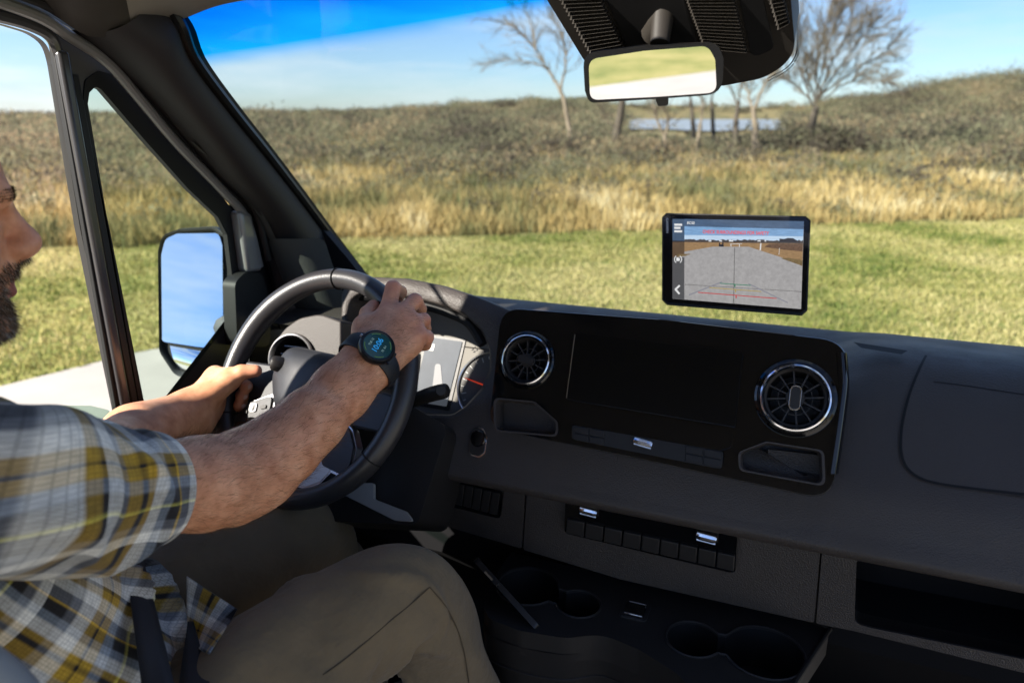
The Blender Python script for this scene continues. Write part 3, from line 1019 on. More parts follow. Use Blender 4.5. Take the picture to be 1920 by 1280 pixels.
def dial(cpx, cpy, rad, needle_deg, par):
    cu, cv = FP.uv(cpx, cpy, GW)
    lathe('dial_ring', FP, cu, cv, [(rad * 0.94, GW), (rad * 0.955, GW + 0.006), (rad * 0.985, GW + 0.007), (rad, GW + 0.004), (rad, GW)], MT['silver'], par, n=64)
    lathe('dial_face', FP, cu, cv, [(rad * 0.945, GW + 0.0015), (0.0, GW + 0.0015)], MT['dial_dark'], par, n=48)
    for k in range(21):
        a = R(225 - k * 13.5)
        l0, l1 = rad * (0.80 if k % 2 else 0.74), rad * 0.88
        c, s = math.cos(a), math.sin(a)
        hw = 0.0007
        plate('tick', FP, [(cu + l0 * c - hw * s, cv + l0 * s + hw * c), (cu + l1 * c - hw * s, cv + l1 * s + hw * c), (cu + l1 * c + hw * s, cv + l1 * s - hw * c), (cu + l0 * c + hw * s, cv + l0 * s - hw * c)], GW + 0.0015, GW + 0.0024, MT['white'], par)
    a = R(needle_deg)
    c, s = math.cos(a), math.sin(a)
    plate('needle', FP, [(cu - 0.008 * c - 0.0018 * s, cv - 0.008 * s + 0.0018 * c), (cu + rad * 0.8 * c - 0.0007 * s, cv + rad * 0.8 * s + 0.0007 * c), (cu + rad * 0.8 * c + 0.0007 * s, cv + rad * 0.8 * s - 0.0007 * c), (cu - 0.008 * c + 0.0018 * s, cv - 0.008 * s - 0.0018 * c)], GW + 0.006, GW + 0.008, MT['red'], par)
    lathe('needle_hub', FP, cu, cv, [(0.008, GW + 0.002), (0.008, GW + 0.009), (0.006, GW + 0.010), (0, GW + 0.010)], MT['black'], par, n=24)
dial(921, 727, 0.064, 168, cluster)
dial(705, 680, 0.058, 215, cluster)
for q in [(886, 655), (890, 651), (894, 656), (889, 659)]:
    u, v = FP.uv(q[0], q[1], GW)
    plate('warning_light', FP, [(u - .002, v - .002), (u + .003, v - .001), (u + .001, v + .002)], GW, GW + 0.0006, MT['deep'], cluster)
sk = vspline([FP.px(660, 556, -0.02), FP.px(720, 556, -0.022), FP.px(786, 570, -0.022), FP.px(840, 586, -0.022), FP.px(880, 606, -0.022), FP.px(906, 645, -0.022)], 30)
tube('hood_lining', sk, 0.009, MT['deep'], binn, n=8)
# starter button
pu = FP.uvs([(881, 815), (893, 800), (907, 802), (914, 820), (910, 850), (899, 858), (884, 854), (879, 845)], 0.004)
plate('starter_button_bezel', FP, rpoly(pu, 0.006), -0.002, 0.005, MT['chrome'], binn, bevel=0.0015)
pu2 = [(cu_ + (FP.uv(896, 829)[0] - cu_) * 0.1, cv_ + (FP.uv(896, 829)[1] - cv_) * 0.1) for cu_, cv_ in pu]
plate('starter_button_plate', FP, rpoly(pu2, 0.006), 0.002, 0.0062, MT['black'], binn, bevel=0.001)
bu, bv = FP.uv(897, 822, 0.006)
lathe('starter_button', FP, bu, bv, [(0.0135, 0.004), (0.0135, 0.008), (0.012, 0.0095), (0.0, 0.0095)], MT['piano'], binn, n=28)

# ---- left end of the dashboard with its vent
FL = Frame(FP.o + Vector((0, 0.0, 0.0)) + FP.n * 0.012, (1, 0.10, 0), (0, 0.36, 0.93))
lo = rpoly(FL.uvs([(640, 602), (600, 588), (560, 596), (524, 622), (503, 668), (505, 735), (560, 790), (640, 790)]), [0, .05, .05, .05, .05, .05, 0, 0])
fl_c = FL.uv(548, 672)
vent_hole = circ(fl_c[0], fl_c[1], 0.041, 40)
left_end = plate('dash_end', FL, lo, -0.12, 0.0, MT['dash_end'], van, holes=[vent_hole], bevel=0.012, seg=4)
left_end['label'] = 'rounded dashboard end beside the driver door'

MT['vane'] = mat('vent_vane', (0.028, 0.028, 0.03), 0.28, spec=0.6)
def air_vent(F, cu, cv, r, par_name, label, knob_rot, spokes=10, depth=0.045, w=0.0):
    v = lathe(par_name, F, cu, cv, [(r * 1.02, w - 0.004), (r * 1.02, w + 0.004), (r * 0.99, w + 0.0085), (r * 0.945, w + 0.0095), (r * 0.90, w + 0.007), (r * 0.885, w + 0.002)], MT['chrome'], van, n=56)
    v['label'] = label
    lathe('vent_barrel', F, cu, cv, [(r * 0.888, w + 0.0025), (r * 0.86, w + 0.004), (r * 0.80, w + 0.001), (r * 0.77, w - 0.012), (r * 0.72, w - depth), (0.0, w - depth)], MT['black'], v, n=48)
    for k in range(spokes):
        a = 2 * math.pi * (k + 0.3) / spokes
        c, s = math.cos(a), math.sin(a)
        h = 0.0011
        r0, r1 = r * 0.26, r * 0.79
        plate('vane', F, [(cu + r0 * c - h * s, cv + r0 * s + h * c), (cu + r1 * c - h * s, cv + r1 * s + h * c), (cu + r1 * c + h * s, cv + r1 * s - h * c), (cu + r0 * c + h * s, cv + r0 * s - h * c)], w - 0.026, w - 0.002, MT['vane'], v)
    lathe('inner_ring', F, cu, cv, [(r * 0.50, w - 0.012), (r * 0.50, w - 0.006), (r * 0.475, w - 0.006), (r * 0.475, w - 0.012)], MT['vane'], v, n=40)
    lathe('vent_hub', F, cu, cv, [(r * 0.30, w - 0.03), (r * 0.30, w - 0.004), (r * 0.26, w - 0.001), (0, w - 0.001)], MT['black'], v, n=32)
    kw, kh = r * 0.13, r * 0.33
    pts = rpoly([(-kw, -kh), (kw, -kh), (kw, kh), (-kw, kh)], kw, 6)
    c, s = math.cos(knob_rot), math.sin(knob_rot)
    big = [(cu + 1.25 * x * c - 1.12 * y * s, cv + 1.25 * x * s + 1.12 * y * c) for x, y in pts]
    pts = [(cu + x * c - y * s, cv + x * s + y * c) for x, y in pts]
    plate('knob_rim', F, big, w - 0.002, w + 0.003, MT['chrome'] if knob_rot == 0 else MT['black'], v, bevel=0.001)
    plate('knob', F, pts, w - 0.002, w + 0.005, MT['black'], v, bevel=0.0018)
    return v

lv = lathe('air_vent', FL, fl_c[0], fl_c[1], [(0.0415, -0.006), (0.0435, 0.004), (0.0425, 0.008), (0.040, 0.009), (0.0385, 0.006), (0.037, -0.002)], MT['silver'], van, n=56)
lv['label'] = 'round air vent by the driver door'
lathe('vent_barrel', FL, fl_c[0], fl_c[1], [(0.0375, 0.0), (0.034, -0.012), (0.031, -0.05), (0, -0.05)], MT['black'], lv, n=40)
for k in range(4):
    a = -0.021 + 0.014 * k
    box('vane', FL, fl_c[0] - 0.031, fl_c[0] + 0.031, fl_c[1] + a - 0.001, fl_c[1] + a + 0.001, -0.03, -0.008, MT['piano'], lv, bevel=0)

# light / wiper stalk left of the wheel and gear selector stalk right of it
def stalk(name, pts, rad, label):
    s = tube(name, vspline(pts, 14), [float(x[0]) for x in spline([(r,) for r in rad], 14)], MT['black'], van, n=14)
    s['label'] = label
    return s
s1 = stalk('stalk', [at(640, 705, 1.30), at(580, 692, 1.24), at(545, 686, 1.215), at(515, 681, 1.20), at(508, 680, 1.198)], [0.008, 0.009, 0.0115, 0.0125, 0.009], 'indicator stalk left of the steering wheel')
s2 = stalk('stalk', [at(700, 770, 1.32), at(770, 752, 1.26), at(805, 740, 1.225), at(832, 733, 1.20), at(839, 732, 1.196)], [0.010, 0.0115, 0.0125, 0.0125, 0.009], 'gear selector stalk right of the steering wheel')
FS2 = Frame(at(822, 732, 1.19), C_R, C_U)
lathe('stalk_button', FS2, 0.004, 0.0, [(0.009, -0.006), (0.009, 0.002), (0.0075, 0.0035), (0, 0.0035)], MT['button'], s2, n=20)

# ---- centre panel
PW = 0.030
pan_px = [(940, 577), (1250, 600), (1593, 641), (1561, 938), (1240, 868), (916, 800)]
pan = rpoly(FP.uvs(pan_px, PW), [0.034, 1, 0.04, 0.036, 1, 0.032], 8)
v1c, v2c = FP.uv(988, 675, PW), FP.uv(1491, 746, PW)
VR1, VR2 = 0.0405, 0.0475
pk1_px = [(930, 748), (1002, 755), (1043, 790), (1044, 816), (931, 806)]
pk2_px = [(1388, 848), (1438, 830), (1540, 846), (1543, 908), (1390, 880)]
pk1 = rpoly(FP.uvs(pk1_px, PW), 0.009, 4)
pk2 = rpoly(FP.uvs(pk2_px, PW), 0.009, 4)
panel = plate('centre_panel', FP, pan, -0.055, PW, MT['piano'], van, holes=[circ(*v1c, VR1 * 0.96, 48), circ(*v2c, VR2 * 0.96, 48), pk1, pk2], bevel=0.005, seg=4)
panel['label'] = 'glossy black centre panel with screen, two round vents and pockets'
plate('panel_backing', FP, [(u * 0.97 - 0.006, v * 0.97 - 0.003) for u, v in pan], -0.06, -0.03, MT['deep'], panel)
# thin bright edge line round the panel
edge = [FP.p(u, v, PW - 0.007) for u, v in pan]
MT['edge'] = mat('panel_edge', (0.02, 0.02, 0.022), 0.12, spec=0.7, coat=1.0)
tube('edge_trim', edge, 0.0016, MT['edge'], panel, n=6, closed=True)
av1 = air_vent(FP, v1c[0], v1c[1], VR1, 'air_vent', 'round chrome-ringed air vent left of the dark screen', R(82), 12, 0.04, PW)
av2 = air_vent(FP, v2c[0], v2c[1], VR2, 'air_vent', 'larger round chrome-ringed air vent right of the dark screen', 0, 12, 0.04, PW)
for c_, r_ in ((v1c, VR1), (v2c, VR2)):
    lathe('vent_collar', FP, c_[0], c_[1], [(r_ * 1.17, PW - 0.001), (r_ * 1.15, PW + 0.004), (r_ * 1.08, PW + 0.006), (r_ * 1.0, PW + 0.003)], MT['piano'], panel, n=56)
# right flank of the panel rolls back towards the passenger
fl_px = [(1588, 660), (1592, 720), (1586, 780), (1578, 840), (1571, 888)]
fa_ = vspline([FP.px(x - 20, y, PW + 0.001) for x, y in fl_px], 24)
fb_ = vspline([FP.px(x - 9, y, PW + 0.001) for x, y in fl_px], 24)
fc_ = vspline([FP.px(x + 0, y, PW + 0.001) - FP.n * 0.007 for x, y in fl_px], 24)
fd_ = vspline([FP.px(x + 3, y, PW + 0.001) - FP.n * 0.02 for x, y in fl_px], 24)
loft('side_flank', [fa_, [(a_ + b_) / 2 + FP.n * 0.0012 for a_, b_ in zip(fa_, fb_)], fb_, [(b_ + c_) / 2 + FP.n * 0.002 for b_, c_ in zip(fb_, fc_)], fc_, fd_], MT['piano'], panel, closed=False, angle=180)
# display: a raised slab of glass
SW = PW + 0.010
scr = rpoly(FP.uvs([(1078, 624), (1393, 660), (1378, 800), (1061, 748)], SW), 0.003)
plate('display', FP, scr, PW - 0.002, SW, MT['screen_off'], panel, bevel=0.0012)
e0, e1 = FP.uv(1078, 627, SW), FP.uv(1062, 746, SW)
tube('display_edge', [FP.p(*e0, SW - 0.001), FP.p(*e1, SW - 0.001)], 0.0012, MT['chrome'], panel, n=6)
tube('display_edge', [FP.p(*FP.uv(1080, 625, SW), SW - 0.001), FP.p(*FP.uv(1392, 661, SW), SW - 0.001), FP.p(*FP.uv(1380, 772, SW), SW - 0.001)], 0.0007, MT['edge'], panel, n=6)
# lower apron of the display
ap = rpoly(FP.uvs([(1050, 752), (1376, 806), (1372, 838), (1350, 845), (1085, 800), (1050, 785)], PW), 0.008)
plate('display_apron', FP, ap, PW - 0.002, PW + 0.006, MT['piano'], panel, bevel=0.003)
# switch bar
sb_px = [(1072, 796), (1356, 846), (1353, 878), (1340, 877), (1086, 826), (1072, 822)]
plate('switch_bar', FP, rpoly(FP.uvs(sb_px, PW + 0.007), 0.005), PW, PW + 0.007, MT['button'], panel, bevel=0.002)
def quad(F, tl, tr, br, bl, a0, a1, b0, b1, w):
    """bilinear cell of a pixel quad, in frame coordinates"""
    def P(a, b):
        t = (tl[0] + (tr[0] - tl[0]) * a, tl[1] + (tr[1] - tl[1]) * a)
        d = (bl[0] + (br[0] - bl[0]) * a, bl[1] + (br[1] - bl[1]) * a)
        return F.uv(t[0] + (d[0] - t[0]) * b, t[1] + (d[1] - t[1]) * b, w)
    return [P(a0, b0), P(a1, b0), P(a1, b1), P(a0, b1)]
for (tl, tr, br, bl) in [((1074, 797), (1134, 807), (1133, 836), (1076, 825)), ((1284, 834), (1354, 846), (1352, 877), (1283, 864))]:
    for i in range(2):
        for j in range(2):
            q = quad(FP, tl, tr, br, bl, i * 0.5 + 0.02, i * 0.5 + 0.48, j * 0.5 + 0.03, j * 0.5 + 0.47, PW + 0.009)
            plate('switch', FP, q, PW + 0.005, PW + 0.0092, MT['button'], panel, bevel=0.0008)
def roller(F, px, py, length, rad, w, par, tilt=0.0):
    """knurled chrome thumb-wheel with end caps"""
    u, v = F.uv(px, py, w)
    ax = (F.u * math.cos(tilt) + F.v * math.sin(tilt))
    c = F.p(u, v, w)
    pts = [c + ax * (length * (k / 6 - 0.5)) for k in range(7)]
    o = tube('thumb_wheel', pts, [rad * 0.8, rad, rad, rad, rad, rad, rad * 0.8], MT['chrome'], par, n=14, angle=20)
    box('wheel_slot', F, u - length * 0.56, u + length * 0.56, v - rad * 1.15, v + rad * 1.15, w - rad * 1.2, w - rad * 0.25, MT['deep'], par, bevel=0.001)
    for k in range(2):
        b = c + F.n * rad * 0.5 + F.v * (rad * (0.55 if k else -0.75))
        tube('wheel_bar', [b - ax * length * 0.46, b + ax * length * 0.46], rad * 0.28, MT['silver'], par, n=8)
    return o
roller(FP, 1206, 830, 0.028, 0.0065, PW + 0.008, panel, R(-7))
# pockets
for (pk, nm, lip) in ((pk1, 'pocket', 0.003), (pk2, 'pocket', 0.003)):
    n_ = len(pk)
    cx_ = sum(p[0] for p in pk) / n_; cy_ = sum(p[1] for p in pk) / n_
    g = [(cx_ + (u - cx_) * 1.06, cy_ + (v - cy_) * 1.10) for u, v in pk]
    s_ = [(cx_ + (u - cx_) * 0.96, cy_ + (v - cy_) * 0.94) for u, v in pk]
    loft(nm, [[FP.p(u, v, PW - 0.001) for u, v in g], [FP.p(u, v, PW + 0.0035) for u, v in g], [FP.p(u, v, PW + 0.0035) for u, v in pk], [FP.p(u, v, PW - 0.004) for u, v in s_], [FP.p(u, v, PW - 0.045) for u, v in s_]], MT['dash'], panel, cap1=True, angle=30)
q = quad(FP, (1440, 842), (1537, 853), (1537, 905), (1440, 880), 0.0, 1.0, 0.0, 0.72, PW - 0.03)
plate('pocket_shelf', FP, q, PW - 0.043, PW - 0.030, MT['dash'], panel)
q = quad(FP, (1006, 765), (1040, 795), (1040, 812), (1006, 808), 0.0, 1.0, 0.0, 0.8, PW - 0.03)
plate('pocket_shelf', FP, q, PW - 0.043, PW - 0.030, MT['dash'], panel)

# ---- lower dashboard
FLo = Frame((0, 1.05, -0.6), (1, 0, 0), (0, -0.06, 1))
lower = plate('lower_dash', FLo, rpoly(FLo.uvs([(990, 890), (1540, 1010), (1526, 1167), (1165, 1086), (981, 1030)]), 0.004), -0.04, 0.0, MT['dash_low'], van, bevel=0.004, seg=3)
lower['label'] = 'grained lower dashboard below the centre panel'
plate('lower_dash_section', FLo, rpoly(FLo.uvs([(800, 840), (986, 890), (978, 1028), (815, 980)]), 0.004), -0.04, 0.0, MT['dash_low'], lower, bevel=0.003, seg=3)
rs = FLo.uvs([(1543, 1012), (1990, 1100), (1990, 1278), (1600, 1182), (1530, 1168)])
rh = rpoly(FLo.uvs([(1606, 1050), (1980, 1120), (1980, 1248), (1640, 1178), (1602, 1168)]), [0.004, 0, 0, 0.004, 0.012])
plate('lower_dash_section', FLo, rpoly(rs, 0.004), -0.03, 0.0, MT['dash_low'], lower, holes=[rh], bevel=0.004, seg=3)
loft('storage_recess', [[FLo.p(u, v, -0.004) for u, v in rh], [FLo.p(u, v, -0.25) for u, v in rh]], MT['deep'], lower, cap1=True)
# body behind and below, so that nothing shows through the gaps
MT['cabin'] = mat('cabin_dark', (0.010, 0.010, 0.011), 0.9, spec=0.03)
fw_prof = [(1.24, -0.50), (1.17, -0.62), (1.17, -0.85), (1.50, -1.20), (1.50, -1.37), (-1.3, -1.37)]
loft('footwell', [[Vector((x, y, z)) for y, z in fw_prof] for x in (-1.045, -0.3, 0.66)], MT['cabin'], van, closed=False, smooth=False)
# switch block beside the seam
sw = rpoly(FLo.uvs([(836, 893), (944, 918), (938, 972), (832, 946)], 0.004), 0.008)
plate('switch_block_bezel', FLo, sw, -0.004, 0.005, MT['piano'], lower, bevel=0.003)
for i in range(6):
    q = quad(FLo, (838, 902), (938, 926), (932, 966), (834, 940), i / 6 + 0.01, (i + 1) / 6 - 0.01, 0.0, 1.0, 0.008)
    plate('switch', FLo, q, 0.003, 0.008, MT['button'], lower, bevel=0.0012)
# climate control
CW = 0.018
cp = rpoly(FLo.uvs([(1060, 930), (1383, 1000), (1379, 1072), (1368, 1073), (1058, 999)], CW), [.006, .012, .006, .008, .008])
climate = plate('climate_control', FLo, cp, -0.005, CW, MT['piano'], van, bevel=0.004, seg=3)
climate['label'] = 'black climate control strip with two chrome rollers'
for i in range(9):
    q = quad(FLo, (1062, 972), (1379, 1042), (1377, 1071), (1060, 999), i / 9 + 0.004, (i + 1) / 9 - 0.004, 0.0, 1.0, CW + 0.004)
    plate('switch', FLo, q, CW - 0.003, CW + 0.0045, MT['button'], climate, bevel=0.0016, seg=3)
roller(FLo, 1104, 957, 0.028, 0.0075, CW + 0.003, climate, R(-4))
roller(FLo, 1325, 1005, 0.030, 0.0085, CW + 0.003, climate, R(-4))

# ---- cup-holder tray
TZ = -0.765
FT = Frame((0, 1.0, TZ), (1, 0, 0), (0, 1, 0))
tray_px = [(958, 1034), (1160, 1082), (1520, 1166), (1556, 1180), (1470, 1310), (1330, 1330), (1270, 1262), (1200, 1218), (1130, 1188), (1060, 1196), (975, 1182), (918, 1160), (905, 1135), (925, 1085)]
tray = FT.uvs(tray_px)
tray = [tuple(p) for p in rpoly(tray, [0.004, 1, 1, .004, .004, .02, .05, .06, .06, .06, .05, .03, .03, .05], 5)]
hc = [(FT.uv(990, 1098), 0.053), (FT.uv(1085, 1132), 0.036), (FT.uv(1300, 1198), 0.041), (FT.uv(1433, 1222), 0.058)]
def union_pair(a, b, n=64):
    """outline of two overlapping circles joined by a soft neck"""
    (ca, ra), (cb, rb) = a, b
    ca, cb = Vector(ca), Vector(cb)
    m = (ca * rb + cb * ra) / (ra + rb)
    out = []
    for k in range(n):
        t = 2 * math.pi * k / n
        d = Vector((math.cos(t), math.sin(t)))
        best = 0
        for c_, r_ in ((ca, ra), (cb, rb)):
            f = m - c_
            b_ = f.dot(d); c0 = f.dot(f) - r_ * r_
            disc = b_ * b_ - c0
            if disc >= 0:
                best = max(best, -b_ + math.sqrt(disc))
        best = max(best, min(ra, rb) * 0.55)
        out.append((m.x + d.x * best, m.y + d.y * best))
    return out
h1 = union_pair(*hc[:2])
h2 = union_pair(*hc[2:])
cup = plate('cup_holder_tray', FT, tray, -0.045, 0.0, MT['black'], van, holes=[h1, h2], bevel=0.006, seg=3)
cup['label'] = 'black cup holder tray with four round wells'
for h in (h1, h2):
    cx_ = sum(p[0] for p in h) / len(h); cy_ = sum(p[1] for p in h) / len(h)
    in_ = [(cx_ + (u - cx_) * 0.9, cy_ + (v - cy_) * 0.9) for u, v in h]
    loft('cup_well', [[FT.p(u, v, -0.004) for u, v in h], [FT.p(u, v, -0.07) for u, v in in_]], MT['deep'], cup, cap1=True)
    tube('well_rim', [FT.p(u, v, 0.0005) for u, v in h], 0.0022, MT['black'], cup, n=6, closed=True)
us = FT.uv(1191, 1145)
plate('usb_cover', FT, rpoly([(us[0] - .022, us[1] - .024), (us[0] + .022, us[1] - .024), (us[0] + .022, us[1] + .024), (us[0] - .022, us[1] + .024)], 0.009), -0.002, 0.003, MT['black'], cup, bevel=0.0015)
plate('usb_flap', FT, rpoly([(us[0] - .016, us[1] - .018), (us[0] + .016, us[1] - .018), (us[0] + .016, us[1] + .016), (us[0] - .016, us[1] + .016)], 0.005), 0.002, 0.0046, MT['piano'], cup, bevel=0.001)
box('usb_strip', FT, us[0] - 0.0145, us[0] + 0.0145, us[1] - 0.0175, us[1] - 0.0145, 0.004, 0.0062, MT['chrome'], cup, bevel=0.0006)
tube('usb_line', [FT.p(us[0] - 0.013, us[1] + 0.015, 0.005), FT.p(us[0] + 0.014, us[1] + 0.015, 0.005), FT.p(us[0] + 0.015, us[1] + 0.008, 0.005)], 0.0006, MT['silver'], cup, n=6)
# skirt under the tray, with a second moulded edge
sk_px = tray_px[4:13]
sk_top = [FT.p(*FT.uv(*p), -0.03) for p in sk_px]
sk_top = vspline(sk_top, 40)
mid = [p + Vector((0, 0.004, -0.05)) for p in sk_top]
low_ = [p + Vector((0, 0.03, -0.40)) for p in sk_top]
loft('tray_skirt', [sk_top, mid, [p + Vector((0, 0.008, -0.004)) for p in mid], low_], MT['black'], cup, closed=False, angle=30)
tube('skirt_edge', [p + Vector((0, -0.001, 0)) for p in mid], 0.0022, MT['black'], cup, n=6)
tube('tray_edge_rail', [FT.px(1556, 1178), FT.px(1478, 1300)], 0.004, MT['black'], cup, n=8)

# ---- steering column
col_top = at(740, 800, 1.27)
FC = Frame(at(740, 850, 1.20), (1, 0, 0), (0, 0.57, 0.82))
plate('column_shroud', FC, rpoly([(-0.13, -0.13), (0.06, -0.10), (0.07, 0.06), (-0.02, 0.09), (-0.13, 0.07)], 0.02), -0.14, -0.02, MT['black'], van, bevel=0.01, seg=3)
kb = plate('knee_panel', FC, rpoly(FC.uvs([(640, 925), (668, 905), (700, 905), (700, 935), (760, 958), (775, 978), (740, 975)], -0.008), 0.004), -0.016, -0.008, MT['sunlit_grey_plastic'], van, bevel=0.002)  # pale piece standing in for the sun patch below the column
kb['label'] = 'grey knee panel strip under the steering column, painted pale as if sunlit'

# ---- steering wheel
WA = R(32.6)
WC = Vector((-0.7214, 0.925, -0.4185))
FW = Frame(WC, (math.cos(R(-8.6)), math.sin(R(-8.6)), 0), (0, math.sin(WA), math.cos(WA)))
WR, WT = 0.182, 0.0165
def rim_pt(a, r=WR, w=0.0):
    return FW.p(r * math.cos(a), r * math.sin(a), w)
wheel = empty('steering_wheel', WC)
wheel.parent = van
wheel.matrix_parent_inverse = Matrix.Translation(-van.location)
wheel['label'] = 'black leather steering wheel with silver lower spoke'
rings = []
for i in range(160):
    a = 2 * math.pi * i / 160
    # grip swell at ten and two, thinner where stitched
    g = 1.0 + 0.10 * (math.exp(-((a - R(35)) / 0.35) ** 2) + math.exp(-((a - R(145)) / 0.35) ** 2))
    rg = []
    for j in range(20):
        b = 2 * math.pi * j / 20
        rg.append(FW.p((WR + WT * g * math.cos(b)) * math.cos(a), (WR + WT * g * math.cos(b)) * math.sin(a), WT * 1.12 * g * math.sin(b)))
    rings.append(rg)
rings.append(rings[0])
loft('rim', rings, MT['leather'], wheel, angle=180)
for a in (R(96), R(-28), R(208)):
    rg = [FW.p((WR + WT * 1.06 * math.cos(b)) * math.cos(a), (WR + WT * 1.06 * math.cos(b)) * math.sin(a), WT * 1.19 * math.sin(b)) for b in np.linspace(0, 2 * math.pi, 25)[:-1]]
    tube('rim_seam', rg, 0.0011, MT['deep'], wheel, n=5, closed=True)
# airbag hub: a rounded shield, domed
MT['hub'] = mat('hub_plastic', (0.020, 0.021, 0.025), 0.45, grain=0.2, gscale=900, spec=0.45)
hub = rpoly([(-0.075, 0.062), (0.075, 0.062), (0.088, 0.0), (0.05, -0.07), (-0.05, -0.07), (-0.088, 0.0)], 0.055, 8)
def scl(P, s): return [(u * s * 0.84, v * s * 0.84) for u, v in P]
loft('hub', [[FW.p(u, v, w) for u, v in scl(hub, s)] for s, w in ((1.0, -0.05), (1.04, -0.005), (1.03, 0.010), (0.97, 0.019), (0.85, 0.027), (0.6, 0.033), (0.3, 0.036), (0.05, 0.0365))], MT['hub'], wheel, cap1=True, angle=60)
pod_l_px = [(432, 806), (447, 775), (470, 753), (518, 736), (514, 762), (500, 800), (470, 835), (434, 830)]
pl_ = FW.uvs(pod_l_px, 0.004)
plate('spoke_trim', FW, rpoly(pl_, 0.010, 5), -0.012, 0.004, MT['silver'], wheel, bevel=0.003)
cx_ = sum(p[0] for p in pl_) / len(pl_); cy_ = sum(p[1] for p in pl_) / len(pl_)
pi_ = [(cx_ + (u - cx_) * 0.90, cy_ + (v - cy_) * 0.90) for u, v in pl_]
plate('button_pod', FW, rpoly(pi_, 0.010, 5), -0.004, 0.0085, MT['hub'], wheel, bevel=0.002)
def wbtn(px, py, a, b, rot, m):
    u, v = FW.uv(px, py, 0.0085)
    c, s = math.cos(rot), math.sin(rot)
    P_ = rpoly([(-a, -b), (a, -b), (a, b), (-a, b)], b * 0.6, 4)
    plate('button', FW, [(u + x * c - y * s, v + x * s + y * c) for x, y in P_], 0.006, 0.0112, m, wheel, bevel=0.001)
wbtn(476, 764, 0.0075, 0.0075, 0.2, MT['silver'])
wbtn(476, 764, 0.0062, 0.0062, 0.2, MT['black'])
wbtn(459, 773, 0.007, 0.003, 0.3, MT['black'])
wbtn(495, 763, 0.006, 0.003, 0.3, MT['black'])
wbtn(452, 795, 0.012, 0.004, 0.25, MT['piano'])
wbtn(470, 788, 0.008, 0.005, 0.25, MT['piano'])
# mirrored pod and the spokes
plate('spoke_trim', FW, rpoly([(-u, v) for u, v in pl_][::-1], 0.010, 5), -0.012, 0.004, MT['silver'], wheel, bevel=0.003)
plate('button_pod', FW, rpoly([(-u, v) for u, v in pi_][::-1], 0.010, 5), -0.004, 0.0085, MT['hub'], wheel, bevel=0.002)
for s in (-1, 1):
    plate('spoke', FW, [(s * 0.07, 0.02), (s * 0.19, 0.012), (s * 0.19, -0.045), (s * 0.06, -0.05)][::s], -0.016, -0.004, MT['hub'], wheel, bevel=0.004)
sp = FW.uvs([(546, 910), (600, 866), (632, 830), (634, 842), (620, 886), (600, 906), (572, 916)], 0.006)
plate('lower_spoke_trim', FW, rpoly(sp, 0.008, 5), -0.010, 0.006, MT['silver'], wheel, bevel=0.003)
MT['spoke_face'] = mat('spoke_face', (0.60, 0.62, 0.66), 0.35, metal=0.1)
cx_ = sum(p[0] for p in sp) / len(sp); cy_ = sum(p[1] for p in sp) / len(sp)
plate('lower_spoke_face', FW, rpoly([(cx_ + (u - cx_) * 0.88, cy_ + (v - cy_) * 0.88) for u, v in sp], 0.008, 5), 0.0, 0.0075, MT['spoke_face'], wheel, bevel=0.001)
plate('spoke', FW, rpoly([(-0.05, -0.05), (0.05, -0.05), (0.055, -0.185), (-0.055, -0.185)], 0.01), -0.03, -0.012, MT['hub'], wheel, bevel=0.004)
# dark column stub behind the hub
tube('column', [FW.p(0, 0, -0.03), FW.p(0, -0.01, -0.25)], 0.055, MT['black'], wheel, n=24)

# ---- driver's door: window frame, quarter window, divider
FD = Frame((-1.04, 0, 0), (0, 1, 0), (0, 0, 1))
def dpx(l, w=0.0): return FD.uvs(l, w)
mw = [(0.43, 0.115)] + dpx([(0, 44), (60, 62), (88, 82), (98, 112), (150, 427), (222, 780), (216, 794)]) + [(0.43, -0.515)]
qw = dpx([(150, 200), (155, 150), (180, 133), (206, 140), (253, 180), (333, 283), (400, 353), (446, 412), (462, 560), (455, 740), (440, 800), (272, 800), (200, 427)])
fr_out = [(0.36, 0.24)] + dpx([(0, 0), (60, 16), (127, 50), (170, 84), (207, 112), (260, 166), (333, 262), (417, 350), (470, 420), (510, 520), (530, 640), (520, 800)]) + [(1.15, -0.60), (0.36, -0.60)]
door = plate('driver_door', FD, fr_out, -0.012, 0.0, MT['frame'], van, holes=[rpoly(mw, [0, .1, .1, .1, .1, 0, .01, .01, 0], 4), rpoly(qw, [.01] * 13, 3)], bevel=0.004)
door['label'] = 'driver door frame with open window and triangular quarter window'
plate('door_card', FD, [(0.36, -0.60), (1.60, -0.60), (1.60, -1.40), (0.36, -1.40)], -0.06, 0.0, MT['trim'], door)
qg = dpx([(163, 195), (166, 174), (177, 163), (188, 168), (267, 260), (350, 353), (407, 407), (424, 440), (446, 620), (438, 760), (425, 782), (275, 782), (262, 770), (202, 427)], 0.004)
plate('quarter_window_seal', FD, rpoly(qw, [.01] * 13, 3), -0.004, 0.006, MT['rubber'], door, holes=[rpoly(qg, [.004] * 14, 3)], bevel=0.002)
gq, _, _ = glass_mat('side_glass', (0.70, 0.80, 0.75), 0.03)
plate('quarter_window', FD, [(u, v) for u, v in rpoly(qg, [.004] * 14, 3)], -0.0025, -0.002, gq, door, back=False)
gl_px = dpx([(-60, 775), (40, 768), (120, 764), (190, 764), (222, 772), (230, 800), (-60, 800)])
plate('window_glass', FD, rpoly(gl_px, [0, .1, .1, .03, .01, 0, 0], 4), -0.024, -0.020, gq, door)
MT['frame_grey'] = mat('door_frame_grey', (0.07, 0.068, 0.066), 0.4, spec=0.4)
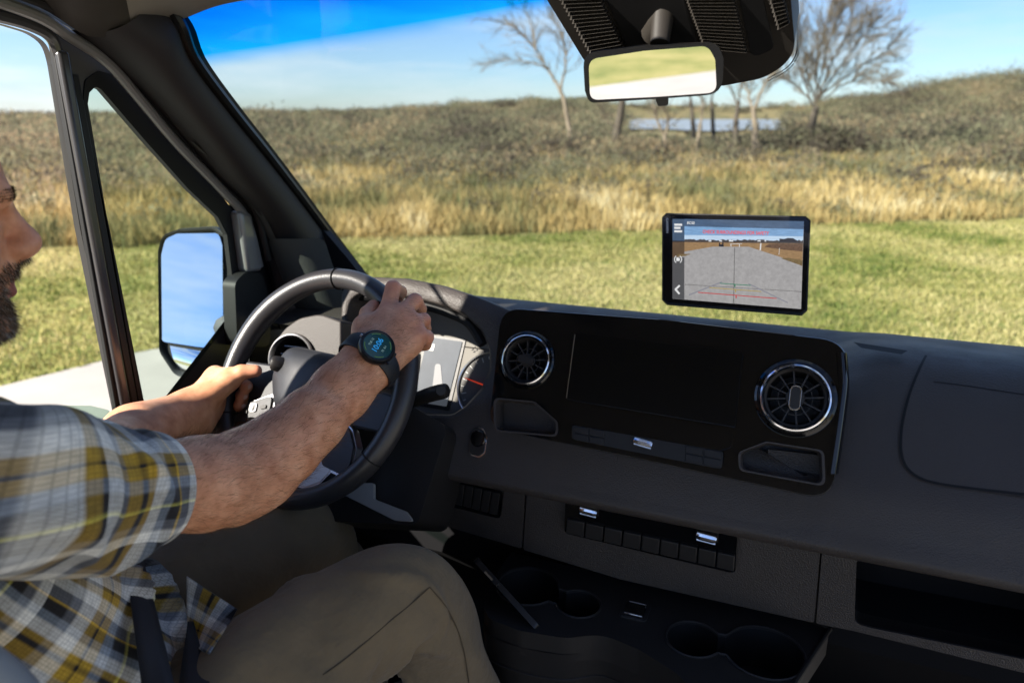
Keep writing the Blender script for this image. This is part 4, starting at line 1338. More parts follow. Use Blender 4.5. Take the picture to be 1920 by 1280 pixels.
# divider: parallel ribs of rubber and gloss frame
def bar(name, tl, bl, half, w0, w1, m, bev=0.002):
    a, b = FD.uv(*tl, w1), FD.uv(*bl, w1)
    plate(name, FD, [(a[0] - half, a[1]), (a[0] + half, a[1]), (b[0] + half, b[1]), (b[0] - half, b[1])], w0, w1, m, door, bevel=bev)
MT['gloss'] = mat('frame_gloss', (0.05, 0.048, 0.05), 0.22, spec=0.5)
bar('window_channel', (104, 75), (229, 795), 0.0055, 0.0, 0.010, MT['rubber'])
bar('window_channel', (121, 95), (246, 795), 0.0085, 0.0, 0.020, MT['gloss'], 0.005)
bar('window_channel', (112, 95), (238, 795), 0.002, 0.0, 0.015, MT['gloss'], 0.001)
bar('window_channel', (142, 140), (261, 795), 0.006, 0.0, 0.012, MT['rubber'])
# top runner of the door window and the grey body flange
tube('window_runner', vspline([FD.px(-160, -3, 0.008), FD.px(0, 32, 0.008), FD.px(60, 50, 0.008), FD.px(96, 72, 0.008), FD.px(112, 110, 0.008)], 24), 0.008, MT['gloss'], door, n=8)
fl = vspline([FD.px(-160, -50, 0.02), FD.px(0, 4, 0.02), FD.px(80, 35, 0.02), FD.px(127, 66, 0.02), FD.px(200, 116, 0.02), FD.px(262, 186, 0.02), FD.px(333, 270, 0.02), FD.px(417, 357, 0.02), FD.px(462, 412, 0.02), FD.px(486, 500, 0.02)], 50)
tube('door_flange', fl, 0.0085, MT['metal_grey'], door, n=10)
tube('door_seal', [p + Vector((0.012, 0.015, 0.012)) for p in fl], 0.007, MT['rubber'], door, n=8)
plate('flange_plate', FD, dpx([(450, 395), (474, 400), (494, 508), (466, 512)], 0.03), 0.0, 0.03, MT['metal_grey'], door, bevel=0.008, seg=3)
gb = plate('mirror_bracket_cover', FD, rpoly(dpx([(440, 530), (460, 510), (492, 513), (506, 560), (508, 650), (445, 650)], 0.03), 0.02, 4), 0.0, 0.03, MT['rubber'], door, bevel=0.012, seg=4)
plate('door_filler', FD, dpx([(440, 360), (480, 380), (560, 560), (650, 700), (520, 830), (470, 700), (480, 480)], -0.004), -0.02, -0.004, MT['rubber'], door)
tube('door_sill', [Vector((-1.035, 0.2, -0.523)), Vector((-1.035, 0.86, -0.523)), Vector((-1.03, 1.12, -0.53))], 0.013, MT['rubber'], door, n=10)

plate('door_corner_trim', FD, rpoly(dpx([(94, 74), (124, 58), (200, 114), (266, 190), (246, 188), (206, 147), (180, 140), (158, 150), (149, 200), (136, 190), (116, 108)]), 0.002), -0.006, 0.003, MT['frame_grey'], door)
plate('door_corner_trim', FD, dpx([(-200, -70), (0, -2), (80, 28), (128, 62), (112, 104), (98, 74), (60, 50), (0, 33), (-200, -12)]), -0.010, -0.002, MT['frame_grey'], door)
plate('door_corner_trim', FD, dpx([(-240, -160), (60, -70), (230, 40), (160, 84), (120, 62), (80, 38), (0, 6), (-240, -66)], -0.03), -0.036, -0.03, MT['frame_grey'], door)
loft('door_seal', [vspline([FD.px(x, y, 0.018) for x, y in [(120, 62), (200, 116), (262, 186), (333, 270), (417, 357), (462, 412), (486, 500)]], 30), vspline([FD.px(x, y, 0.024) for x, y in [(160, 50), (222, 104), (286, 170), (366, 260), (424, 328), (484, 388), (520, 470)]], 30)], MT['rubber'], door, closed=False, angle=180)
# ---- A-pillar trim: ruled and bulged between door flange and windshield edge
PI_PX = [(150, 60), (207, 108), (272, 172), (353, 262), (410, 328), (470, 388), (505, 455), (528, 560)]
pa = vspline([FD.px(x, y, 0.03) for x, y in PI_PX], 30)
pb = vspline([WE[0] + Vector((-0.02, -0.03, 0.04))] + [p + Vector((0, -0.012, 0)) for p in WE], 30)
rws = []
for a, b in zip(pa, pb):
    d = b - a
    n = Vector((0.75, -0.45, -0.45)).normalized()
    rws.append([a + Vector((-0.012, -0.0, 0))] + [a + d * f + n * (0.045 * math.sin(math.pi * f) ** 0.8) for f in np.linspace(0, 1, 13)] + [b + Vector((0.0, 0.03, 0.0))])
pillar = loft('windshield_pillar', rws, MT['trim'], van, closed=False, angle=180)
pillar['label'] = 'dark grey trim of the left windshield pillar'
tube('windshield_seal', [p + Vector((0.004, 0.0, 0)) for p in pb], 0.009, MT['frit'], pillar, n=8)
# small embossed patch near its top
q_ = [rws[5][9], rws[5][10], rws[9][10], rws[9][9]]
# foot of the pillar running into the dash
foot = [FD.px(500, 445, 0.03), FD.px(520, 500, 0.035), FD.px(545, 560, 0.045), FD.px(575, 610, 0.06)]
MT['trim_sunlit'] = mat('grained_sunlit_trim', (0.055, 0.058, 0.055), 0.6, grain=0.6, gscale=350, spec=0.3)  # lighter pillar trim, sunlight on the foot painted into its colour
ft2 = [p + Vector((0.10, 0.05, 0.0)) for p in foot]
loft('pillar_foot', [vspline(foot, 12), vspline([(a + b) / 2 + Vector((0.02, -0.03, 0.0)) for a, b in zip(foot, ft2)], 12), vspline(ft2, 12)], MT['trim_sunlit'], pillar, closed=False, angle=180, sub=1)
loft('pillar_foot', [vspline([FD.px(x, y, 0.034) for x, y in [(360, 268), (410, 325), (470, 386), (506, 452)]], 14), vspline([FD.px(x, y, 0.052) for x, y in [(362, 266), (428, 330), (492, 400), (528, 470)]], 14)], MT['trim_sunlit'], pillar, closed=False, angle=180)

FY = Frame((0, 1.33, 0), (1, 0, 0), (0, 0, 1))
plate('cowl_side', FY, FY.uvs([(490, 420), (600, 424), (650, 482), (694, 538), (650, 640), (490, 660)]), -0.02, 0.0, MT['trim'], pillar)
# ---- right windshield pillar (mirror of the left edge), header, roof and left wall
pr = [Vector((-0.4 - p.x, p.y, p.z)) for p in pb]
tp = tube('windshield_pillar', pr, 0.045, MT['trim'], van, n=12)
tp['label'] = 'dark trim of the passenger side windshield pillar'
A = [at_x(-200, -70, -1.02), at_x(60, 8, -1.02), at_x(160, 66, -0.985), at_x(222, 66, -0.955), at_x(263, 57, -0.94), at_x(332, 40, -0.90), at_x(400, 14, -0.83), at_x(470, -1, -0.74), at_x(700, -40, -0.50)]
A2 = vspline(A, 40)
hl = []
for p in A2:
    f = (p.x + 1.02) / 0.52
    hl.append([p + Vector((-0.02, 0.02, 0.03)), p, p + Vector((0.035, -0.035, 0.03)), p + Vector((0.10, -0.10, 0.065)), p + Vector((0.22, -0.22, 0.10)), p + Vector((0.5, -0.5, 0.13))])
hl_k = min(range(40), key=lambda i: abs(A2[i].x + 0.945))
MT['head_dark'] = mat('header_trim', (0.034, 0.029, 0.025), 0.7, grain=0.3, gscale=600, spec=0.2)
head = loft('headliner', hl[hl_k:], MT['head'], van, closed=False, angle=180)
loft('header_trim', hl[:hl_k + 1], MT['head_dark'], head, closed=False, angle=180)
head['label'] = 'beige headliner edge above the windshield corner'
lp = vspline([at_x(150, 62, -0.975), at_x(206, 70, -0.955), at_x(263, 57, -0.935)], 10)
FRf = Frame((0, 0, 0.285), (1, 0, 0), (0, 1, 0))
plate('roof', FRf, [(-1.06, -0.9), (0.3, -0.9), (0.6, 0.2), (0.6, 0.60), (-1.06, 0.60)], 0.0, 0.03, MT['head'], van)
plate('side_wall', FD, [(-1.2, -1.4), (0.43, -1.4), (0.40, 0.3), (-1.2, 0.3)], -0.08, 0.0, MT['trim'], van)

# ---- overhead sensor housing on the windshield, with louvres
_v = Vector((0, -0.75, 0.661))
FO = Frame(Vector((-0.2, 1.137, -0.037)), (1, 0, 0), _v)
ho_px = [(1018, -12), (1094, 112), (1130, 150), (1240, 165), (1358, 161), (1432, 147), (1470, 123), (1487, 100), (1490, 80), (1482, -12), (1440, -70), (1060, -70)]
ho = FO.uvs(ho_px, 0.02)
MT['housing'] = mat('sensor_housing', (0.022, 0.019, 0.016), 0.55, grain=0.15, gscale=900, spec=0.35)
housing = plate('sensor_housing', FO, rpoly(ho, [0, .05, .05, .05, .05, .05, .05, .05, .02, 0, 0, 0], 4), -0.03, 0.02, MT['housing'], van, bevel=0.014, seg=4)
housing['label'] = 'dark louvred sensor housing behind the interior mirror'
def louvres(tl, tr, br, bl, n, par, name='louvre'):
    # slanted slats inside a shallow tray
    for k in range(n):
        q = quad(FO, tl, tr, br, bl, 0.0, 1.0, (k + 0.10) / n, (k + 0.80) / n, 0.024)
        a, b, c, d = q
        V = [FO.p(*a, 0.029), FO.p(*b, 0.029), FO.p(*c, 0.0205), FO.p(*d, 0.0205), FO.p(*a, 0.018), FO.p(*b, 0.018), FO.p(*c, 0.018), FO.p(*d, 0.018)]
        mesh(name, V, [(0, 1, 2, 3), (4, 5, 6, 7), (0, 1, 5, 4), (1, 2, 6, 5), (2, 3, 7, 6), (3, 0, 4, 7)], MT['housing'], par, smooth=False)
louvres((1046, -12), (1122, -14), (1175, 98), (1113, 112), 17, housing)
louvres((1284, -12), (1375, -14), (1402, 100), (1322, 92), 17, housing)
louvres((1439, -14), (1468, -16), (1481, 46), (1460, 58), 9, housing)
plate('housing_channel', FO, FO.uvs([(1128, -14), (1280, -14), (1318, 110), (1184, 110)], 0.021), 0.0, 0.0225, MT['deep'], housing, bevel=0.003)
plate('housing_channel', FO, rpoly(FO.uvs([(1384, -14), (1428, -14), (1452, 90), (1410, 110)], 0.021), 0.01), 0.0, 0.0222, MT['deep'], housing, bevel=0.003)
# frit dots on the glass round the housing
dv, df = [], []
FG = Frame(Vector((-0.2, 1.165, -0.010)), (1, 0, 0), _v)
border = [tuple(p) for p in spline([(1484, -10), (1492, 40), (1495, 85), (1490, 108), (1474, 128), (1440, 147)], 60)]
for k, (x, y) in enumerate(border):
    for j in range(4):
        i0 = len(dv)
        u, v = FG.uv(x + j * 3.0 * (0.95 if k < 40 else 0.55), y + (0 if k < 40 else j * 2.4) + (1.5 if j % 2 else 0))
        r_ = 0.0010 * (1 - 0.2 * j)
        dv += [FG.p(u + r_ * math.cos(t), v + r_ * math.sin(t), 0.0) for t in np.linspace(0, 2 * math.pi, 7)[:-1]]
        df.append(tuple(range(i0, i0 + 6)))
fd = mesh('frit_dots', dv, df, MT['frit'], windshield, smooth=False)
fd['kind'] = 'stuff'

# ---- interior mirror
m_loc = at(1228, 136, 0.86)
m_out = Vector((0.25, -0.95, -0.172)).normalized()
m_n = (m_out - m_loc.normalized()).normalized()
m_u = Vector((0, 0, 1)).cross(m_n)
FM = Frame(m_loc, m_u, m_n.cross(m_u))
mh = rpoly(FM.uvs([(1093, 100), (1200, 86), (1345, 80), (1356, 110), (1354, 176), (1250, 184), (1105, 193), (1097, 170)]), [.016, .1, .022, .01, .022, .1, .016, .01], 6)
mg = rpoly(FM.uvs([(1104, 111), (1210, 95), (1327, 86), (1340, 112), (1343, 173), (1230, 181), (1107, 187)]), [.012, .1, .018, .01, .010, .1, .010], 6)
mir = plate('interior_mirror', FM, mh, -0.028, 0.004, MT['black'], van, bevel=0.006, seg=4)
mir['label'] = 'wide black framed interior mirror under the sensor housing'
plate('mirror_glass', FM, mg, 0.0042, 0.0062, MT['mirror'], mir, bevel=0.0008)
tb = FM.uvs([(1228, 184), (1254, 182), (1253, 199), (1234, 200)])
plate('dimming_tab', FM, rpoly(tb, 0.003), -0.012, -0.002, MT['black'], mir, bevel=0.002)
tube('mirror_stem', [FM.p(0.004, 0.03, -0.02), FM.p(0.006, 0.055, -0.035), FO.px(1228, 62, 0.02)], [0.011, 0.013, 0.017], MT['housing'], mir, n=16)

# ---- door mirror
s_loc = at_x(358, 565, -1.25)
s_out = Vector((-0.16, -0.92, 0.30)).normalized()
s_n = (s_out - s_loc.normalized()).normalized()
s_u = Vector((0, 0, 1)).cross(s_n)
FS = Frame(s_loc, s_u, s_n.cross(s_u))
sh = rpoly(FS.uvs([(298, 470), (306, 440), (340, 428), (405, 424), (428, 440), (440, 560), (436, 680), (420, 722), (330, 705), (300, 660)]), [.02, .03, .03, .03, .02, .1, .04, .03, .03, .04], 5)
cxs = sum(p[0] for p in sh) / len(sh); cys = sum(p[1] for p in sh) / len(sh)
def sc2(P, s): return [(cxs + (u - cxs) * s, cys + (v - cys) * s) for u, v in P]
MT['mir_house'] = mat('mirror_housing', (0.03, 0.032, 0.034), 0.45, grain=0.3, gscale=600, spec=0.45)
smir = loft('door_mirror', [[FS.p(u, v, w) for u, v in sc2(sh, s)] for s, w in ((0.93, -0.006), (0.955, 0.004), (0.99, 0.006), (1.0, 0.0), (1.02, -0.03), (0.9, -0.09), (0.6, -0.12), (0.1, -0.125))], MT['mir_house'], van, cap1=True, angle=50)
smir['label'] = 'tall outside door mirror reflecting blue sky'
plate('mirror_back', FS, sc2(sh, 0.94), -0.012, -0.006, MT['deep'], smir)
sg = rpoly(FS.uvs([(302, 480), (310, 448), (332, 438), (410, 437), (417, 460), (419, 655), (370, 650), (303, 640)]), [.01, .02, .02, .015, .01, .012, .1, .012], 5)
plate('mirror_glass', FS, sg, -0.005, 0.0005, MT['mirror'], smir, bevel=0.001)
# convex blind-spot glass below
cg = FS.uvs([(316, 648), (414, 664), (413, 704), (330, 690)])
cg0, cg1, cg2, cg3 = [Vector(p) for p in cg]
V, Fs = [], []
nn = 14
for i in range(nn):
    for j in range(nn):
        a, b = i / (nn - 1), j / (nn - 1)
        p = (cg0 * (1 - a) + cg1 * a) * (1 - b) + (cg3 * (1 - a) + cg2 * a) * b
        V.append(FS.p(p.x, p.y, -0.006 + 0.0075 * (1 - (2 * a - 1) ** 2) * 0.6 + 0.0075 * (1 - (2 * b - 1) ** 2) * 0.5))
for i in range(nn - 1):
    for j in range(nn - 1):
        Fs.append((i * nn + j, (i + 1) * nn + j, (i + 1) * nn + j + 1, i * nn + j + 1))
mesh('blind_spot_glass', V, Fs, MT['mirror'], smir, angle=180)
tube('mirror_arm', [FS.p(0.05, -0.05, -0.05), Vector((-1.10, 1.22, -0.46)), Vector((-1.03, 1.20, -0.48))], [0.04, 0.04, 0.05], MT['mir_house'], smir, n=14)

# ---- wipers at the foot of the glass
def wp(l, y): return [at_y(a, b, y) for a, b in l]
w1 = tube('windshield_wiper', vspline(wp([(1120, 586), (1200, 592), (1300, 601), (1425, 613)], 1.62), 16), 0.006, MT['rubber'], van, n=6)
w1['label'] = 'wiper blade resting above the centre panel'
tube('wiper_arm', vspline(wp([(1330, 612), (1400, 616), (1430, 622)], 1.61), 8), 0.008, MT['black'], w1, n=6)
w2 = tube('windshield_wiper', vspline(wp([(1560, 636), (1700, 648), (1800, 655), (1990, 672)], 1.58), 16), 0.006, MT['rubber'], van, n=6)
w2['label'] = 'wiper blade resting above the right dashboard'
tube('wiper_arm', vspline(wp([(1800, 656), (1890, 668), (1990, 684)], 1.56), 8), 0.006, MT['black'], w2, n=6)
# ================================================================== the driver
def A3(v): return np.array([v[0], v[1], v[2]], dtype=np.float64)

class Cone:
    """round cone: a capsule whose radius runs from ra to rb"""
    def __init__(s, a, b, ra, rb):
        s.a, s.b, s.ra, s.rb = A3(a), A3(b), ra, rb
        s.ab = s.b - s.a
        s.l2 = max(float(s.ab @ s.ab), 1e-12)
    on = True
    def d(s, P):
        q = P - s.a
        t = np.clip((q @ s.ab) / s.l2, 0, 1)
        e = q - t[:, None] * s.ab
        return np.sqrt((e * e).sum(1)) - (s.ra + (s.rb - s.ra) * t)
class Ell:
    """ellipsoid, axis aligned unless given axes (rows)"""
    def __init__(s, c, r, ax=None):
        s.c, s.r = A3(c), np.array(r, dtype=np.float64)
        s.ax = None if ax is None else np.array([A3(v) for v in ax])
    on = True
    def d(s, P):
        q = P - s.c
        if s.ax is not None: q = q @ s.ax.T
        k0 = np.sqrt(((q / s.r) ** 2).sum(1))
        k1 = np.sqrt(((q / s.r ** 2) ** 2).sum(1)) + 1e-9
        return k0 * (k0 - 1.0) / k1
def smin(a, b, k):
    h = np.clip(0.5 + 0.5 * (b - a) / k, 0, 1)
    return b + (a - b) * h - k * h * (1 - h)
def smax(a, b, k): return -smin(-a, -b, k)

def surface_net(fn, lo, hi, h, slack=0.03, B=16):
    lo = np.array(lo, float); hi = np.array(hi, float)
    nb = np.ceil((hi - lo) / (h * B)).astype(int)
    ii = np.stack(np.meshgrid(*[np.arange(k) for k in nb], indexing='ij'), -1).reshape(-1, 3)
    cen = lo + (ii + 0.5) * h * B
    dc = np.concatenate([fn(cen[k:k + 60000]) for k in range(0, len(cen), 60000)])
    keep = ii[np.abs(dc) < h * B * 0.87 + slack]
    N = nb * B + 4
    def gid(c): return (c[..., 0] * N[1] + c[..., 1]) * N[2] + c[..., 2]
    loc = np.stack(np.meshgrid(*[np.arange(B + 1)] * 3, indexing='ij'), -1).reshape(-1, 3)
    cell_id, cell_p, quads = [], [], []
    corners = np.array([[i, j, k] for i in (0, 1) for j in (0, 1) for k in (0, 1)])
    edges = [(a, b) for a in range(8) for b in range(a + 1, 8) if np.abs(corners[a] - corners[b]).sum() == 1]
    for blk in keep:
        base = blk * B
        prep(lo + (base + B * 0.5) * h, h * B * 0.87)
        val = fn(lo + (base + loc) * h).reshape(B + 1, B + 1, B + 1)
        if val.min() > 0 or val.max() < 0: continue
        cv = np.stack([val[c[0]:B + c[0], c[1]:B + c[1], c[2]:B + c[2]] for c in corners], -1)
        neg = (cv < 0).sum(-1)
        act = np.argwhere((neg > 0) & (neg < 8))
        v8 = cv[act[:, 0], act[:, 1], act[:, 2]]
        acc = np.zeros((len(act), 3)); cnt = np.zeros(len(act))
        for a, b in edges:
            va, vb = v8[:, a], v8[:, b]
            m = (va < 0) != (vb < 0)
            t = np.where(m, va / np.where(m, va - vb, 1), 0)
            p = corners[a] + t[:, None] * (corners[b] - corners[a])
            acc += np.where(m[:, None], p, 0); cnt += m
        cell_id.append(gid(base + act)); cell_p.append(lo + (base + act + acc / cnt[:, None]) * h)
        for ax in range(3):
            s0 = [slice(0, B)] * 3; s1 = [slice(0, B)] * 3
            s1[ax] = slice(1, B + 1)
            a_, b_ = val[tuple(s0)], val[tuple(s1)]
            e = np.argwhere((a_ < 0) != (b_ < 0))
            if not len(e): continue
            fl = a_[e[:, 0], e[:, 1], e[:, 2]] < 0
            g0 = base + e
            o1 = np.zeros(3, int); o2 = np.zeros(3, int)
            o1[(ax + 1) % 3] = 1; o2[(ax + 2) % 3] = 1
            q = np.stack([gid(g0), gid(g0 - o1), gid(g0 - o1 - o2), gid(g0 - o2)], 1)
            q[~fl] = q[~fl][:, ::-1]
            quads.append(q)
    ids = np.concatenate(cell_id); P = np.concatenate(cell_p); Q = np.concatenate(quads)
    o = np.argsort(ids); ids = ids[o]; P = P[o]
    k = np.searchsorted(ids, Q)
    ok = (k < len(ids)).all(1)
    k, Q = k[ok], Q[ok]
    ok = (ids[k] == Q).all(1)
    return P, k[ok]

# ---- pose, laid out on the wheel, seat and pedals
def chain(pts, rad):
    return [Cone(pts[i], pts[i + 1], rad[i], rad[i + 1]) for i in range(len(pts) - 1)]
# right arm
r_sh = Vector((-0.605, 0.355, -0.30))
RA = [at(12, 917, 0.62), at(200, 918, 0.72), at(380, 906, 0.845), at(462, 880, 0.915), at(530, 838, 0.955), at(585, 788, 0.99), at(640, 733, 1.03), at(690, 680, 1.062)]
RA_R = [0.054, 0.050, 0.0495, 0.0475, 0.0445, 0.0405, 0.0338, 0.0280]
arm_r = chain(RA, RA_R)
ax_f = (RA[-1] - RA[4]).normalized()
sd = ax_f.cross((-RA[-1]).normalized()).normalized()           # across the wrist
arm_r += [Cone(RA[-2] + sd * 0.006, RA[-1] + sd * 0.011, 0.031, 0.0235), Cone(RA[-2] - sd * 0.006, RA[-1] - sd * 0.010, 0.031, 0.0235),
          Cone(at(505, 905, 0.925), at(440, 935, 0.885), 0.026, 0.030)]
wrist = at(693, 674, 1.068)
mcp = [at(727, 584, 1.128), at(754, 588, 1.124), at(774, 604, 1.120), at(785, 628, 1.113)]
palm_r = [Cone(wrist, mcp[0], 0.0215, 0.0150), Cone(wrist, mcp[1], 0.021, 0.0150), Cone(wrist + sd * 0.0, mcp[2], 0.021, 0.0145), Cone(at(708, 684, 1.066), mcp[3], 0.0200, 0.0135),
          Cone(at(712, 690, 1.072), at(770, 648, 1.112), 0.019, 0.0165), Cone(at(678, 658, 1.072), at(684, 612, 1.105), 0.021, 0.0165), Cone(at(684, 615, 1.105), at(722, 600, 1.122), 0.014, 0.012)]
fin_r = [chain([mcp[0], at(737, 540, 1.150), at(751, 547, 1.186), at(745, 563, 1.199)], [0.0138, 0.0120, 0.0102, 0.0086]),
         chain([mcp[1], at(778, 564, 1.148), at(788, 579, 1.182), at(773, 590, 1.196)], [0.0138, 0.0118, 0.0102, 0.0086]),
         chain([mcp[2], at(794, 600, 1.140), at(797, 616, 1.172), at(779, 625, 1.186)], [0.0132, 0.0110, 0.0096, 0.0082]),
         chain([mcp[3], at(800, 632, 1.128), at(798, 646, 1.158), at(782, 651, 1.172)], [0.0122, 0.0108, 0.0092, 0.0080]),
         chain([at(684, 614, 1.105), at(689, 588, 1.140), at(700, 573, 1.168)], [0.0150, 0.0122, 0.0098])]
# left arm
LW = at(352, 776, 1.205)
LA = [Vector((-0.955, 0.37, -0.32)), at(190, 868, 0.985), at(258, 822, 1.10), LW]
arm_l = chain(LA, [0.058, 0.050, 0.044, 0.029])
lsd = (LW - LA[1]).normalized().cross((-LW).normalized()).normalized()
arm_l += [Cone(at(258, 822, 1.10) + lsd * 0.004, LW + lsd * 0.010, 0.042, 0.0235), Cone(at(258, 822, 1.10) - lsd * 0.004, LW - lsd * 0.010, 0.042, 0.0235)]
palm_l = [Cone(at(358, 770, 1.21), at(404, 706, 1.262), 0.027, 0.0165), Cone(at(362, 780, 1.21), at(402, 742, 1.255), 0.026, 0.0185), Cone(at(358, 766, 1.205), at(428, 714, 1.232), 0.027, 0.0175),
          Cone(at(404, 704, 1.255), at(432, 706, 1.238), 0.013, 0.015), Cone(at(372, 792, 1.215), at(400, 765, 1.25), 0.024, 0.018)]
fin_l = [chain([at(428, 714, 1.232), at(452, 698, 1.234), at(480, 695, 1.238)], [0.0168, 0.0130, 0.0104])]
for k_, (dx, dy) in enumerate([(0, 0), (-8, 19), (-12, 36)]):
    fin_l.append(chain([at(403, 706 + dy, 1.272), at(424, 706 + dy, 1.330), at(458 + dx * 0.6, 716 + dy, 1.318), at(462 + dx, 725 + dy, 1.258)], [0.0142, 0.0122, 0.0118, 0.0110]))
# head, in a frame hung on the tip of the nose
NT = at(77, 452, 0.80)
HY = R(22)
HC, HS = math.cos(HY), math.sin(HY)
def H(x, y, z): return NT + Vector((x * HC + y * HS, -x * HS + y * HC, z))
HAX = [Vector((HC, -HS, 0)), Vector((HS, HC, 0)), Vector((0, 0, 1))]
skull = [Ell(H(0, -0.118, 0.070), (0.074, 0.095, 0.092), HAX), Ell(H(0, -0.094, 0.0), (0.060, 0.052, 0.082), HAX), Ell(H(0, -0.098, -0.045), (0.055, 0.052, 0.045), HAX)]
face = [Cone(H(-0.03, -0.040, 0.054), H(0.03, -0.040, 0.054), 0.016, 0.016),
        Cone(H(0, -0.0315, 0.044), H(0, -0.0145, 0.001), 0.0092, 0.0132),
        Cone(H(0, -0.0145, 0.001), H(0, -0.026, -0.010), 0.0115, 0.009),
        Ell(H(0.0130, -0.024, -0.004), (0.0085, 0.012, 0.0095), HAX), Ell(H(-0.0130, -0.024, -0.004), (0.0085, 0.012, 0.0095), HAX),
        Ell(H(0.040, -0.072, 0.004), (0.022, 0.024, 0.028), HAX), Ell(H(-0.040, -0.072, 0.004), (0.022, 0.024, 0.028), HAX),
        Ell(H(0, -0.048, -0.026), (0.026, 0.019, 0.015), HAX),
        Ell(H(0, -0.060, -0.076), (0.025, 0.020, 0.020), HAX),
        Cone(H(0.012, -0.064, -0.078), H(0.053, -0.12, -0.055), 0.017, 0.015), Cone(H(-0.012, -0.064, -0.078), H(-0.053, -0.12, -0.055), 0.017, 0.015)]
lips = [Cone(H(-0.016, -0.040, -0.0365), H(0.016, -0.040, -0.0365), 0.0052, 0.0052), Cone(H(-0.014, -0.0395, -0.0460), H(0.014, -0.0395, -0.0460), 0.0066, 0.0066)]
ears = [Ell(H(s_ * 0.075, -0.122, 0.022), (0.010, 0.018, 0.031), HAX) for s_ in (-1, 1)]
neck = [Cone(H(0, -0.125, -0.05), (-0.795, 0.36, -0.30), 0.057, 0.064)]
socket = [Ell(H(s_ * 0.030, -0.034, 0.030), (0.015, 0.008, 0.009), HAX) for s_ in (-1, 1)]
torso = [Cone((-0.79, 0.33, -0.38), (-0.79, 0.36, -0.62), 0.115, 0.125), Cone((-0.66, 0.34, -0.30), (-0.93, 0.34, -0.30), 0.058, 0.058), Cone((-0.79, 0.30, -0.26), (-0.79, 0.33, -0.40), 0.07, 0.11)]
K_HIP, K_KNEE = Vector((-0.665, 0.36, -0.70)), Vector((-0.470, 0.725, -0.622))
legs = [Cone(K_HIP, K_KNEE, 0.07, 0.045), Cone(K_KNEE + Vector((0.01, 0.03, -0.03)), (-0.408, 0.915, -1.15), 0.04, 0.032), Cone((-0.88, 0.36, -0.70), at(545, 1018, 1.22), 0.07, 0.045),
        Cone(at(545, 1018, 1.22), (-0.80, 1.08, -1.15), 0.045, 0.032), Cone((-0.68, 0.36, -0.69), (-0.88, 0.36, -0.69), 0.09, 0.09)]

def group_d(P, prims, k, cull=0.10):
    d = None
    for c in prims:
        if not c.on: continue
        e = c.d(P)
        d = e if d is None else smin(d, e, k)
    return np.full(len(P), 0.5) if d is None else d
def bbox_d(P, prims):
    lo = np.min([np.minimum(getattr(c, 'a', getattr(c, 'c', None)), getattr(c, 'b', getattr(c, 'c', None))) - max(getattr(c, 'ra', 0), getattr(c, 'rb', 0), float(np.max(getattr(c, 'r', 0)))) for c in prims], axis=0)
    hi = np.max([np.maximum(getattr(c, 'a', getattr(c, 'c', None)), getattr(c, 'b', getattr(c, 'c', None))) + max(getattr(c, 'ra', 0), getattr(c, 'rb', 0), float(np.max(getattr(c, 'r', 0)))) for c in prims], axis=0)
    q = np.maximum(np.maximum(lo - P, P - hi), 0)
    return np.sqrt((q * q).sum(1))
def limited(P, prims, fn, far=0.06):
    """evaluate only near the group; elsewhere a safe lower bound"""
    b = bbox_d(P, prims)
    out = b + far * 0.5
    m = b < far
    if m.any(): out[m] = fn(P[m])
    return out
def hand_d(P, palm, fingers, arm):
    d = group_d(P, palm, 0.016)
    d = smin(d, group_d(P, arm, 0.022), 0.020)
    for f in fingers:
        d = smin(d, group_d(P, f, 0.0035), 0.0040)
    return d
def head_d(P):
    d = group_d(P, skull, 0.03)
    d = smin(d, group_d(P, neck, 0.02), 0.03)
    for c in face:
        if c.on: d = smin(d, c.d(P), 0.012)
    for c in lips:
        if c.on: d = smin(d, c.d(P), 0.004)
    for c in ears:
        if c.on: d = smin(d, c.d(P), 0.008)
    for c in socket:
        if c.on: d = smax(d, -c.d(P), 0.008)
    return d
def body_d(P):
    d = np.full(len(P), 0.5)
    for fn, prims, k in PARTS:
        act = [c for c in prims if c.on]
        if act: d = smin(d, fn(P), k)
    return d
PARTS = [(lambda Q: group_d(Q, torso, 0.05), torso, 0.012), (lambda Q: hand_d(Q, palm_r, fin_r, arm_r), palm_r + arm_r + sum(fin_r, []), 0.012), (lambda Q: hand_d(Q, palm_l, fin_l, arm_l), palm_l + arm_l + sum(fin_l, []), 0.012),
         (head_d, skull + face + lips + ears + neck, 0.03), (lambda Q: group_d(Q, legs, 0.03), legs, 0.03)]
ALLP = sum([p for _, p, _ in PARTS], []) + socket
def prep(c, rad):
    c = c[None]
    for p_ in ALLP: p_.on = float(p_.d(c)[0]) < rad + 0.05
def all_on():
    for p_ in ALLP: p_.on = True
BP, BQ = surface_net(body_d, (-1.10, 0.10, -1.22), (-0.33, 1.17, 0.11), 0.0028, slack=0.02)
all_on()
# a light relaxation takes the grid steps out
def relax(P, Q, it=2, f=0.5):
    n = len(P)
    e = np.concatenate([Q[:, [0, 1]], Q[:, [1, 2]], Q[:, [2, 3]], Q[:, [3, 0]]])
    for _ in range(it):
        s = np.zeros_like(P); c = np.zeros(n)
        for k in range(3):
            s[:, k] = np.bincount(e[:, 0], P[e[:, 1], k], n) + np.bincount(e[:, 1], P[e[:, 0], k], n)
        c = np.bincount(e[:, 0], minlength=n) + np.bincount(e[:, 1], minlength=n)
        P = P + f * (s / np.maximum(c, 1)[:, None] - P)
    return P
BP = relax(BP, BQ)
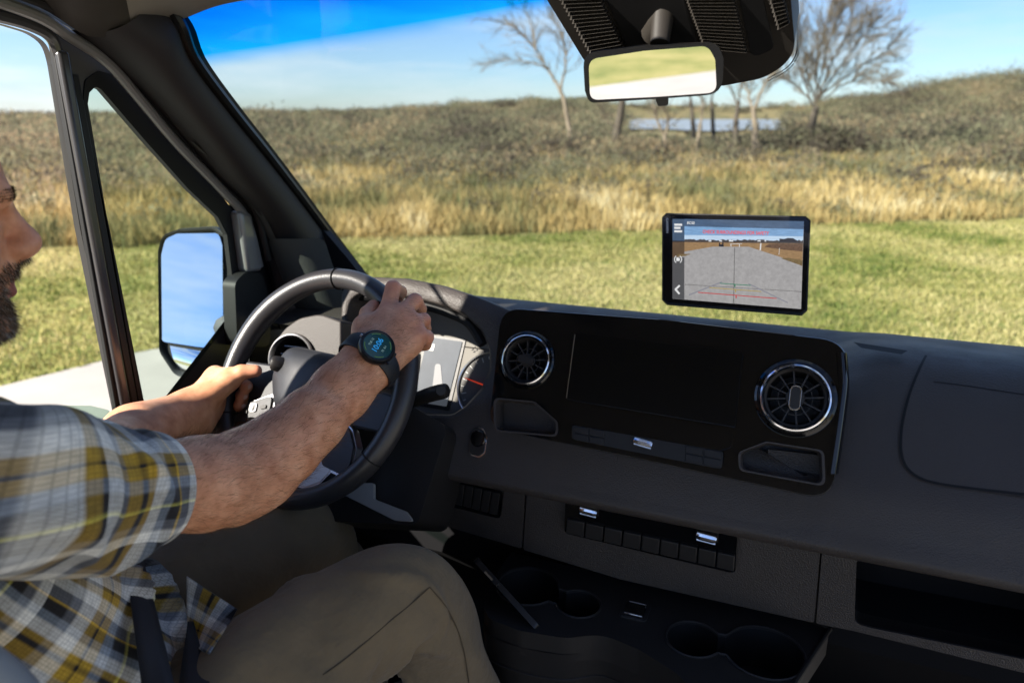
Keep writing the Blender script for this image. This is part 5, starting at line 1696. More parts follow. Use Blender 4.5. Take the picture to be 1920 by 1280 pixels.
# small relief: tendons, veins and knuckle creases on the hands and forearms
def grad(P, e=0.002):
    g = np.stack([body_d(P + np.array(o)) - body_d(P - np.array(o)) for o in ((e, 0, 0), (0, e, 0), (0, 0, e))], 1)
    return g / (np.linalg.norm(g, axis=1, keepdims=True) + 1e-9)
def seg_dist(P, pts):
    d = np.full(len(P), 9.0)
    for i in range(len(pts) - 1):
        d = np.minimum(d, Cone(pts[i], pts[i + 1], 0, 0).d(P))
    return d
sel = np.where(seg_dist(BP, [RA[2], RA[4], wrist, mcp[1], mcp[2]]) < 0.09)[0]
NB = grad(BP[sel])
Q_ = BP[sel]
off = np.zeros(len(sel))
for m_ in mcp:      # knuckle heads and tendons
    off += 0.0022 * np.exp(-(np.linalg.norm(Q_ - A3(m_ - m_.normalized() * 0.012), axis=1) / 0.010) ** 2)
    off += 0.0009 * np.exp(-(seg_dist(Q_, [m_ - m_.normalized() * 0.016, wrist - wrist.normalized() * 0.018]) / 0.0032) ** 2)
for vp in ([(742, 610, 1.10), (728, 640, 1.08), (718, 660, 1.06)], [(765, 622, 1.10), (748, 640, 1.085), (735, 665, 1.07)], [(640, 760, 0.99), (570, 815, 0.94), (500, 850, 0.90), (420, 880, 0.84)], [(600, 740, 0.98), (540, 800, 0.93)]):
    off += 0.0011 * np.exp(-(seg_dist(Q_, [at(*p) for p in vp]) / 0.0055) ** 2)
BP[sel] += NB * off[:, None]

MT['skin'] = bpy.data.materials.new('skin')
m = MT['skin']; m.use_nodes = True
nt = m.node_tree; b = nt.nodes['Principled BSDF']
b.inputs['Roughness'].default_value = 0.48
b.inputs['Specular IOR Level'].default_value = 0.4
b.inputs['Subsurface Weight'].default_value = 0.12
b.inputs['Subsurface Radius'].default_value = (0.012, 0.004, 0.002)
b.inputs['Subsurface Scale'].default_value = 0.5
tc = nt.nodes.new('ShaderNodeTexCoord')
n1 = nt.nodes.new('ShaderNodeTexNoise'); n1.inputs['Scale'].default_value = 38; n1.inputs['Detail'].default_value = 8; n1.inputs['Roughness'].default_value = 0.62
n2 = nt.nodes.new('ShaderNodeTexNoise'); n2.inputs['Scale'].default_value = 420; n2.inputs['Detail'].default_value = 3
n3 = nt.nodes.new('ShaderNodeTexVoronoi'); n3.inputs['Scale'].default_value = 900
for q in (n1, n2, n3): nt.links.new(tc.outputs['Object'], q.inputs['Vector'])
rp = nt.nodes.new('ShaderNodeValToRGB')
rp.color_ramp.elements[0].position = 0.30; rp.color_ramp.elements[0].color = (0.50, 0.205, 0.105, 1)
rp.color_ramp.elements[1].position = 0.72; rp.color_ramp.elements[1].color = (0.76, 0.40, 0.24, 1)
e_ = rp.color_ramp.elements.new(0.5); e_.color = (0.64, 0.30, 0.165, 1)
nt.links.new(n1.outputs['Fac'], rp.inputs['Fac'])
red = nt.nodes.new('ShaderNodeAttribute'); red.attribute_name = 'red'
mxr = nt.nodes.new('ShaderNodeMix'); mxr.data_type = 'RGBA'; mxr.inputs['B'].default_value = (0.60, 0.225, 0.145, 1)
nt.links.new(red.outputs['Fac'], mxr.inputs['Factor']); nt.links.new(rp.outputs['Color'], mxr.inputs['A'])
lipa = nt.nodes.new('ShaderNodeAttribute'); lipa.attribute_name = 'lip'
mxl = nt.nodes.new('ShaderNodeMix'); mxl.data_type = 'RGBA'; mxl.inputs['B'].default_value = (0.30, 0.10, 0.085, 1)
nt.links.new(lipa.outputs['Fac'], mxl.inputs['Factor']); nt.links.new(mxr.outputs['Result'], mxl.inputs['A'])
nt.links.new(mxl.outputs['Result'], b.inputs['Base Color'])
ad = nt.nodes.new('ShaderNodeMath'); ad.operation = 'MULTIPLY_ADD'; ad.inputs[1].default_value = 0.6
nt.links.new(n3.outputs['Distance'], ad.inputs[0]); nt.links.new(n2.outputs['Fac'], ad.inputs[2])
bp = nt.nodes.new('ShaderNodeBump'); bp.inputs['Strength'].default_value = 0.45; bp.inputs['Distance'].default_value = 0.0006
nt.links.new(ad.outputs[0], bp.inputs['Height']); nt.links.new(bp.outputs['Normal'], b.inputs['Normal'])

person = raw_mesh('person', BP, BQ, MT['skin'], smooth=True)
tag(person, 'bearded driver in a plaid short-sleeved shirt gripping the wheel with both hands', 'person')
kn = np.zeros(len(BP))
for c_ in list(mcp) + [f[0].b for f in fin_r[:4]] + [f[-1].b for f in fin_r] + [f[-1].b for f in fin_l]:
    kn = np.maximum(kn, 0.75 * np.exp(-(np.linalg.norm(BP - A3(c_), axis=1) / 0.019) ** 2))
kn = np.maximum(kn, 0.5 * np.exp(-(np.linalg.norm(BP - A3(NT), axis=1) / 0.025) ** 2))
a_ = person.data.attributes.new('red', 'FLOAT', 'POINT'); a_.data.foreach_set('value', kn.astype(np.float32))
lp_ = np.zeros(len(BP))
for c_ in lips: lp_ = np.maximum(lp_, np.clip(1.5 - c_.d(BP) / 0.002, 0, 1))
a_ = person.data.attributes.new('lip', 'FLOAT', 'POINT'); a_.data.foreach_set('value', lp_.astype(np.float32))
NRM = np.zeros(len(BP) * 3, dtype=np.float32)
person.data.vertices.foreach_get('normal', NRM)
NRM = NRM.reshape(-1, 3).astype(float)

# ---- strands: beard, moustache, brows, head hair, arm hair
def strands(name, roots, dirs, length, width, curl, mat_, tone, rs, par=None):
    n = len(roots)
    dirs = dirs / (np.linalg.norm(dirs, axis=1, keepdims=True) + 1e-9)
    j1 = rs.normal(0, curl, (n, 3)); j2 = rs.normal(0, curl, (n, 3))
    p1 = roots + (dirs + j1) * (length * 0.5)[:, None]
    p2 = p1 + (dirs + j1 + j2) * (length * 0.5)[:, None]
    view = roots / np.linalg.norm(roots, axis=1, keepdims=True)
    rnd = rs.normal(0, 1, (n, 3))
    side = np.cross(dirs, view + 0.7 * rnd)
    side /= np.linalg.norm(side, axis=1, keepdims=True) + 1e-9
    w = (width / 2)[:, None] * side
    Vv = np.stack([roots - w, roots + w, p1 + w * 0.8, p1 - w * 0.8, p2], 1).reshape(-1, 3)
    b0 = np.arange(n)[:, None] * 5
    T = np.concatenate([b0 + [0, 1, 2], b0 + [0, 2, 3], b0 + [3, 2, 4]], 1).reshape(-1, 3)
    o = raw_mesh(name, Vv, T, mat_, par or person, cols=np.repeat(tone, 5))
    o['kind'] = 'stuff'
    return o
MH = leaf_mat('hair', [(0.0, (0.012, 0.008, 0.006)), (0.45, (0.05, 0.032, 0.02)), (0.75, (0.16, 0.10, 0.06)), (1.0, (0.42, 0.38, 0.33))], 0.0)
MAH = leaf_mat('arm_hair', [(0.0, (0.03, 0.015, 0.008)), (1.0, (0.20, 0.11, 0.055))], 0.2)
rs5 = np.random.default_rng(23)
L_ = (BP - A3(NT)) @ np.array([A3(v) for v in HAX]).T
near = (np.linalg.norm(L_ - np.array([0, -0.1, 0.0]), axis=1) < 0.20)
lx, ly, lz = L_.T
jaw = near & (lz < -0.052) & (lz > -0.104) & (ly > -0.15)
side_b = near & (np.abs(lx) > 0.028) & (lz < -0.020 - 0.30 * (ly + 0.055)) & (lz > -0.104) & (ly > -0.14)
mous = near & (lz < -0.0145) & (lz > -0.033) & (ly > -0.062) & (np.abs(lx) < 0.034)
gap = near & (lz < -0.033) & (lz > -0.0530) & (np.abs(lx) < 0.022) & (ly > -0.06)
bm_ = (jaw | side_b | mous) & ~gap & (lp_ < 0.4)
idx = np.where(bm_)[0]
pk = rs5.choice(idx, 17000)
fwd = A3(HAX[1]); lat = A3(HAX[0])
dr = NRM[pk] * 0.55 + np.array([0, 0.0, -0.85]) + fwd * 0.12 + rs5.normal(0, 0.22, (len(pk), 3))
ml = L_[pk, 2] > -0.034
dr[ml] = NRM[pk][ml] * 0.45 + np.sign(L_[pk][ml, 0])[:, None] * lat * 0.45 + np.array([0, 0, -0.9])
ln = np.where(ml, rs5.uniform(0.005, 0.009, len(pk)), rs5.uniform(0.005, 0.0115, len(pk)))
ln = ln * np.clip(1.0 - (-0.085 - L_[pk, 2]) / 0.03, 0.45, 1.0)
tn = np.clip(rs5.normal(0.58, 0.20, len(pk)) + 0.38 * (rs5.uniform(0, 1, len(pk)) < np.where(L_[pk, 2] < -0.062, 0.34, 0.10)), 0, 1)
beard = strands('beard', BP[pk] + rs5.normal(0, 0.0006, (len(pk), 3)), dr, ln, rs5.uniform(0.00028, 0.0005, len(pk)), 0.22, MH, tn, rs5)
beard['label'] = 'brown beard and moustache flecked with grey'
brow = near & (lz > 0.047) & (lz < 0.060) & (np.abs(np.abs(lx) - 0.030) < 0.020) & (ly > -0.055)
idx = np.where(brow)[0]
if len(idx):
    pk = rs5.choice(idx, 900)
    strands('eyebrow', BP[pk], NRM[pk] * 0.18 + np.sign(L_[pk, 0])[:, None] * lat * 0.9 + np.array([0, 0, 0.3]), rs5.uniform(0.005, 0.008, len(pk)), rs5.uniform(0.0003, 0.0005, len(pk)), 0.15, MH, np.clip(rs5.normal(0.3, 0.12, len(pk)), 0, 1), rs5)
cap = near & (lz > 0.075 + 0.5 * np.clip(ly + 0.09, 0, 1)) | (near & (ly < -0.125) & (lz > 0.0) & (np.abs(lx) < 0.085))
idx = np.where(cap)[0]
pk = rs5.choice(idx, 9000)
strands('hair', BP[pk], NRM[pk] * 0.5 - fwd * 0.7 + np.array([0, 0, -0.2]), rs5.uniform(0.015, 0.03, len(pk)), rs5.uniform(0.0004, 0.0008, len(pk)), 0.15, MH, np.clip(rs5.normal(0.3, 0.12, len(pk)), 0, 1), rs5)
for s_ in (-1, 1):
    c_ = H(s_ * 0.030, -0.0545, 0.030)
    Fe = Frame(c_, (1, 0, 0), (0, 0, 1))
    ev = lathe('eye', Frame(c_ + Vector((0, 0.0, 0)), (1, 0, 0), (0, 0, 1)), 0, 0, [(0.0118 * math.sin(t), -0.0118 * math.cos(t)) for t in np.linspace(0.01, math.pi - 0.01, 14)], mat('eye_white', (0.7, 0.68, 0.64), 0.15), person, n=20)
# arm hair
dA = seg_dist(BP, [RA[1], RA[2], RA[3], RA[4], RA[5], RA[6], RA[7], wrist])
tA = (BP - A3(RA[2])) @ A3((RA[7] - RA[2]).normalized())
idx = np.where((dA < 0.065) & (tA > -0.10))[0]
wv = body_d(BP[idx])
pk = rs5.choice(idx, 8500)
fa = A3(ax_f)
dr = np.tile(fa, (len(pk), 1)) * 0.9 + NRM[pk] * 0.30 + A3(sd) * 0.4 + rs5.normal(0, 0.30, (len(pk), 3))
strands('arm_hair', BP[pk], dr, rs5.uniform(0.007, 0.017, len(pk)), rs5.uniform(0.00010, 0.00022, len(pk)), 0.2, MAH, rs5.uniform(0, 1, len(pk)), rs5)
idx = np.where(seg_dist(BP, [mcp[1], at(700, 650, 1.06)]) < 0.035)[0]
pk = rs5.choice(idx, 900)
strands('arm_hair', BP[pk], np.tile(A3(sd), (len(pk), 1)) * 0.8 + fa * 0.3 + NRM[pk] * 0.3 + rs5.normal(0, 0.25, (len(pk), 3)), rs5.uniform(0.006, 0.012, len(pk)), rs5.uniform(0.0001, 0.00018, len(pk)), 0.2, MAH, rs5.uniform(0, 1, len(pk)), rs5)
# nails on the left fingertips that face the camera
MT['nail'] = mat('nail', (0.62, 0.40, 0.31), 0.25, spec=0.5)
for f in fin_l[1:]:
    tp_ = Vector(f[-1].b)
    dirn = (Vector(f[-1].b) - Vector(f[-1].a)).normalized()
    nrm = ((-tp_).normalized() * 0.8 + Vector((0.5, 0, 0.3))).normalized()
    up_ = (C_R * -0.7 + C_U * 0.2)
    Fn = Frame(tp_ + nrm * 0.0088, nrm.cross(up_), up_)
    if Fn.n.dot(nrm) < 0: Fn.n = -Fn.n
    rings = [[Fn.p(0.0056 * s * math.cos(t), 0.0066 * s * math.sin(t), 0.0016 * (1 - s * s) - 0.0012 * (s * math.cos(t)) ** 2) for t in np.linspace(0, 2 * math.pi, 17)[:-1]] for s in (1.0, 0.7, 0.35, 0.05)]
    loft('fingernail', rings, MT['nail'], person, cap1=True, angle=180)

# ---- plaid cloth
def plaid_mat(name):
    m = bpy.data.materials.new(name); m.use_nodes = True
    nt = m.node_tree; b = nt.nodes['Principled BSDF']
    b.inputs['Roughness'].default_value = 0.85
    b.inputs['Specular IOR Level'].default_value = 0.15
    b.inputs['Sheen Weight'].default_value = 0.15
    at_ = nt.nodes.new('ShaderNodeAttribute'); at_.attribute_name = 'fab'
    sp_ = nt.nodes.new('ShaderNodeSeparateXYZ')
    nt.links.new(at_.outputs['Vector'], sp_.inputs[0])
    WHT, GRY, DRK, MUS, LIN, BLU, YEL = (0.86, 0.83, 0.75), (0.17, 0.175, 0.19), (0.016, 0.014, 0.015), (0.46, 0.28, 0.030), (0.60, 0.56, 0.10), (0.25, 0.29, 0.34), (0.72, 0.45, 0.05)
    seqs = {'X': [(0.0, WHT), (0.13, GRY), (0.20, MUS), (0.30, DRK), (0.345, MUS), (0.40, WHT), (0.50, BLU), (0.57, DRK), (0.66, YEL), (0.68, GRY), (0.78, WHT), (0.89, MUS), (0.965, DRK)],
            'Y': [(0.0, DRK), (0.16, GRY), (0.24, WHT), (0.37, MUS), (0.45, DRK), (0.475, MUS), (0.55, BLU), (0.63, DRK), (0.73, LIN), (0.75, DRK), (0.85, GRY), (0.92, WHT)]}
    outs = []
    for ax, per in (('X', 0.150), ('Y', 0.155)):
        mu = nt.nodes.new('ShaderNodeMath'); mu.operation = 'MULTIPLY'; mu.inputs[1].default_value = 1 / per
        nt.links.new(sp_.outputs[ax], mu.inputs[0])
        fr = nt.nodes.new('ShaderNodeMath'); fr.operation = 'FRACT'
        nt.links.new(mu.outputs[0], fr.inputs[0])
        r_ = nt.nodes.new('ShaderNodeValToRGB'); r_.color_ramp.interpolation = 'LINEAR'
        el = r_.color_ramp.elements
        sq = seqs[ax]
        el[0].position, el[0].color = 0, sq[0][1] + (1,)
        el[1].position, el[1].color = 1.0, sq[-1][1] + (1,)
        for q_ in range(1, len(sq)):          # soft-edged bands
            ed = 0.016 if sq[q_][0] - sq[q_ - 1][0] > 0.03 else 0.003
            e = el.new(sq[q_][0] - ed * 0.5); e.color = sq[q_ - 1][1] + (1,)
            e = el.new(sq[q_][0] + ed * 0.5); e.color = sq[q_][1] + (1,)
        nt.links.new(fr.outputs[0], r_.inputs['Fac'])
        outs.append(r_)
    # warp over weft: fine threads decide which colour lies on top
    thr = []
    for ax in ('X', 'Y'):
        mu = nt.nodes.new('ShaderNodeMath'); mu.operation = 'MULTIPLY'; mu.inputs[1].default_value = 2 * math.pi / 0.0024
        nt.links.new(sp_.outputs[ax], mu.inputs[0])
        sn = nt.nodes.new('ShaderNodeMath'); sn.operation = 'SINE'
        nt.links.new(mu.outputs[0], sn.inputs[0]); thr.append(sn)
    pr_ = nt.nodes.new('ShaderNodeMath'); pr_.operation = 'MULTIPLY'
    nt.links.new(thr[0].outputs[0], pr_.inputs[0]); nt.links.new(thr[1].outputs[0], pr_.inputs[1])
    mr = nt.nodes.new('ShaderNodeMapRange'); mr.inputs['From Min'].default_value = -1; mr.inputs['From Max'].default_value = 1
    mr.inputs['To Min'].default_value = 0.36; mr.inputs['To Max'].default_value = 0.64
    nt.links.new(pr_.outputs[0], mr.inputs['Value'])
    mx = nt.nodes.new('ShaderNodeMix'); mx.data_type = 'RGBA'
    nt.links.new(mr.outputs['Result'], mx.inputs['Factor'])
    nt.links.new(outs[0].outputs['Color'], mx.inputs['A']); nt.links.new(outs[1].outputs['Color'], mx.inputs['B'])
    # loose slub variation
    ns = nt.nodes.new('ShaderNodeTexNoise'); ns.inputs['Scale'].default_value = 160; ns.inputs['Detail'].default_value = 4
    nt.links.new(at_.outputs['Vector'], ns.inputs['Vector'])
    mr2 = nt.nodes.new('ShaderNodeMapRange'); mr2.inputs['From Min'].default_value = 0.25; mr2.inputs['From Max'].default_value = 0.75; mr2.inputs['To Min'].default_value = 0.78; mr2.inputs['To Max'].default_value = 1.18
    nt.links.new(ns.outputs['Fac'], mr2.inputs['Value'])
    mm = nt.nodes.new('ShaderNodeMix'); mm.data_type = 'RGBA'; mm.blend_type = 'MULTIPLY'; mm.inputs['Factor'].default_value = 1
    nt.links.new(mx.outputs['Result'], mm.inputs['A']); nt.links.new(mr2.outputs['Result'], mm.inputs['B'])
    tl_ = []
    for ax in ('X', 'Y'):
        mu = nt.nodes.new('ShaderNodeMath'); mu.operation = 'MULTIPLY'; mu.inputs[1].default_value = 1 / 0.0042
        nt.links.new(sp_.outputs[ax], mu.inputs[0])
        fr = nt.nodes.new('ShaderNodeMath'); fr.operation = 'FRACT'; nt.links.new(mu.outputs[0], fr.inputs[0])
        lt = nt.nodes.new('ShaderNodeMath'); lt.operation = 'LESS_THAN'; lt.inputs[1].default_value = 0.22
        nt.links.new(fr.outputs[0], lt.inputs[0]); tl_.append(lt)
    mxx = nt.nodes.new('ShaderNodeMath'); mxx.operation = 'MAXIMUM'
    nt.links.new(tl_[0].outputs[0], mxx.inputs[0]); nt.links.new(tl_[1].outputs[0], mxx.inputs[1])
    md = nt.nodes.new('ShaderNodeMath'); md.operation = 'MULTIPLY_ADD'; md.inputs[1].default_value = -0.26; md.inputs[2].default_value = 1.0
    nt.links.new(mxx.outputs[0], md.inputs[0])
    mm2 = nt.nodes.new('ShaderNodeMix'); mm2.data_type = 'RGBA'; mm2.blend_type = 'MULTIPLY'; mm2.inputs['Factor'].default_value = 1
    nt.links.new(mm.outputs['Result'], mm2.inputs['A']); nt.links.new(md.outputs[0], mm2.inputs['B'])
    nt.links.new(mm2.outputs['Result'], b.inputs['Base Color'])
    bp = nt.nodes.new('ShaderNodeBump'); bp.inputs['Strength'].default_value = 0.25; bp.inputs['Distance'].default_value = 0.0004
    nt.links.new(pr_.outputs[0], bp.inputs['Height'])
    nt.links.new(bp.outputs['Normal'], b.inputs['Normal'])
    return m
MT['plaid'] = plaid_mat('plaid_cotton')
MT['khaki'] = mat('khaki_twill', (0.155, 0.114, 0.066), 0.85, grain=0.5, gscale=32, vary=0.12, vscale=14, spec=0.15, sheen=0.1, gdist=0.012)

def cloth_tube(name, axis, rad, m_, par, n=96, rows=90, folds=None, seed=0, flat=1.0, uv0=0.0, hem=0.0, ref=None, uvrot=0.0):
    """a sleeve or trouser leg along an axis; folds(s, th) gives extra radius; carries cloth coordinates"""
    P = vspline(axis, rows)
    rr = [float(q[0]) for q in spline([(r_,) for r_ in rad], rows)]
    T = [(P[min(i + 1, rows - 1)] - P[max(i - 1, 0)]).normalized() for i in range(rows)]
    ref = ref or Vector((0, 0, 1))
    V, UV = [], []
    s_len = 0.0
    ravg = sum(rr) / len(rr)
    rings = []
    for i in range(rows):
        if i: s_len += (P[i] - P[i - 1]).length
        nn_ = (ref - T[i] * ref.dot(T[i])).normalized()
        bb_ = T[i].cross(nn_)
        rings.append((P[i], nn_, bb_, rr[i], s_len))
    if hem:
        p, nn_, bb_, r_, sl = rings[-1]
        rings.append((p + T[-1] * 0.0008, nn_, bb_, r_ - hem * 0.5, sl + 0.001))
        rings.append((p - T[-1] * 0.002, nn_, bb_, r_ - hem, sl + 0.002))
        rings.append((p - T[-1] * 0.05, nn_, bb_, r_ - hem * 1.6, sl + 0.05))
    for k, (p, nn_, bb_, r_, sl) in enumerate(rings):
        for j in range(n):
            th = 2 * math.pi * j / n
            f = folds(sl, th) if folds else 0.0
            if hem and k >= rows - 18: f *= max(0.2, (rows - k) / 18 if k < rows else 0.2)
            V.append(p + (nn_ * math.cos(th) + bb_ * math.sin(th) * flat) * (r_ + f))
            th2 = th if th < math.pi else th - 2 * math.pi
            a, c_ = sl + uv0, th2 * ravg
            UV.append((a * math.cos(uvrot) - c_ * math.sin(uvrot), a * math.sin(uvrot) + c_ * math.cos(uvrot)))
    Fq = []
    for i in range(len(rings) - 1):
        for j in range(n):
            k = (j + 1) % n
            Fq.append((i * n + j, i * n + k, (i + 1) * n + k, (i + 1) * n + j))
    return raw_mesh(name, [tuple(v) for v in V], Fq, m_, par, smooth=True, uv=UV)

def fold_fn(seed, amp, items):
    """sum of soft ridges: (s0, th0, dirs, dirth, width, length, height)"""
    rn = random.Random(seed)
    ph = [(rn.uniform(12, 40), rn.randint(1, 4), rn.uniform(0, 6.28)) for _ in range(7)]
    def f(s, th):
        v = sum(math.sin(a * s + b * th + c) for a, b, c in ph) * amp / 7
        for (s0, t0, slope, width, length, hgt) in items:
            dt = (th - t0 + math.pi) % (2 * math.pi) - math.pi
            d = (s - s0) - slope * dt
            v += hgt * math.exp(-(d / width) ** 2) * math.exp(-(dt / length) ** 2)
        return v
    return f
# right sleeve
sl_axis = [Vector((-0.70, 0.315, -0.265)), Vector((-0.645, 0.33, -0.285)), at(0, 920, 0.615), at(120, 930, 0.668), at(190, 926, 0.708), at(272, 916, 0.766)]
ff = fold_fn(3, 0.011, [(0.22, 1.2, 0.05, 0.012, 0.7, 0.007), (0.25, 0.3, -0.04, 0.010, 0.8, 0.006), (0.19, -0.6, 0.06, 0.014, 0.9, 0.006), (0.28, 1.8, 0.05, 0.010, 0.7, -0.006), (0.15, 1.9, 0.07, 0.016, 0.9, 0.008), (0.30, -1.6, -0.03, 0.012, 0.6, 0.005), (0.235, 2.4, -0.06, 0.012, 0.7, 0.006)])
shirt_sl = cloth_tube('shirt_sleeve', sl_axis, [0.060, 0.078, 0.074, 0.070, 0.0655, 0.0600], MT['plaid'], person, folds=ff, hem=0.0022, n=128, rows=110)
ff = fold_fn(8, 0.006, [(0.12, 0.5, 0.05, 0.015, 0.8, 0.006)])
cloth_tube('shirt_sleeve', [Vector((-0.90, 0.335, -0.275)), Vector((-0.955, 0.37, -0.32)), Vector((-0.985, 0.47, -0.37)), Vector((-0.995, 0.54, -0.41))], [0.064, 0.074, 0.070, 0.062], MT['plaid'], person, folds=ff, hem=0.002, rows=60)
# body of the shirt
def torso_shirt():
    st = [(-0.215, -0.795, 0.335, 0.070, 0.062), (-0.245, -0.795, 0.335, 0.110, 0.075), (-0.275, -0.79, 0.34, 0.160, 0.092), (-0.33, -0.79, 0.35, 0.178, 0.112), (-0.40, -0.79, 0.365, 0.172, 0.130), (-0.48, -0.785, 0.39, 0.168, 0.145), (-0.56, -0.78, 0.415, 0.172, 0.158), (-0.63, -0.775, 0.43, 0.178, 0.162), (-0.69, -0.77, 0.43, 0.182, 0.155), (-0.73, -0.77, 0.43, 0.18, 0.15)]
    rows, n = 130, 150
    S = spline(st, rows)
    rn = random.Random(4)
    ph = [(rn.uniform(10, 38), rn.randint(2, 7), rn.uniform(0, 6.28)) for _ in range(10)]
    V, UV = [], []
    sl = 0.0
    for i, (z, cx, cy, a, b) in enumerate(S):
        if i: sl += math.hypot(z - S[i - 1][0], 0.3 * (b - S[i - 1][4]))
        for j in range(n):
            th = 2 * math.pi * j / n
            amp = 0.0085 * min(1.0, max(0.0, (-0.30 - z) / 0.12))
            f = sum(math.sin(p * z * 1.8 + q * th + r_) for p, q, r_ in ph) / 10 * amp * 1.8
            # diagonal drag folds from the armpit to the lap
            for (t0, sg, zz, w_, hgt) in ((1.35, 0.20, -0.50, 0.012, 0.013), (1.1, 0.22, -0.56, 0.010, 0.012), (0.8, 0.18, -0.61, 0.012, 0.014), (1.7, 0.10, -0.58, 0.010, 0.011), (0.5, 0.15, -0.54, 0.011, 0.013), (1.9, 0.2, -0.52, 0.013, 0.012), (0.2, 0.2, -0.60, 0.011, 0.012), (0.9, 0.25, -0.47, 0.012, 0.011)):
                dt = (th - t0 + math.pi) % (2 * math.pi) - math.pi
                f += hgt * math.exp(-(((z - zz) - sg * dt) / w_) ** 2) * math.exp(-(dt / 0.8) ** 2)
            x = cx + (a + f) * math.cos(th - math.pi / 2 + math.pi / 2)
            y = cy + (b + f) * math.sin(th)
            V.append((x, y, z))
            t2 = th - 0.9
            t2 = (t2 + math.pi) % (2 * math.pi) - math.pi
            c_, s_ = math.cos(0.35), math.sin(0.35)
            U, W = t2 * 0.17, sl
            UV.append((U * c_ - W * s_, U * s_ + W * c_))
    Fq = []
    for i in range(rows - 1):
        for j in range(n):
            k = (j + 1) % n
            Fq.append((i * n + j, i * n + k, (i + 1) * n + k, (i + 1) * n + j))
    return raw_mesh('shirt_body', V, Fq, MT['plaid'], person, smooth=True, uv=UV)
shirt = torso_shirt()
# collar
cl_r = [[Vector((-0.795 + (r_) * math.cos(t), 0.345 + r_ * 0.86 * math.sin(t), z + 0.012 * math.sin(t) * -1)) for t in np.linspace(0, 2 * math.pi, 41)[:-1]] for r_, z in ((0.078, -0.245), (0.070, -0.205), (0.072, -0.200), (0.088, -0.245))]
col_o = loft('shirt_collar', cl_r, MT['plaid'], person, angle=180)
at2 = col_o.data.attributes.new('fab', 'FLOAT_VECTOR', 'POINT')
at2.data.foreach_set('vector', np.array([(v.co.x, v.co.z, 0) for v in col_o.data.vertices], dtype=np.float32).ravel())
# trousers
ffr = fold_fn(12, 0.015, [(0.40, 1.2, 0.05, 0.012, 0.9, 0.009), (0.43, 2.2, -0.05, 0.010, 0.9, -0.010), (0.455, 2.6, -0.06, 0.011, 1.0, 0.012), (0.50, 2.2, -0.05, 0.012, 0.9, 0.011), (0.36, 2.7, 0.06, 0.014, 0.8, 0.009), (0.10, 0.6, 0.08, 0.010, 0.6, 0.012), (0.13, 1.1, 0.08, 0.010, 0.6, 0.011), (0.17, 0.2, 0.10, 0.012, 0.7, 0.008),
    (0.58, 1.5, -0.08, 0.012, 0.9, 0.010), (0.64, 2.5, -0.08, 0.012, 0.9, 0.010), (0.46, 3.6, 0.07, 0.010, 0.8, 0.011), (0.49, 4.2, 0.07, 0.010, 0.8, -0.010), (0.52, 4.0, 0.06, 0.012, 0.9, 0.010), (0.30, 4.2, 0.05, 0.014, 0.8, 0.008), (0.54, 0.6, 0.06, 0.010, 0.8, 0.008), (0.42, 5.0, 0.05, 0.010, 0.7, 0.009)])
tr_r = cloth_tube('trouser_leg', [Vector((-0.71, 0.27, -0.715)), K_HIP, Vector((-0.565, 0.545, -0.662)), Vector((-0.497, 0.680, -0.625)), Vector((-0.466, 0.738, -0.622)), Vector((-0.450, 0.790, -0.690)), Vector((-0.437, 0.845, -0.85)), Vector((-0.425, 0.915, -1.10)), Vector((-0.42, 0.935, -1.22))], [0.10, 0.103, 0.090, 0.075, 0.068, 0.067, 0.067, 0.064, 0.062], MT['khaki'], person, folds=ffr, rows=130, ref=Vector((0.3, -0.3, 1)))
lk = at(545, 1018, 1.225)
ffl = fold_fn(13, 0.013, [(0.42, 1.0, 0.04, 0.014, 0.9, 0.007), (0.46, 2.2, -0.05, 0.012, 0.9, 0.007), (0.30, 1.4, 0.05, 0.015, 0.8, 0.006)])
tr_l = cloth_tube('trouser_leg', [Vector((-0.86, 0.27, -0.715)), Vector((-0.88, 0.38, -0.69)), (Vector((-0.88, 0.38, -0.69)) + lk) / 2 + Vector((0, 0, 0.01)), lk, lk + Vector((0.0, 0.07, -0.10)), Vector((-0.79, 1.06, -0.95)), Vector((-0.80, 1.10, -1.2))], [0.10, 0.10, 0.095, 0.085, 0.078, 0.072, 0.066], MT['khaki'], person, folds=ffl, rows=110, ref=Vector((0.3, -0.3, 1)))
# inseam stitched along the right leg
MT['shoe'] = mat('pale_shoe', (0.55, 0.56, 0.58), 0.6, vary=0.06)
def shoe(p, yaw):
    F_ = Frame(p, (math.cos(yaw), math.sin(yaw), 0), (-math.sin(yaw), math.cos(yaw), 0))
    rings = []
    for (v_, hw, top) in [(-0.10, 0.012, 0.05), (-0.095, 0.030, 0.075), (-0.05, 0.036, 0.085), (0.0, 0.038, 0.075), (0.07, 0.046, 0.055), (0.13, 0.044, 0.045), (0.165, 0.028, 0.036), (0.175, 0.008, 0.02)]:
        rings.append([F_.p(hw * math.cos(t) * (1.0 if math.sin(t) < 0.3 else 0.85), v_, top * 0.5 + top * 0.5 * max(-0.9, math.sin(t))) for t in np.linspace(0, 2 * math.pi, 17)[:-1]])
    return loft('shoe', rings, MT['shoe'], person, cap0=True, cap1=True, sub=1, angle=180)
shoe(Vector((-0.40, 0.97, -1.345)), 0.1)
shoe(Vector((-0.80, 1.12, -1.345)), -0.05)
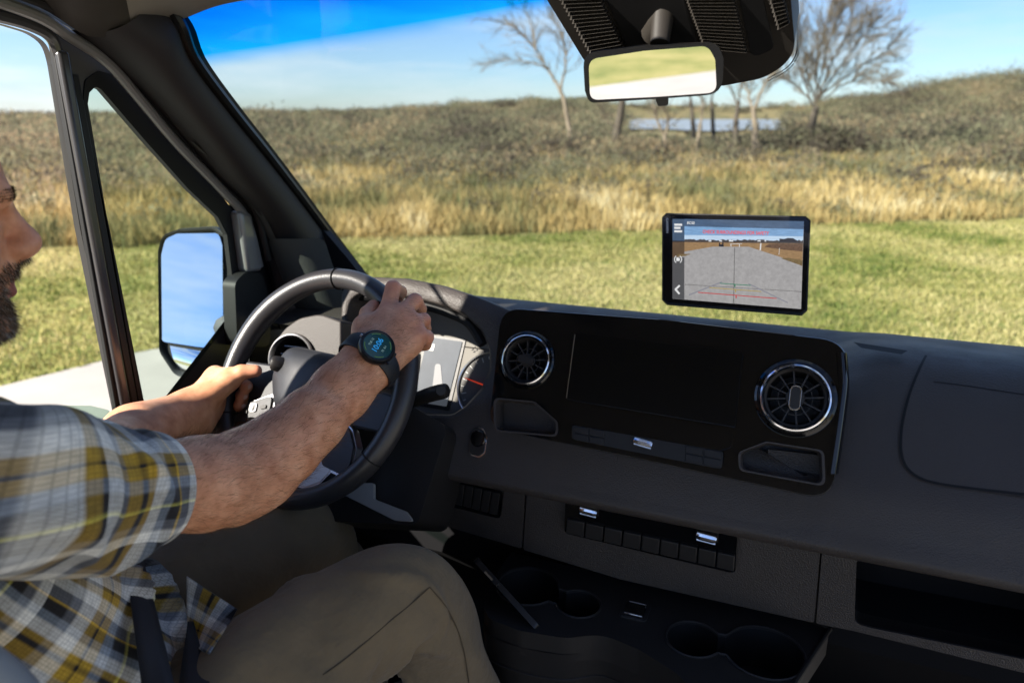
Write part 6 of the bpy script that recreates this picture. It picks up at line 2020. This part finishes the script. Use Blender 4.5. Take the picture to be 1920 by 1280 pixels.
# shirt tail lying on the thigh
from mathutils.bvhtree import BVHTree
def bvh_of(objs):
    vs_, fs_ = [], []
    for o in objs:
        b0 = len(vs_)
        vs_ += [v.co.copy() for v in o.data.vertices]
        fs_ += [tuple(i + b0 for i in p.vertices) for p in o.data.polygons]
    return BVHTree.FromPolygons(vs_, fs_)
BV = bvh_of([shirt, tr_r, shirt_sl])
BV2 = bvh_of([shirt, tr_r])
def hit(px, py, back=0.004, bv=None, dflt=0.9):
    r = ray(px, py)
    rl = r.length
    h_ = (bv or BV2).ray_cast(Vector((0, 0, 0)) + r * 0.25, r / rl)
    if h_[0] is None: return r * dflt
    return h_[0] - r / rl * back
def drape(name, grid_px, back, m_, par, n_u=18, n_v=18, thick=0.002, uvscale=None):
    """cloth patch lying on what is under it: a pixel quad sampled onto the body"""
    tl, tr, br, bl = grid_px
    V, UV = [], []
    for i in range(n_v):
        for j in range(n_u):
            a, b = j / (n_u - 1), i / (n_v - 1)
            x = (tl[0] * (1 - a) + tr[0] * a) * (1 - b) + (bl[0] * (1 - a) + br[0] * a) * b
            y = (tl[1] * (1 - a) + tr[1] * a) * (1 - b) + (bl[1] * (1 - a) + br[1] * a) * b
            V.append(hit(x, y, back))
            UV.append((a * 0.09 + 0.02 * b, b * 0.10))
    V = relax_grid(V, n_u, n_v, 6)
    Fq = [(i * n_u + j, i * n_u + j + 1, (i + 1) * n_u + j + 1, (i + 1) * n_u + j) for i in range(n_v - 1) for j in range(n_u - 1)]
    o = raw_mesh(name, [tuple(v) for v in V], Fq, m_, par, smooth=True, uv=UV)
    mods(o, solid=thick)
    return o
def relax_grid(V, nu, nv, it):
    G = np.array([tuple(v) for v in V]).reshape(nv, nu, 3)
    for _ in range(it):
        H_ = G.copy()
        H_[1:-1] += 0.5 * (0.5 * (G[2:] + G[:-2]) - G[1:-1])
        H_[:, 1:-1] += 0.5 * (0.5 * (G[:, 2:] + G[:, :-2]) - G[:, 1:-1])
        G = H_
    return [Vector(p) for p in G.reshape(-1, 3)]
drape('shirt_tail', [(350, 1080), (445, 1142), (392, 1225), (352, 1205)], 0.006, MT['plaid'], person)

MT['seam'] = mat('seam_thread', (0.075, 0.052, 0.028), 0.9)
def seam(pts, r_=0.0009):
    P_ = [hit(x, y, 0.0006) for x, y in pts]
    tube('trouser_seam', vspline(P_, 4 * len(P_)), r_, MT['seam'], person, n=5)
seam([(560, 1290), (620, 1255), (680, 1208), (730, 1165), (775, 1128), (806, 1100)])
seam([(806, 1100), (835, 1135), (858, 1180), (872, 1230), (880, 1285)])
# ================================================================== things in the cab
# ---- seat (part of the van) and belt
MT['seat'] = mat('grey_seat_leather', (0.22, 0.235, 0.25), 0.45, grain=0.35, gscale=420, voronoi=True, spec=0.4)
MT['seat_dark'] = mat('dark_seat_fabric', (0.03, 0.03, 0.033), 0.85, grain=0.4, gscale=700, spec=0.15)
seat = mesh('driver_seat', [], [], None, van)
seat['label'] = 'driver seat with pale grey armrest'
FSe = Frame((-0.78, 0.30, -0.84), (1, 0, 0), (0, 1, 0.08))
plate('cushion', FSe, rpoly([(-0.24, -0.20), (0.24, -0.20), (0.24, 0.26), (-0.24, 0.26)], 0.06), -0.14, 0.02, MT['seat_dark'], seat, bevel=0.03, seg=4)
FSb = Frame((-0.79, 0.13, -0.45), (1, 0, 0), (0, -0.2, 1))
plate('backrest', FSb, rpoly([(-0.24, -0.38), (0.24, -0.38), (0.22, 0.28), (-0.22, 0.28)], 0.07), -0.10, 0.02, MT['seat_dark'], seat, bevel=0.03, seg=4)
plate('headrest', FSb, rpoly([(-0.13, 0.31), (0.13, 0.31), (0.12, 0.48), (-0.12, 0.48)], 0.05), -0.10, 0.0, MT['seat_dark'], seat, bevel=0.03, seg=4)
ar = [at(-160, 1210, 0.50), at(-60, 1262, 0.53), at(10, 1320, 0.55), at(60, 1390, 0.57)]
tube('armrest', vspline(ar, 16), [0.024] * 14 + [0.02, 0.012], MT['seat'], seat, n=20)
MT['belt'] = mat('belt_webbing', (0.016, 0.017, 0.022), 0.6, grain=0.5, gscale=1300, spec=0.35)
belt = mesh('seat_belt', [], [], None, van)
belt['label'] = 'black seat belt across the plaid shirt'
def relax_line(P):
    P = list(P)
    for _ in range(8):
        P = [P[0]] + [P[i] * 0.5 + (P[i - 1] + P[i + 1]) * 0.25 for i in range(1, len(P) - 1)] + [P[-1]]
    return P
def belt_strip(name, Lp, Rp, back):
    a = [hit(x, y, back) for x, y in Lp]
    b = [hit(x, y, back) for x, y in Rp]
    a = relax_line(a); b = relax_line(b)
    a, b = vspline(a, 30), vspline(b, 30)
    V, Fq = [], []
    for p, q in zip(a, b):
        V += [p, p * 0.67 + q * 0.33 - (p.normalized() * 0.001), p * 0.33 + q * 0.67 - (p.normalized() * 0.001), q]
    for i in range(len(a) - 1):
        for j in range(3):
            Fq.append((i * 4 + j, i * 4 + j + 1, (i + 1) * 4 + j + 1, (i + 1) * 4 + j))
    return mesh(name, V, Fq, MT['belt'], belt, solid=0.0016, angle=180)
belt_strip('shoulder_strap', [(234, 1040), (236, 1080), (246, 1140), (256, 1200), (264, 1265), (270, 1320)], [(266, 1040), (270, 1080), (290, 1140), (310, 1200), (324, 1255), (336, 1320)], 0.044)
belt_strip('lap_strap', [(352, 1165), (346, 1215), (338, 1260), (330, 1320)], [(362, 1165), (388, 1205), (398, 1250), (402, 1320)], 0.020)

# ---- wristwatch
w_ax = (wrist - RA[5]).normalized()
w_c = RA[-1] + w_ax * 0.004
w_n = -w_c.normalized()
w_n = (w_n - w_ax * w_n.dot(w_ax)).normalized()
w_n = (Matrix.Rotation(R(-8), 3, w_ax) @ w_n).normalized()
w_u = w_ax.cross(w_n).normalized()
def skin_out(dirv, c):
    t = 0.01
    for _ in range(60):
        d = float(body_d(np.array([A3(c + dirv * t)]))[0])
        if d > -0.0002: break
        t += max(-d, 0.0004)
    return t
watch = empty('wristwatch', w_c + w_n * 0.03, 'round black sports watch on the driver wrist', 'watch')
ring_r = [skin_out(w_n * math.cos(t) + w_u * math.sin(t), w_c) for t in np.linspace(0, 2 * math.pi, 49)[:-1]]
ring_r = [(ring_r[i - 1] + ring_r[i] + ring_r[(i + 1) % 48]) / 3 for i in range(48)]
rings = []
for i in range(49):
    t = 2 * math.pi * (i % 48) / 48
    d = w_n * math.cos(t) + w_u * math.sin(t)
    r_ = ring_r[i % 48]
    hw = 0.0125 + 0.0035 * max(0, math.cos(t)) ** 2
    rings.append([w_c + d * (r_ + dr) + w_ax * s * hw for s, dr in ((-1, 0.0002), (-1, 0.0022), (-0.85, 0.0034), (0.85, 0.0034), (1, 0.0022), (1, 0.0002))])
MT['silicone'] = mat('watch_strap', (0.012, 0.014, 0.018), 0.5, spec=0.4)
loft('strap', rings, MT['silicone'], watch, angle=50)
wr0 = skin_out(w_n, w_c)
FWt = Frame(w_c + w_n * (wr0 + 0.002), w_u, w_ax)
if FWt.n.dot(w_n) < 0: FWt = Frame(w_c + w_n * (wr0 + 0.002), -w_u, w_ax)
MT['case'] = mat('watch_case', (0.018, 0.019, 0.022), 0.3, metal=0.6, spec=0.5)
CRa = 0.0255
lathe('case', FWt, 0, 0, [(CRa * 0.9, -0.003), (CRa, 0.0), (CRa * 1.02, 0.005), (CRa * 0.99, 0.0085), (CRa * 0.93, 0.0105), (CRa * 0.84, 0.0108), (CRa * 0.80, 0.0098)], MT['case'], watch, n=48)
MT['watch_face'] = mat('watch_face', (0.004, 0.010, 0.013), 0.08, emit=lin(14, 44, 52), estr=0.28, spec=0.5, vary=0.5, vscale=60)
lathe('dial', FWt, 0, 0, [(CRa * 0.805, 0.0098), (0.0, 0.0098)], MT['watch_face'], watch, n=40)
MT['watch_blue'] = mat('watch_digits', (0.0, 0.02, 0.05), 0.3, emit=lin(40, 140, 215), estr=0.26)
MT['watch_grey'] = mat('watch_small_text', (0.02, 0.03, 0.03), 0.3, emit=lin(120, 150, 150), estr=0.25)
MT['watch_lime'] = mat('watch_arc', (0.02, 0.03, 0.01), 0.3, emit=lin(70, 100, 50), estr=0.22)
q0, q1 = FWt.uv(696, 668, 0.01), FWt.uv(710, 646, 0.01)
wrot = math.atan2(q1[1] - q0[1], q1[0] - q0[0])
def wtext(s, off, size, m_):
    c, sn = math.cos(wrot), math.sin(wrot)
    text('digits' if len(s) == 5 else 'small_text', s, FWt, -off * -sn, -off * c, 0.0104, size, m_, watch, rot=wrot, align='CENTER')
wtext('10:06', 0.003, 0.011, MT['watch_blue'])
wtext('TUE 12', -0.009, 0.0042, MT['watch_grey'])
wtext('72  8.1', 0.011, 0.0042, MT['watch_grey'])
for a0 in (0.4, 2.0, 3.6, 5.1):
    arc = [FWt.p(CRa * 0.72 * math.cos(a0 + t), CRa * 0.72 * math.sin(a0 + t), 0.0102) for t in np.linspace(0, 0.7, 10)]
    tube('dial_arc', arc, 0.0005, MT['watch_lime'], watch, n=5)
for a in (R(20), R(-20), R(180)):
    c, s = math.cos(a), math.sin(a)
    tube('crown', [FWt.p(CRa * c, CRa * s, 0.004), FWt.p((CRa + 0.003) * c, (CRa + 0.003) * s, 0.004)], 0.0024, MT['silver'] if a == R(180) else MT['case'], watch, n=10)

# ---- navigation tablet
tTL, tTR, tBL = at(1241, 402, 1.315), at(1519, 410, 1.235), at(1241, 570, 1.300)
FTb = Frame(tBL, tTR - tTL, tTL - tBL)
def tx(X, Y, w=0.0): return FTb.uv(1220 + X / 6, 390 + Y / 6, w)
tc_ = FTb.px(1379, 494)
tab = empty('navigation_tablet', tc_, 'black navigation tablet showing a rear camera view, held above the dashboard', 'tablet')
MT['tab'] = mat('tablet_body', (0.008, 0.008, 0.009), 0.35, spec=0.4)
MT['tab_glass'] = mat('tablet_glass', (0.004, 0.004, 0.0045), 0.12, spec=0.4)
tb_out = FTb.uvs([(1249, 399), (1511, 405), (1520, 413), (1514, 581), (1504, 589), (1248, 569), (1241, 562), (1241, 407)])
plate('body', FTb, rpoly(tb_out, 0.003), -0.020, -0.0012, MT['tab'], tab, bevel=0.003, seg=3)
tcx = sum(p[0] for p in tb_out) / 8; tcy = sum(p[1] for p in tb_out) / 8
glass = plate('glass', FTb, rpoly([(tcx + (u - tcx) * 0.978, tcy + (v - tcy) * 0.968) for u, v in tb_out], 0.003), -0.0012, 0.0, MT['tab_glass'], tab)
ES = 0.44
def em(name, r, g, b, vary=0.0, vscale=40.0, aniso=None, k=1.0):
    m_ = bpy.data.materials.new(name); m_.use_nodes = True
    nt = m_.node_tree; b_ = nt.nodes['Principled BSDF']
    b_.inputs['Base Color'].default_value = (0.004, 0.004, 0.004, 1)
    b_.inputs['Roughness'].default_value = 0.15
    b_.inputs['Emission Color'].default_value = lin(r, g, b)
    b_.inputs['Emission Strength'].default_value = ES * k
    if vary:
        tc = nt.nodes.new('ShaderNodeTexCoord'); mp = nt.nodes.new('ShaderNodeMapping')
        if aniso: mp.inputs['Scale'].default_value = aniso
        t = nt.nodes.new('ShaderNodeTexNoise'); t.inputs['Scale'].default_value = vscale; t.inputs['Detail'].default_value = 7; t.inputs['Roughness'].default_value = 0.7
        nt.links.new(tc.outputs['Object'], mp.inputs['Vector']); nt.links.new(mp.outputs[0], t.inputs['Vector'])
        mr = nt.nodes.new('ShaderNodeMapRange'); mr.inputs['From Min'].default_value = 0.3; mr.inputs['From Max'].default_value = 0.7; mr.inputs['To Min'].default_value = ES * k * (1 - vary); mr.inputs['To Max'].default_value = ES * k * (1 + vary)
        nt.links.new(t.outputs['Fac'], mr.inputs['Value']); nt.links.new(mr.outputs['Result'], b_.inputs['Emission Strength'])
    return m_
E = {'sky_hi': em('screen_sky_high', 108, 142, 178, 0.22, 60, (1, 1, 6)), 'sky_lo': em('screen_sky_low', 165, 185, 205, 0.12, 60, (1, 1, 6)), 'field': em('screen_field', 134, 108, 78, 0.3, 160, (1, 1, 4)),
     'hedge': em('screen_hedge', 66, 60, 58, 0.4, 300), 'conc': em('screen_concrete', 142, 140, 140, 0.16, 130), 'conc_far': em('screen_concrete_far', 160, 159, 160, 0.1, 130), 'bush': em('screen_bush', 92, 72, 58, 0.4, 300), 'grass': em('screen_grass', 104, 88, 62, 0.35, 250),
     'side': em('screen_sidebar', 72, 72, 74, 0.06, 60), 'side_sky': em('screen_sidebar_sky', 62, 78, 98, 0.1, 60), 'side_field': em('screen_sidebar_field', 84, 68, 52, 0.2, 100), 'top': em('screen_topbar', 66, 84, 108, 0.22, 70, (1, 1, 5)), 'white': em('screen_white', 200, 200, 200), 'red': em('screen_red', 205, 62, 58), 'rline': em('screen_red_line', 165, 46, 50),
     'green': em('screen_green', 40, 110, 84), 'yellow': em('screen_yellow', 150, 130, 60), 'grey': em('screen_grey_line', 118, 118, 126), 'seam': em('screen_seam', 60, 60, 58), 'dark': em('screen_dark', 40, 40, 46), 'post': em('screen_post', 190, 190, 190)}
scr_o = plate('screen', FTb, [tx(*p) for p in ((246, 124), (1724, 152), (1692, 1136), (246, 1018))], 0.0, 0.0004, E['conc'], tab)
scr_o['label'] = 'lit rear camera view with guide lines and red warning text'
LAY = [0.0004]
def sq(name, pts, m_):
    LAY[0] += 0.00004
    plate(name, FTb, [tx(*p) for p in pts], LAY[0] - 0.00002, LAY[0] + 0.00002, E[m_], scr_o, back=False, smooth=False)
sq('sky', [(380, 205), (1720, 240), (1716, 320), (380, 305)], 'sky_hi')
sq('sky', [(380, 305), (1716, 320), (1714, 392), (380, 372)], 'sky_lo')
sq('sky', [(246, 124), (380, 126), (380, 372), (246, 370)], 'side_sky')
sq('field', [(380, 372), (1714, 388), (1706, 655), (1490, 562), (1100, 436), (700, 436), (380, 492)], 'field')
sq('field', [(246, 380), (380, 378), (380, 540), (246, 560)], 'side_field')
sq('concrete', [(380, 492), (700, 436), (1100, 436), (1490, 562), (1100, 470), (380, 500)], 'conc')
rnh = random.Random(5)
hz = [(380 + 1334 * i / 60, 365 + 8 * i / 60 - rnh.uniform(0, 16)) for i in range(61)]
sq('hedge', hz + [(1714, 400), (380, 384)], 'hedge')
sq('house', [(1445, 385), (1450, 345), (1500, 350), (1540, 338), (1600, 340), (1640, 362), (1690, 385)], 'dark')
sq('bush', [(1280, 440), (1330, 405), (1450, 398), (1600, 402), (1712, 398), (1708, 490), (1500, 470)], 'bush')
sq('grass', [(1460, 565), (1560, 562), (1708, 590), (1705, 652)], 'grass')
sq('grass', [(300, 520), (460, 516), (390, 540), (300, 552)], 'grass')
for (a, b_) in ((650, 685), (770, 805), (880, 930), (1200, 1240), (1280, 1300)):
    sq('parked_vehicle', [(a, 378), (a + 3, 364), (b_ - 4, 364), (b_, 380)], 'post' if a != 880 else 'white')
sq('bench', [(768, 436), (768, 392), (780, 392), (782, 410), (804, 410), (806, 390), (820, 392), (822, 437)], 'dark')
sq('table', [(890, 404), (1030, 400), (1030, 405), (890, 409)], 'post'); sq('table_leg', [(900, 405), (908, 405), (908, 434), (900, 434)], 'post'); sq('table_leg', [(994, 403), (1002, 403), (1002, 440), (994, 440)], 'post')
sq('post', [(1232, 400), (1246, 396), (1242, 475), (1226, 478)], 'post')
sq('post', [(1447, 430), (1454, 412), (1466, 432), (1458, 452)], 'bush'); sq('post', [(1446, 450), (1451, 450), (1445, 528), (1440, 528)], 'post')
def ln_(name, a, b, wd, m_):
    d = Vector((b[0] - a[0], b[1] - a[1])).normalized()
    n_ = Vector((-d.y, d.x)) * wd / 2
    sq(name, [(a[0] + n_.x, a[1] + n_.y), (b[0] + n_.x, b[1] + n_.y), (b[0] - n_.x, b[1] - n_.y), (a[0] - n_.x, a[1] - n_.y)], m_)
ln_('slab_seam', (945, 445), (933, 1072), 6, 'seam'); ln_('slab_crack', (246, 852), (1696, 942), 4, 'seam')
ln_('guide_line', (430, 980), (805, 832), 14, 'grey'); ln_('guide_line', (1100, 852), (1545, 1068), 12, 'grey')
ln_('guide_line', (780, 848), (1128, 872), 8, 'green'); ln_('guide_line', (660, 896), (1245, 940), 8, 'yellow'); ln_('guide_line', (535, 950), (1415, 1018), 9, 'rline')
for (x_, y_, c_) in ((948, 874, 'green'), (954, 933, 'yellow'), (962, 1000, 'rline')):
    sq('guide_mark', [(x_ - 6, y_ - 16), (x_ + 6, y_ - 16), (x_ + 6, y_ + 16), (x_ - 6, y_ + 16)], c_)
sq('title_bar', [(380, 126), (1724, 152), (1720, 242), (380, 208)], 'top')
sq('sidebar', [(246, 558), (380, 556), (380, 1029), (246, 1018)], 'side'); sq('sidebar_edge', [(246, 368), (380, 372), (380, 384), (246, 384)], 'dark')
for (y_, w_) in ((191, 88), (227, 70), (265, 88)):
    sq('menu_bar', [(267, y_ - 12), (267 + w_, y_ - 11), (267 + w_, y_ + 12), (267, y_ + 11)], 'white')
ln_('back_arrow', (278, 919), (328, 872), 20, 'white'); ln_('back_arrow', (278, 915), (326, 968), 20, 'white')
sq('camera_icon', [(290, 560), (318, 561), (318, 572), (330, 564), (330, 598), (318, 590), (318, 600), (290, 598)], 'white')
for s_ in (-1, 1):
    arc = [(310 + s_ * 40 * math.cos(t), 580 - 44 * math.sin(t)) for t in np.linspace(-1.0, 1.0, 9)]
    for i in range(8): ln_('camera_icon_arc', arc[i], arc[i + 1], 9, 'white')
def ttext(s, X0, Y0, X1, Y1, hgt, m_, par, nm):
    a, b = Vector(tx(X0, Y0)), Vector(tx(X1, Y1))
    LAY[0] += 0.00006
    o = text(nm, s, FTb, a.x, a.y, LAY[0], hgt, m_, par, rot=math.atan2(b.y - a.y, b.x - a.x))
    us_ = [FTb.u.dot(v.co - FTb.p(a.x, a.y)) for v in o.data.vertices]
    d = (b - a).normalized(); L = (b - a).length
    ext = max(d.dot(Vector((FTb.u.dot(v.co - FTb.o) - a.x, FTb.v.dot(v.co - FTb.o) - a.y))) for v in o.data.vertices)
    for v in o.data.vertices:
        q = Vector((FTb.u.dot(v.co - FTb.o) - a.x, FTb.v.dot(v.co - FTb.o) - a.y))
        al = d.dot(q); q2 = q + d * (al * L / ext - al)
        v.co = FTb.p(a.x + q2.x, a.y + q2.y, LAY[0])
    return o
hpx = 1.27 / FPX
ttext('CHECK SURROUNDINGS FOR SAFETY', 585, 288, 1330, 308, 9.2 * hpx, E['red'], scr_o, 'warning_text')
ttext('BC50', 409, 184, 494, 187, 7.0 * hpx, E['white'], scr_o, 'camera_name')
MT['logo'] = mat('tablet_lettering', (0.45, 0.45, 0.47), 0.4)
ttext('GARMIN', 176, 118, 178, 284, 6.2 * hpx, MT['logo'], tab, 'lettering')
# holder behind it: ball arm and suction cup on the glass
hb = FTb.p(tcx, tcy, -0.02)
gx = hb + Vector((0.01, 0.12, -0.045))
gy = ws_y(gx.x, gx.z) - 0.004
gpt = Vector((gx.x, gy, gx.z))
lathe('mount_plate', FTb, tcx, tcy, [(0.03, -0.028), (0.03, -0.020), (0.0, -0.019)], MT['black'], tab, n=24)
tube('mount_arm', [hb - FTb.n * 0.006, hb - FTb.n * 0.03, (hb + gpt) / 2, gpt - Vector((0, 0.02, 0.015))], [0.012, 0.010, 0.009, 0.012], MT['black'], tab, n=12)
FSu = Frame(gpt, (1, 0, 0), _v)
lathe('suction_cup', FSu, 0, 0, [(0.030, 0.0), (0.028, 0.006), (0.016, 0.012), (0.014, 0.022), (0, 0.022)], MT['rubber'], tab, n=28)

# ---- phone leaning in the cup holder
ph_a, ph_b = at(984, 1150, 1.165), at(901, 1063, 1.125)
ph_v = (ph_b - ph_a)
ph_u = ph_a.normalized() + Vector((0.06, 0, 0.0))
FPh = Frame(ph_a, ph_u, ph_v)
L_ph = ph_v.length
ph = empty('phone', ph_a, 'dark smartphone leaning in the left cup holder', 'phone')
MT['phone'] = mat('phone_edge', (0.016, 0.016, 0.018), 0.3, metal=0.5)
plate('case', FPh, rpoly([(0.0, -0.03), (0.072, -0.03), (0.072, L_ph), (0.0, L_ph)], 0.009), -0.0046, 0.0046, MT['phone'], ph, bevel=0.002, seg=3)
plate('screen', FPh, rpoly([(0.003, -0.026), (0.069, -0.026), (0.069, L_ph - 0.004), (0.003, L_ph - 0.004)], 0.006), 0.0046, 0.005, MT['screen_off'], ph)
FPe = Frame(ph_a + ph_v * 0.62, ph_v, ph_u.cross(ph_v))
if FPe.n.dot(-ph_a) < 0: FPe = Frame(ph_a + ph_v * 0.62, -ph_v, ph_u.cross(ph_v))
lathe('socket', FPe, 0.0, 0.0, [(0.0026, -0.002), (0.0026, 0.0012), (0.0018, 0.0014), (0.0014, 0.0)], MT['phone'], ph, n=16)
plate('side_button', FPe, rpoly([(-0.034, -0.0014), (-0.014, -0.0014), (-0.014, 0.0014), (-0.034, 0.0014)], 0.001), -0.001, 0.0009, MT['phone'], ph)
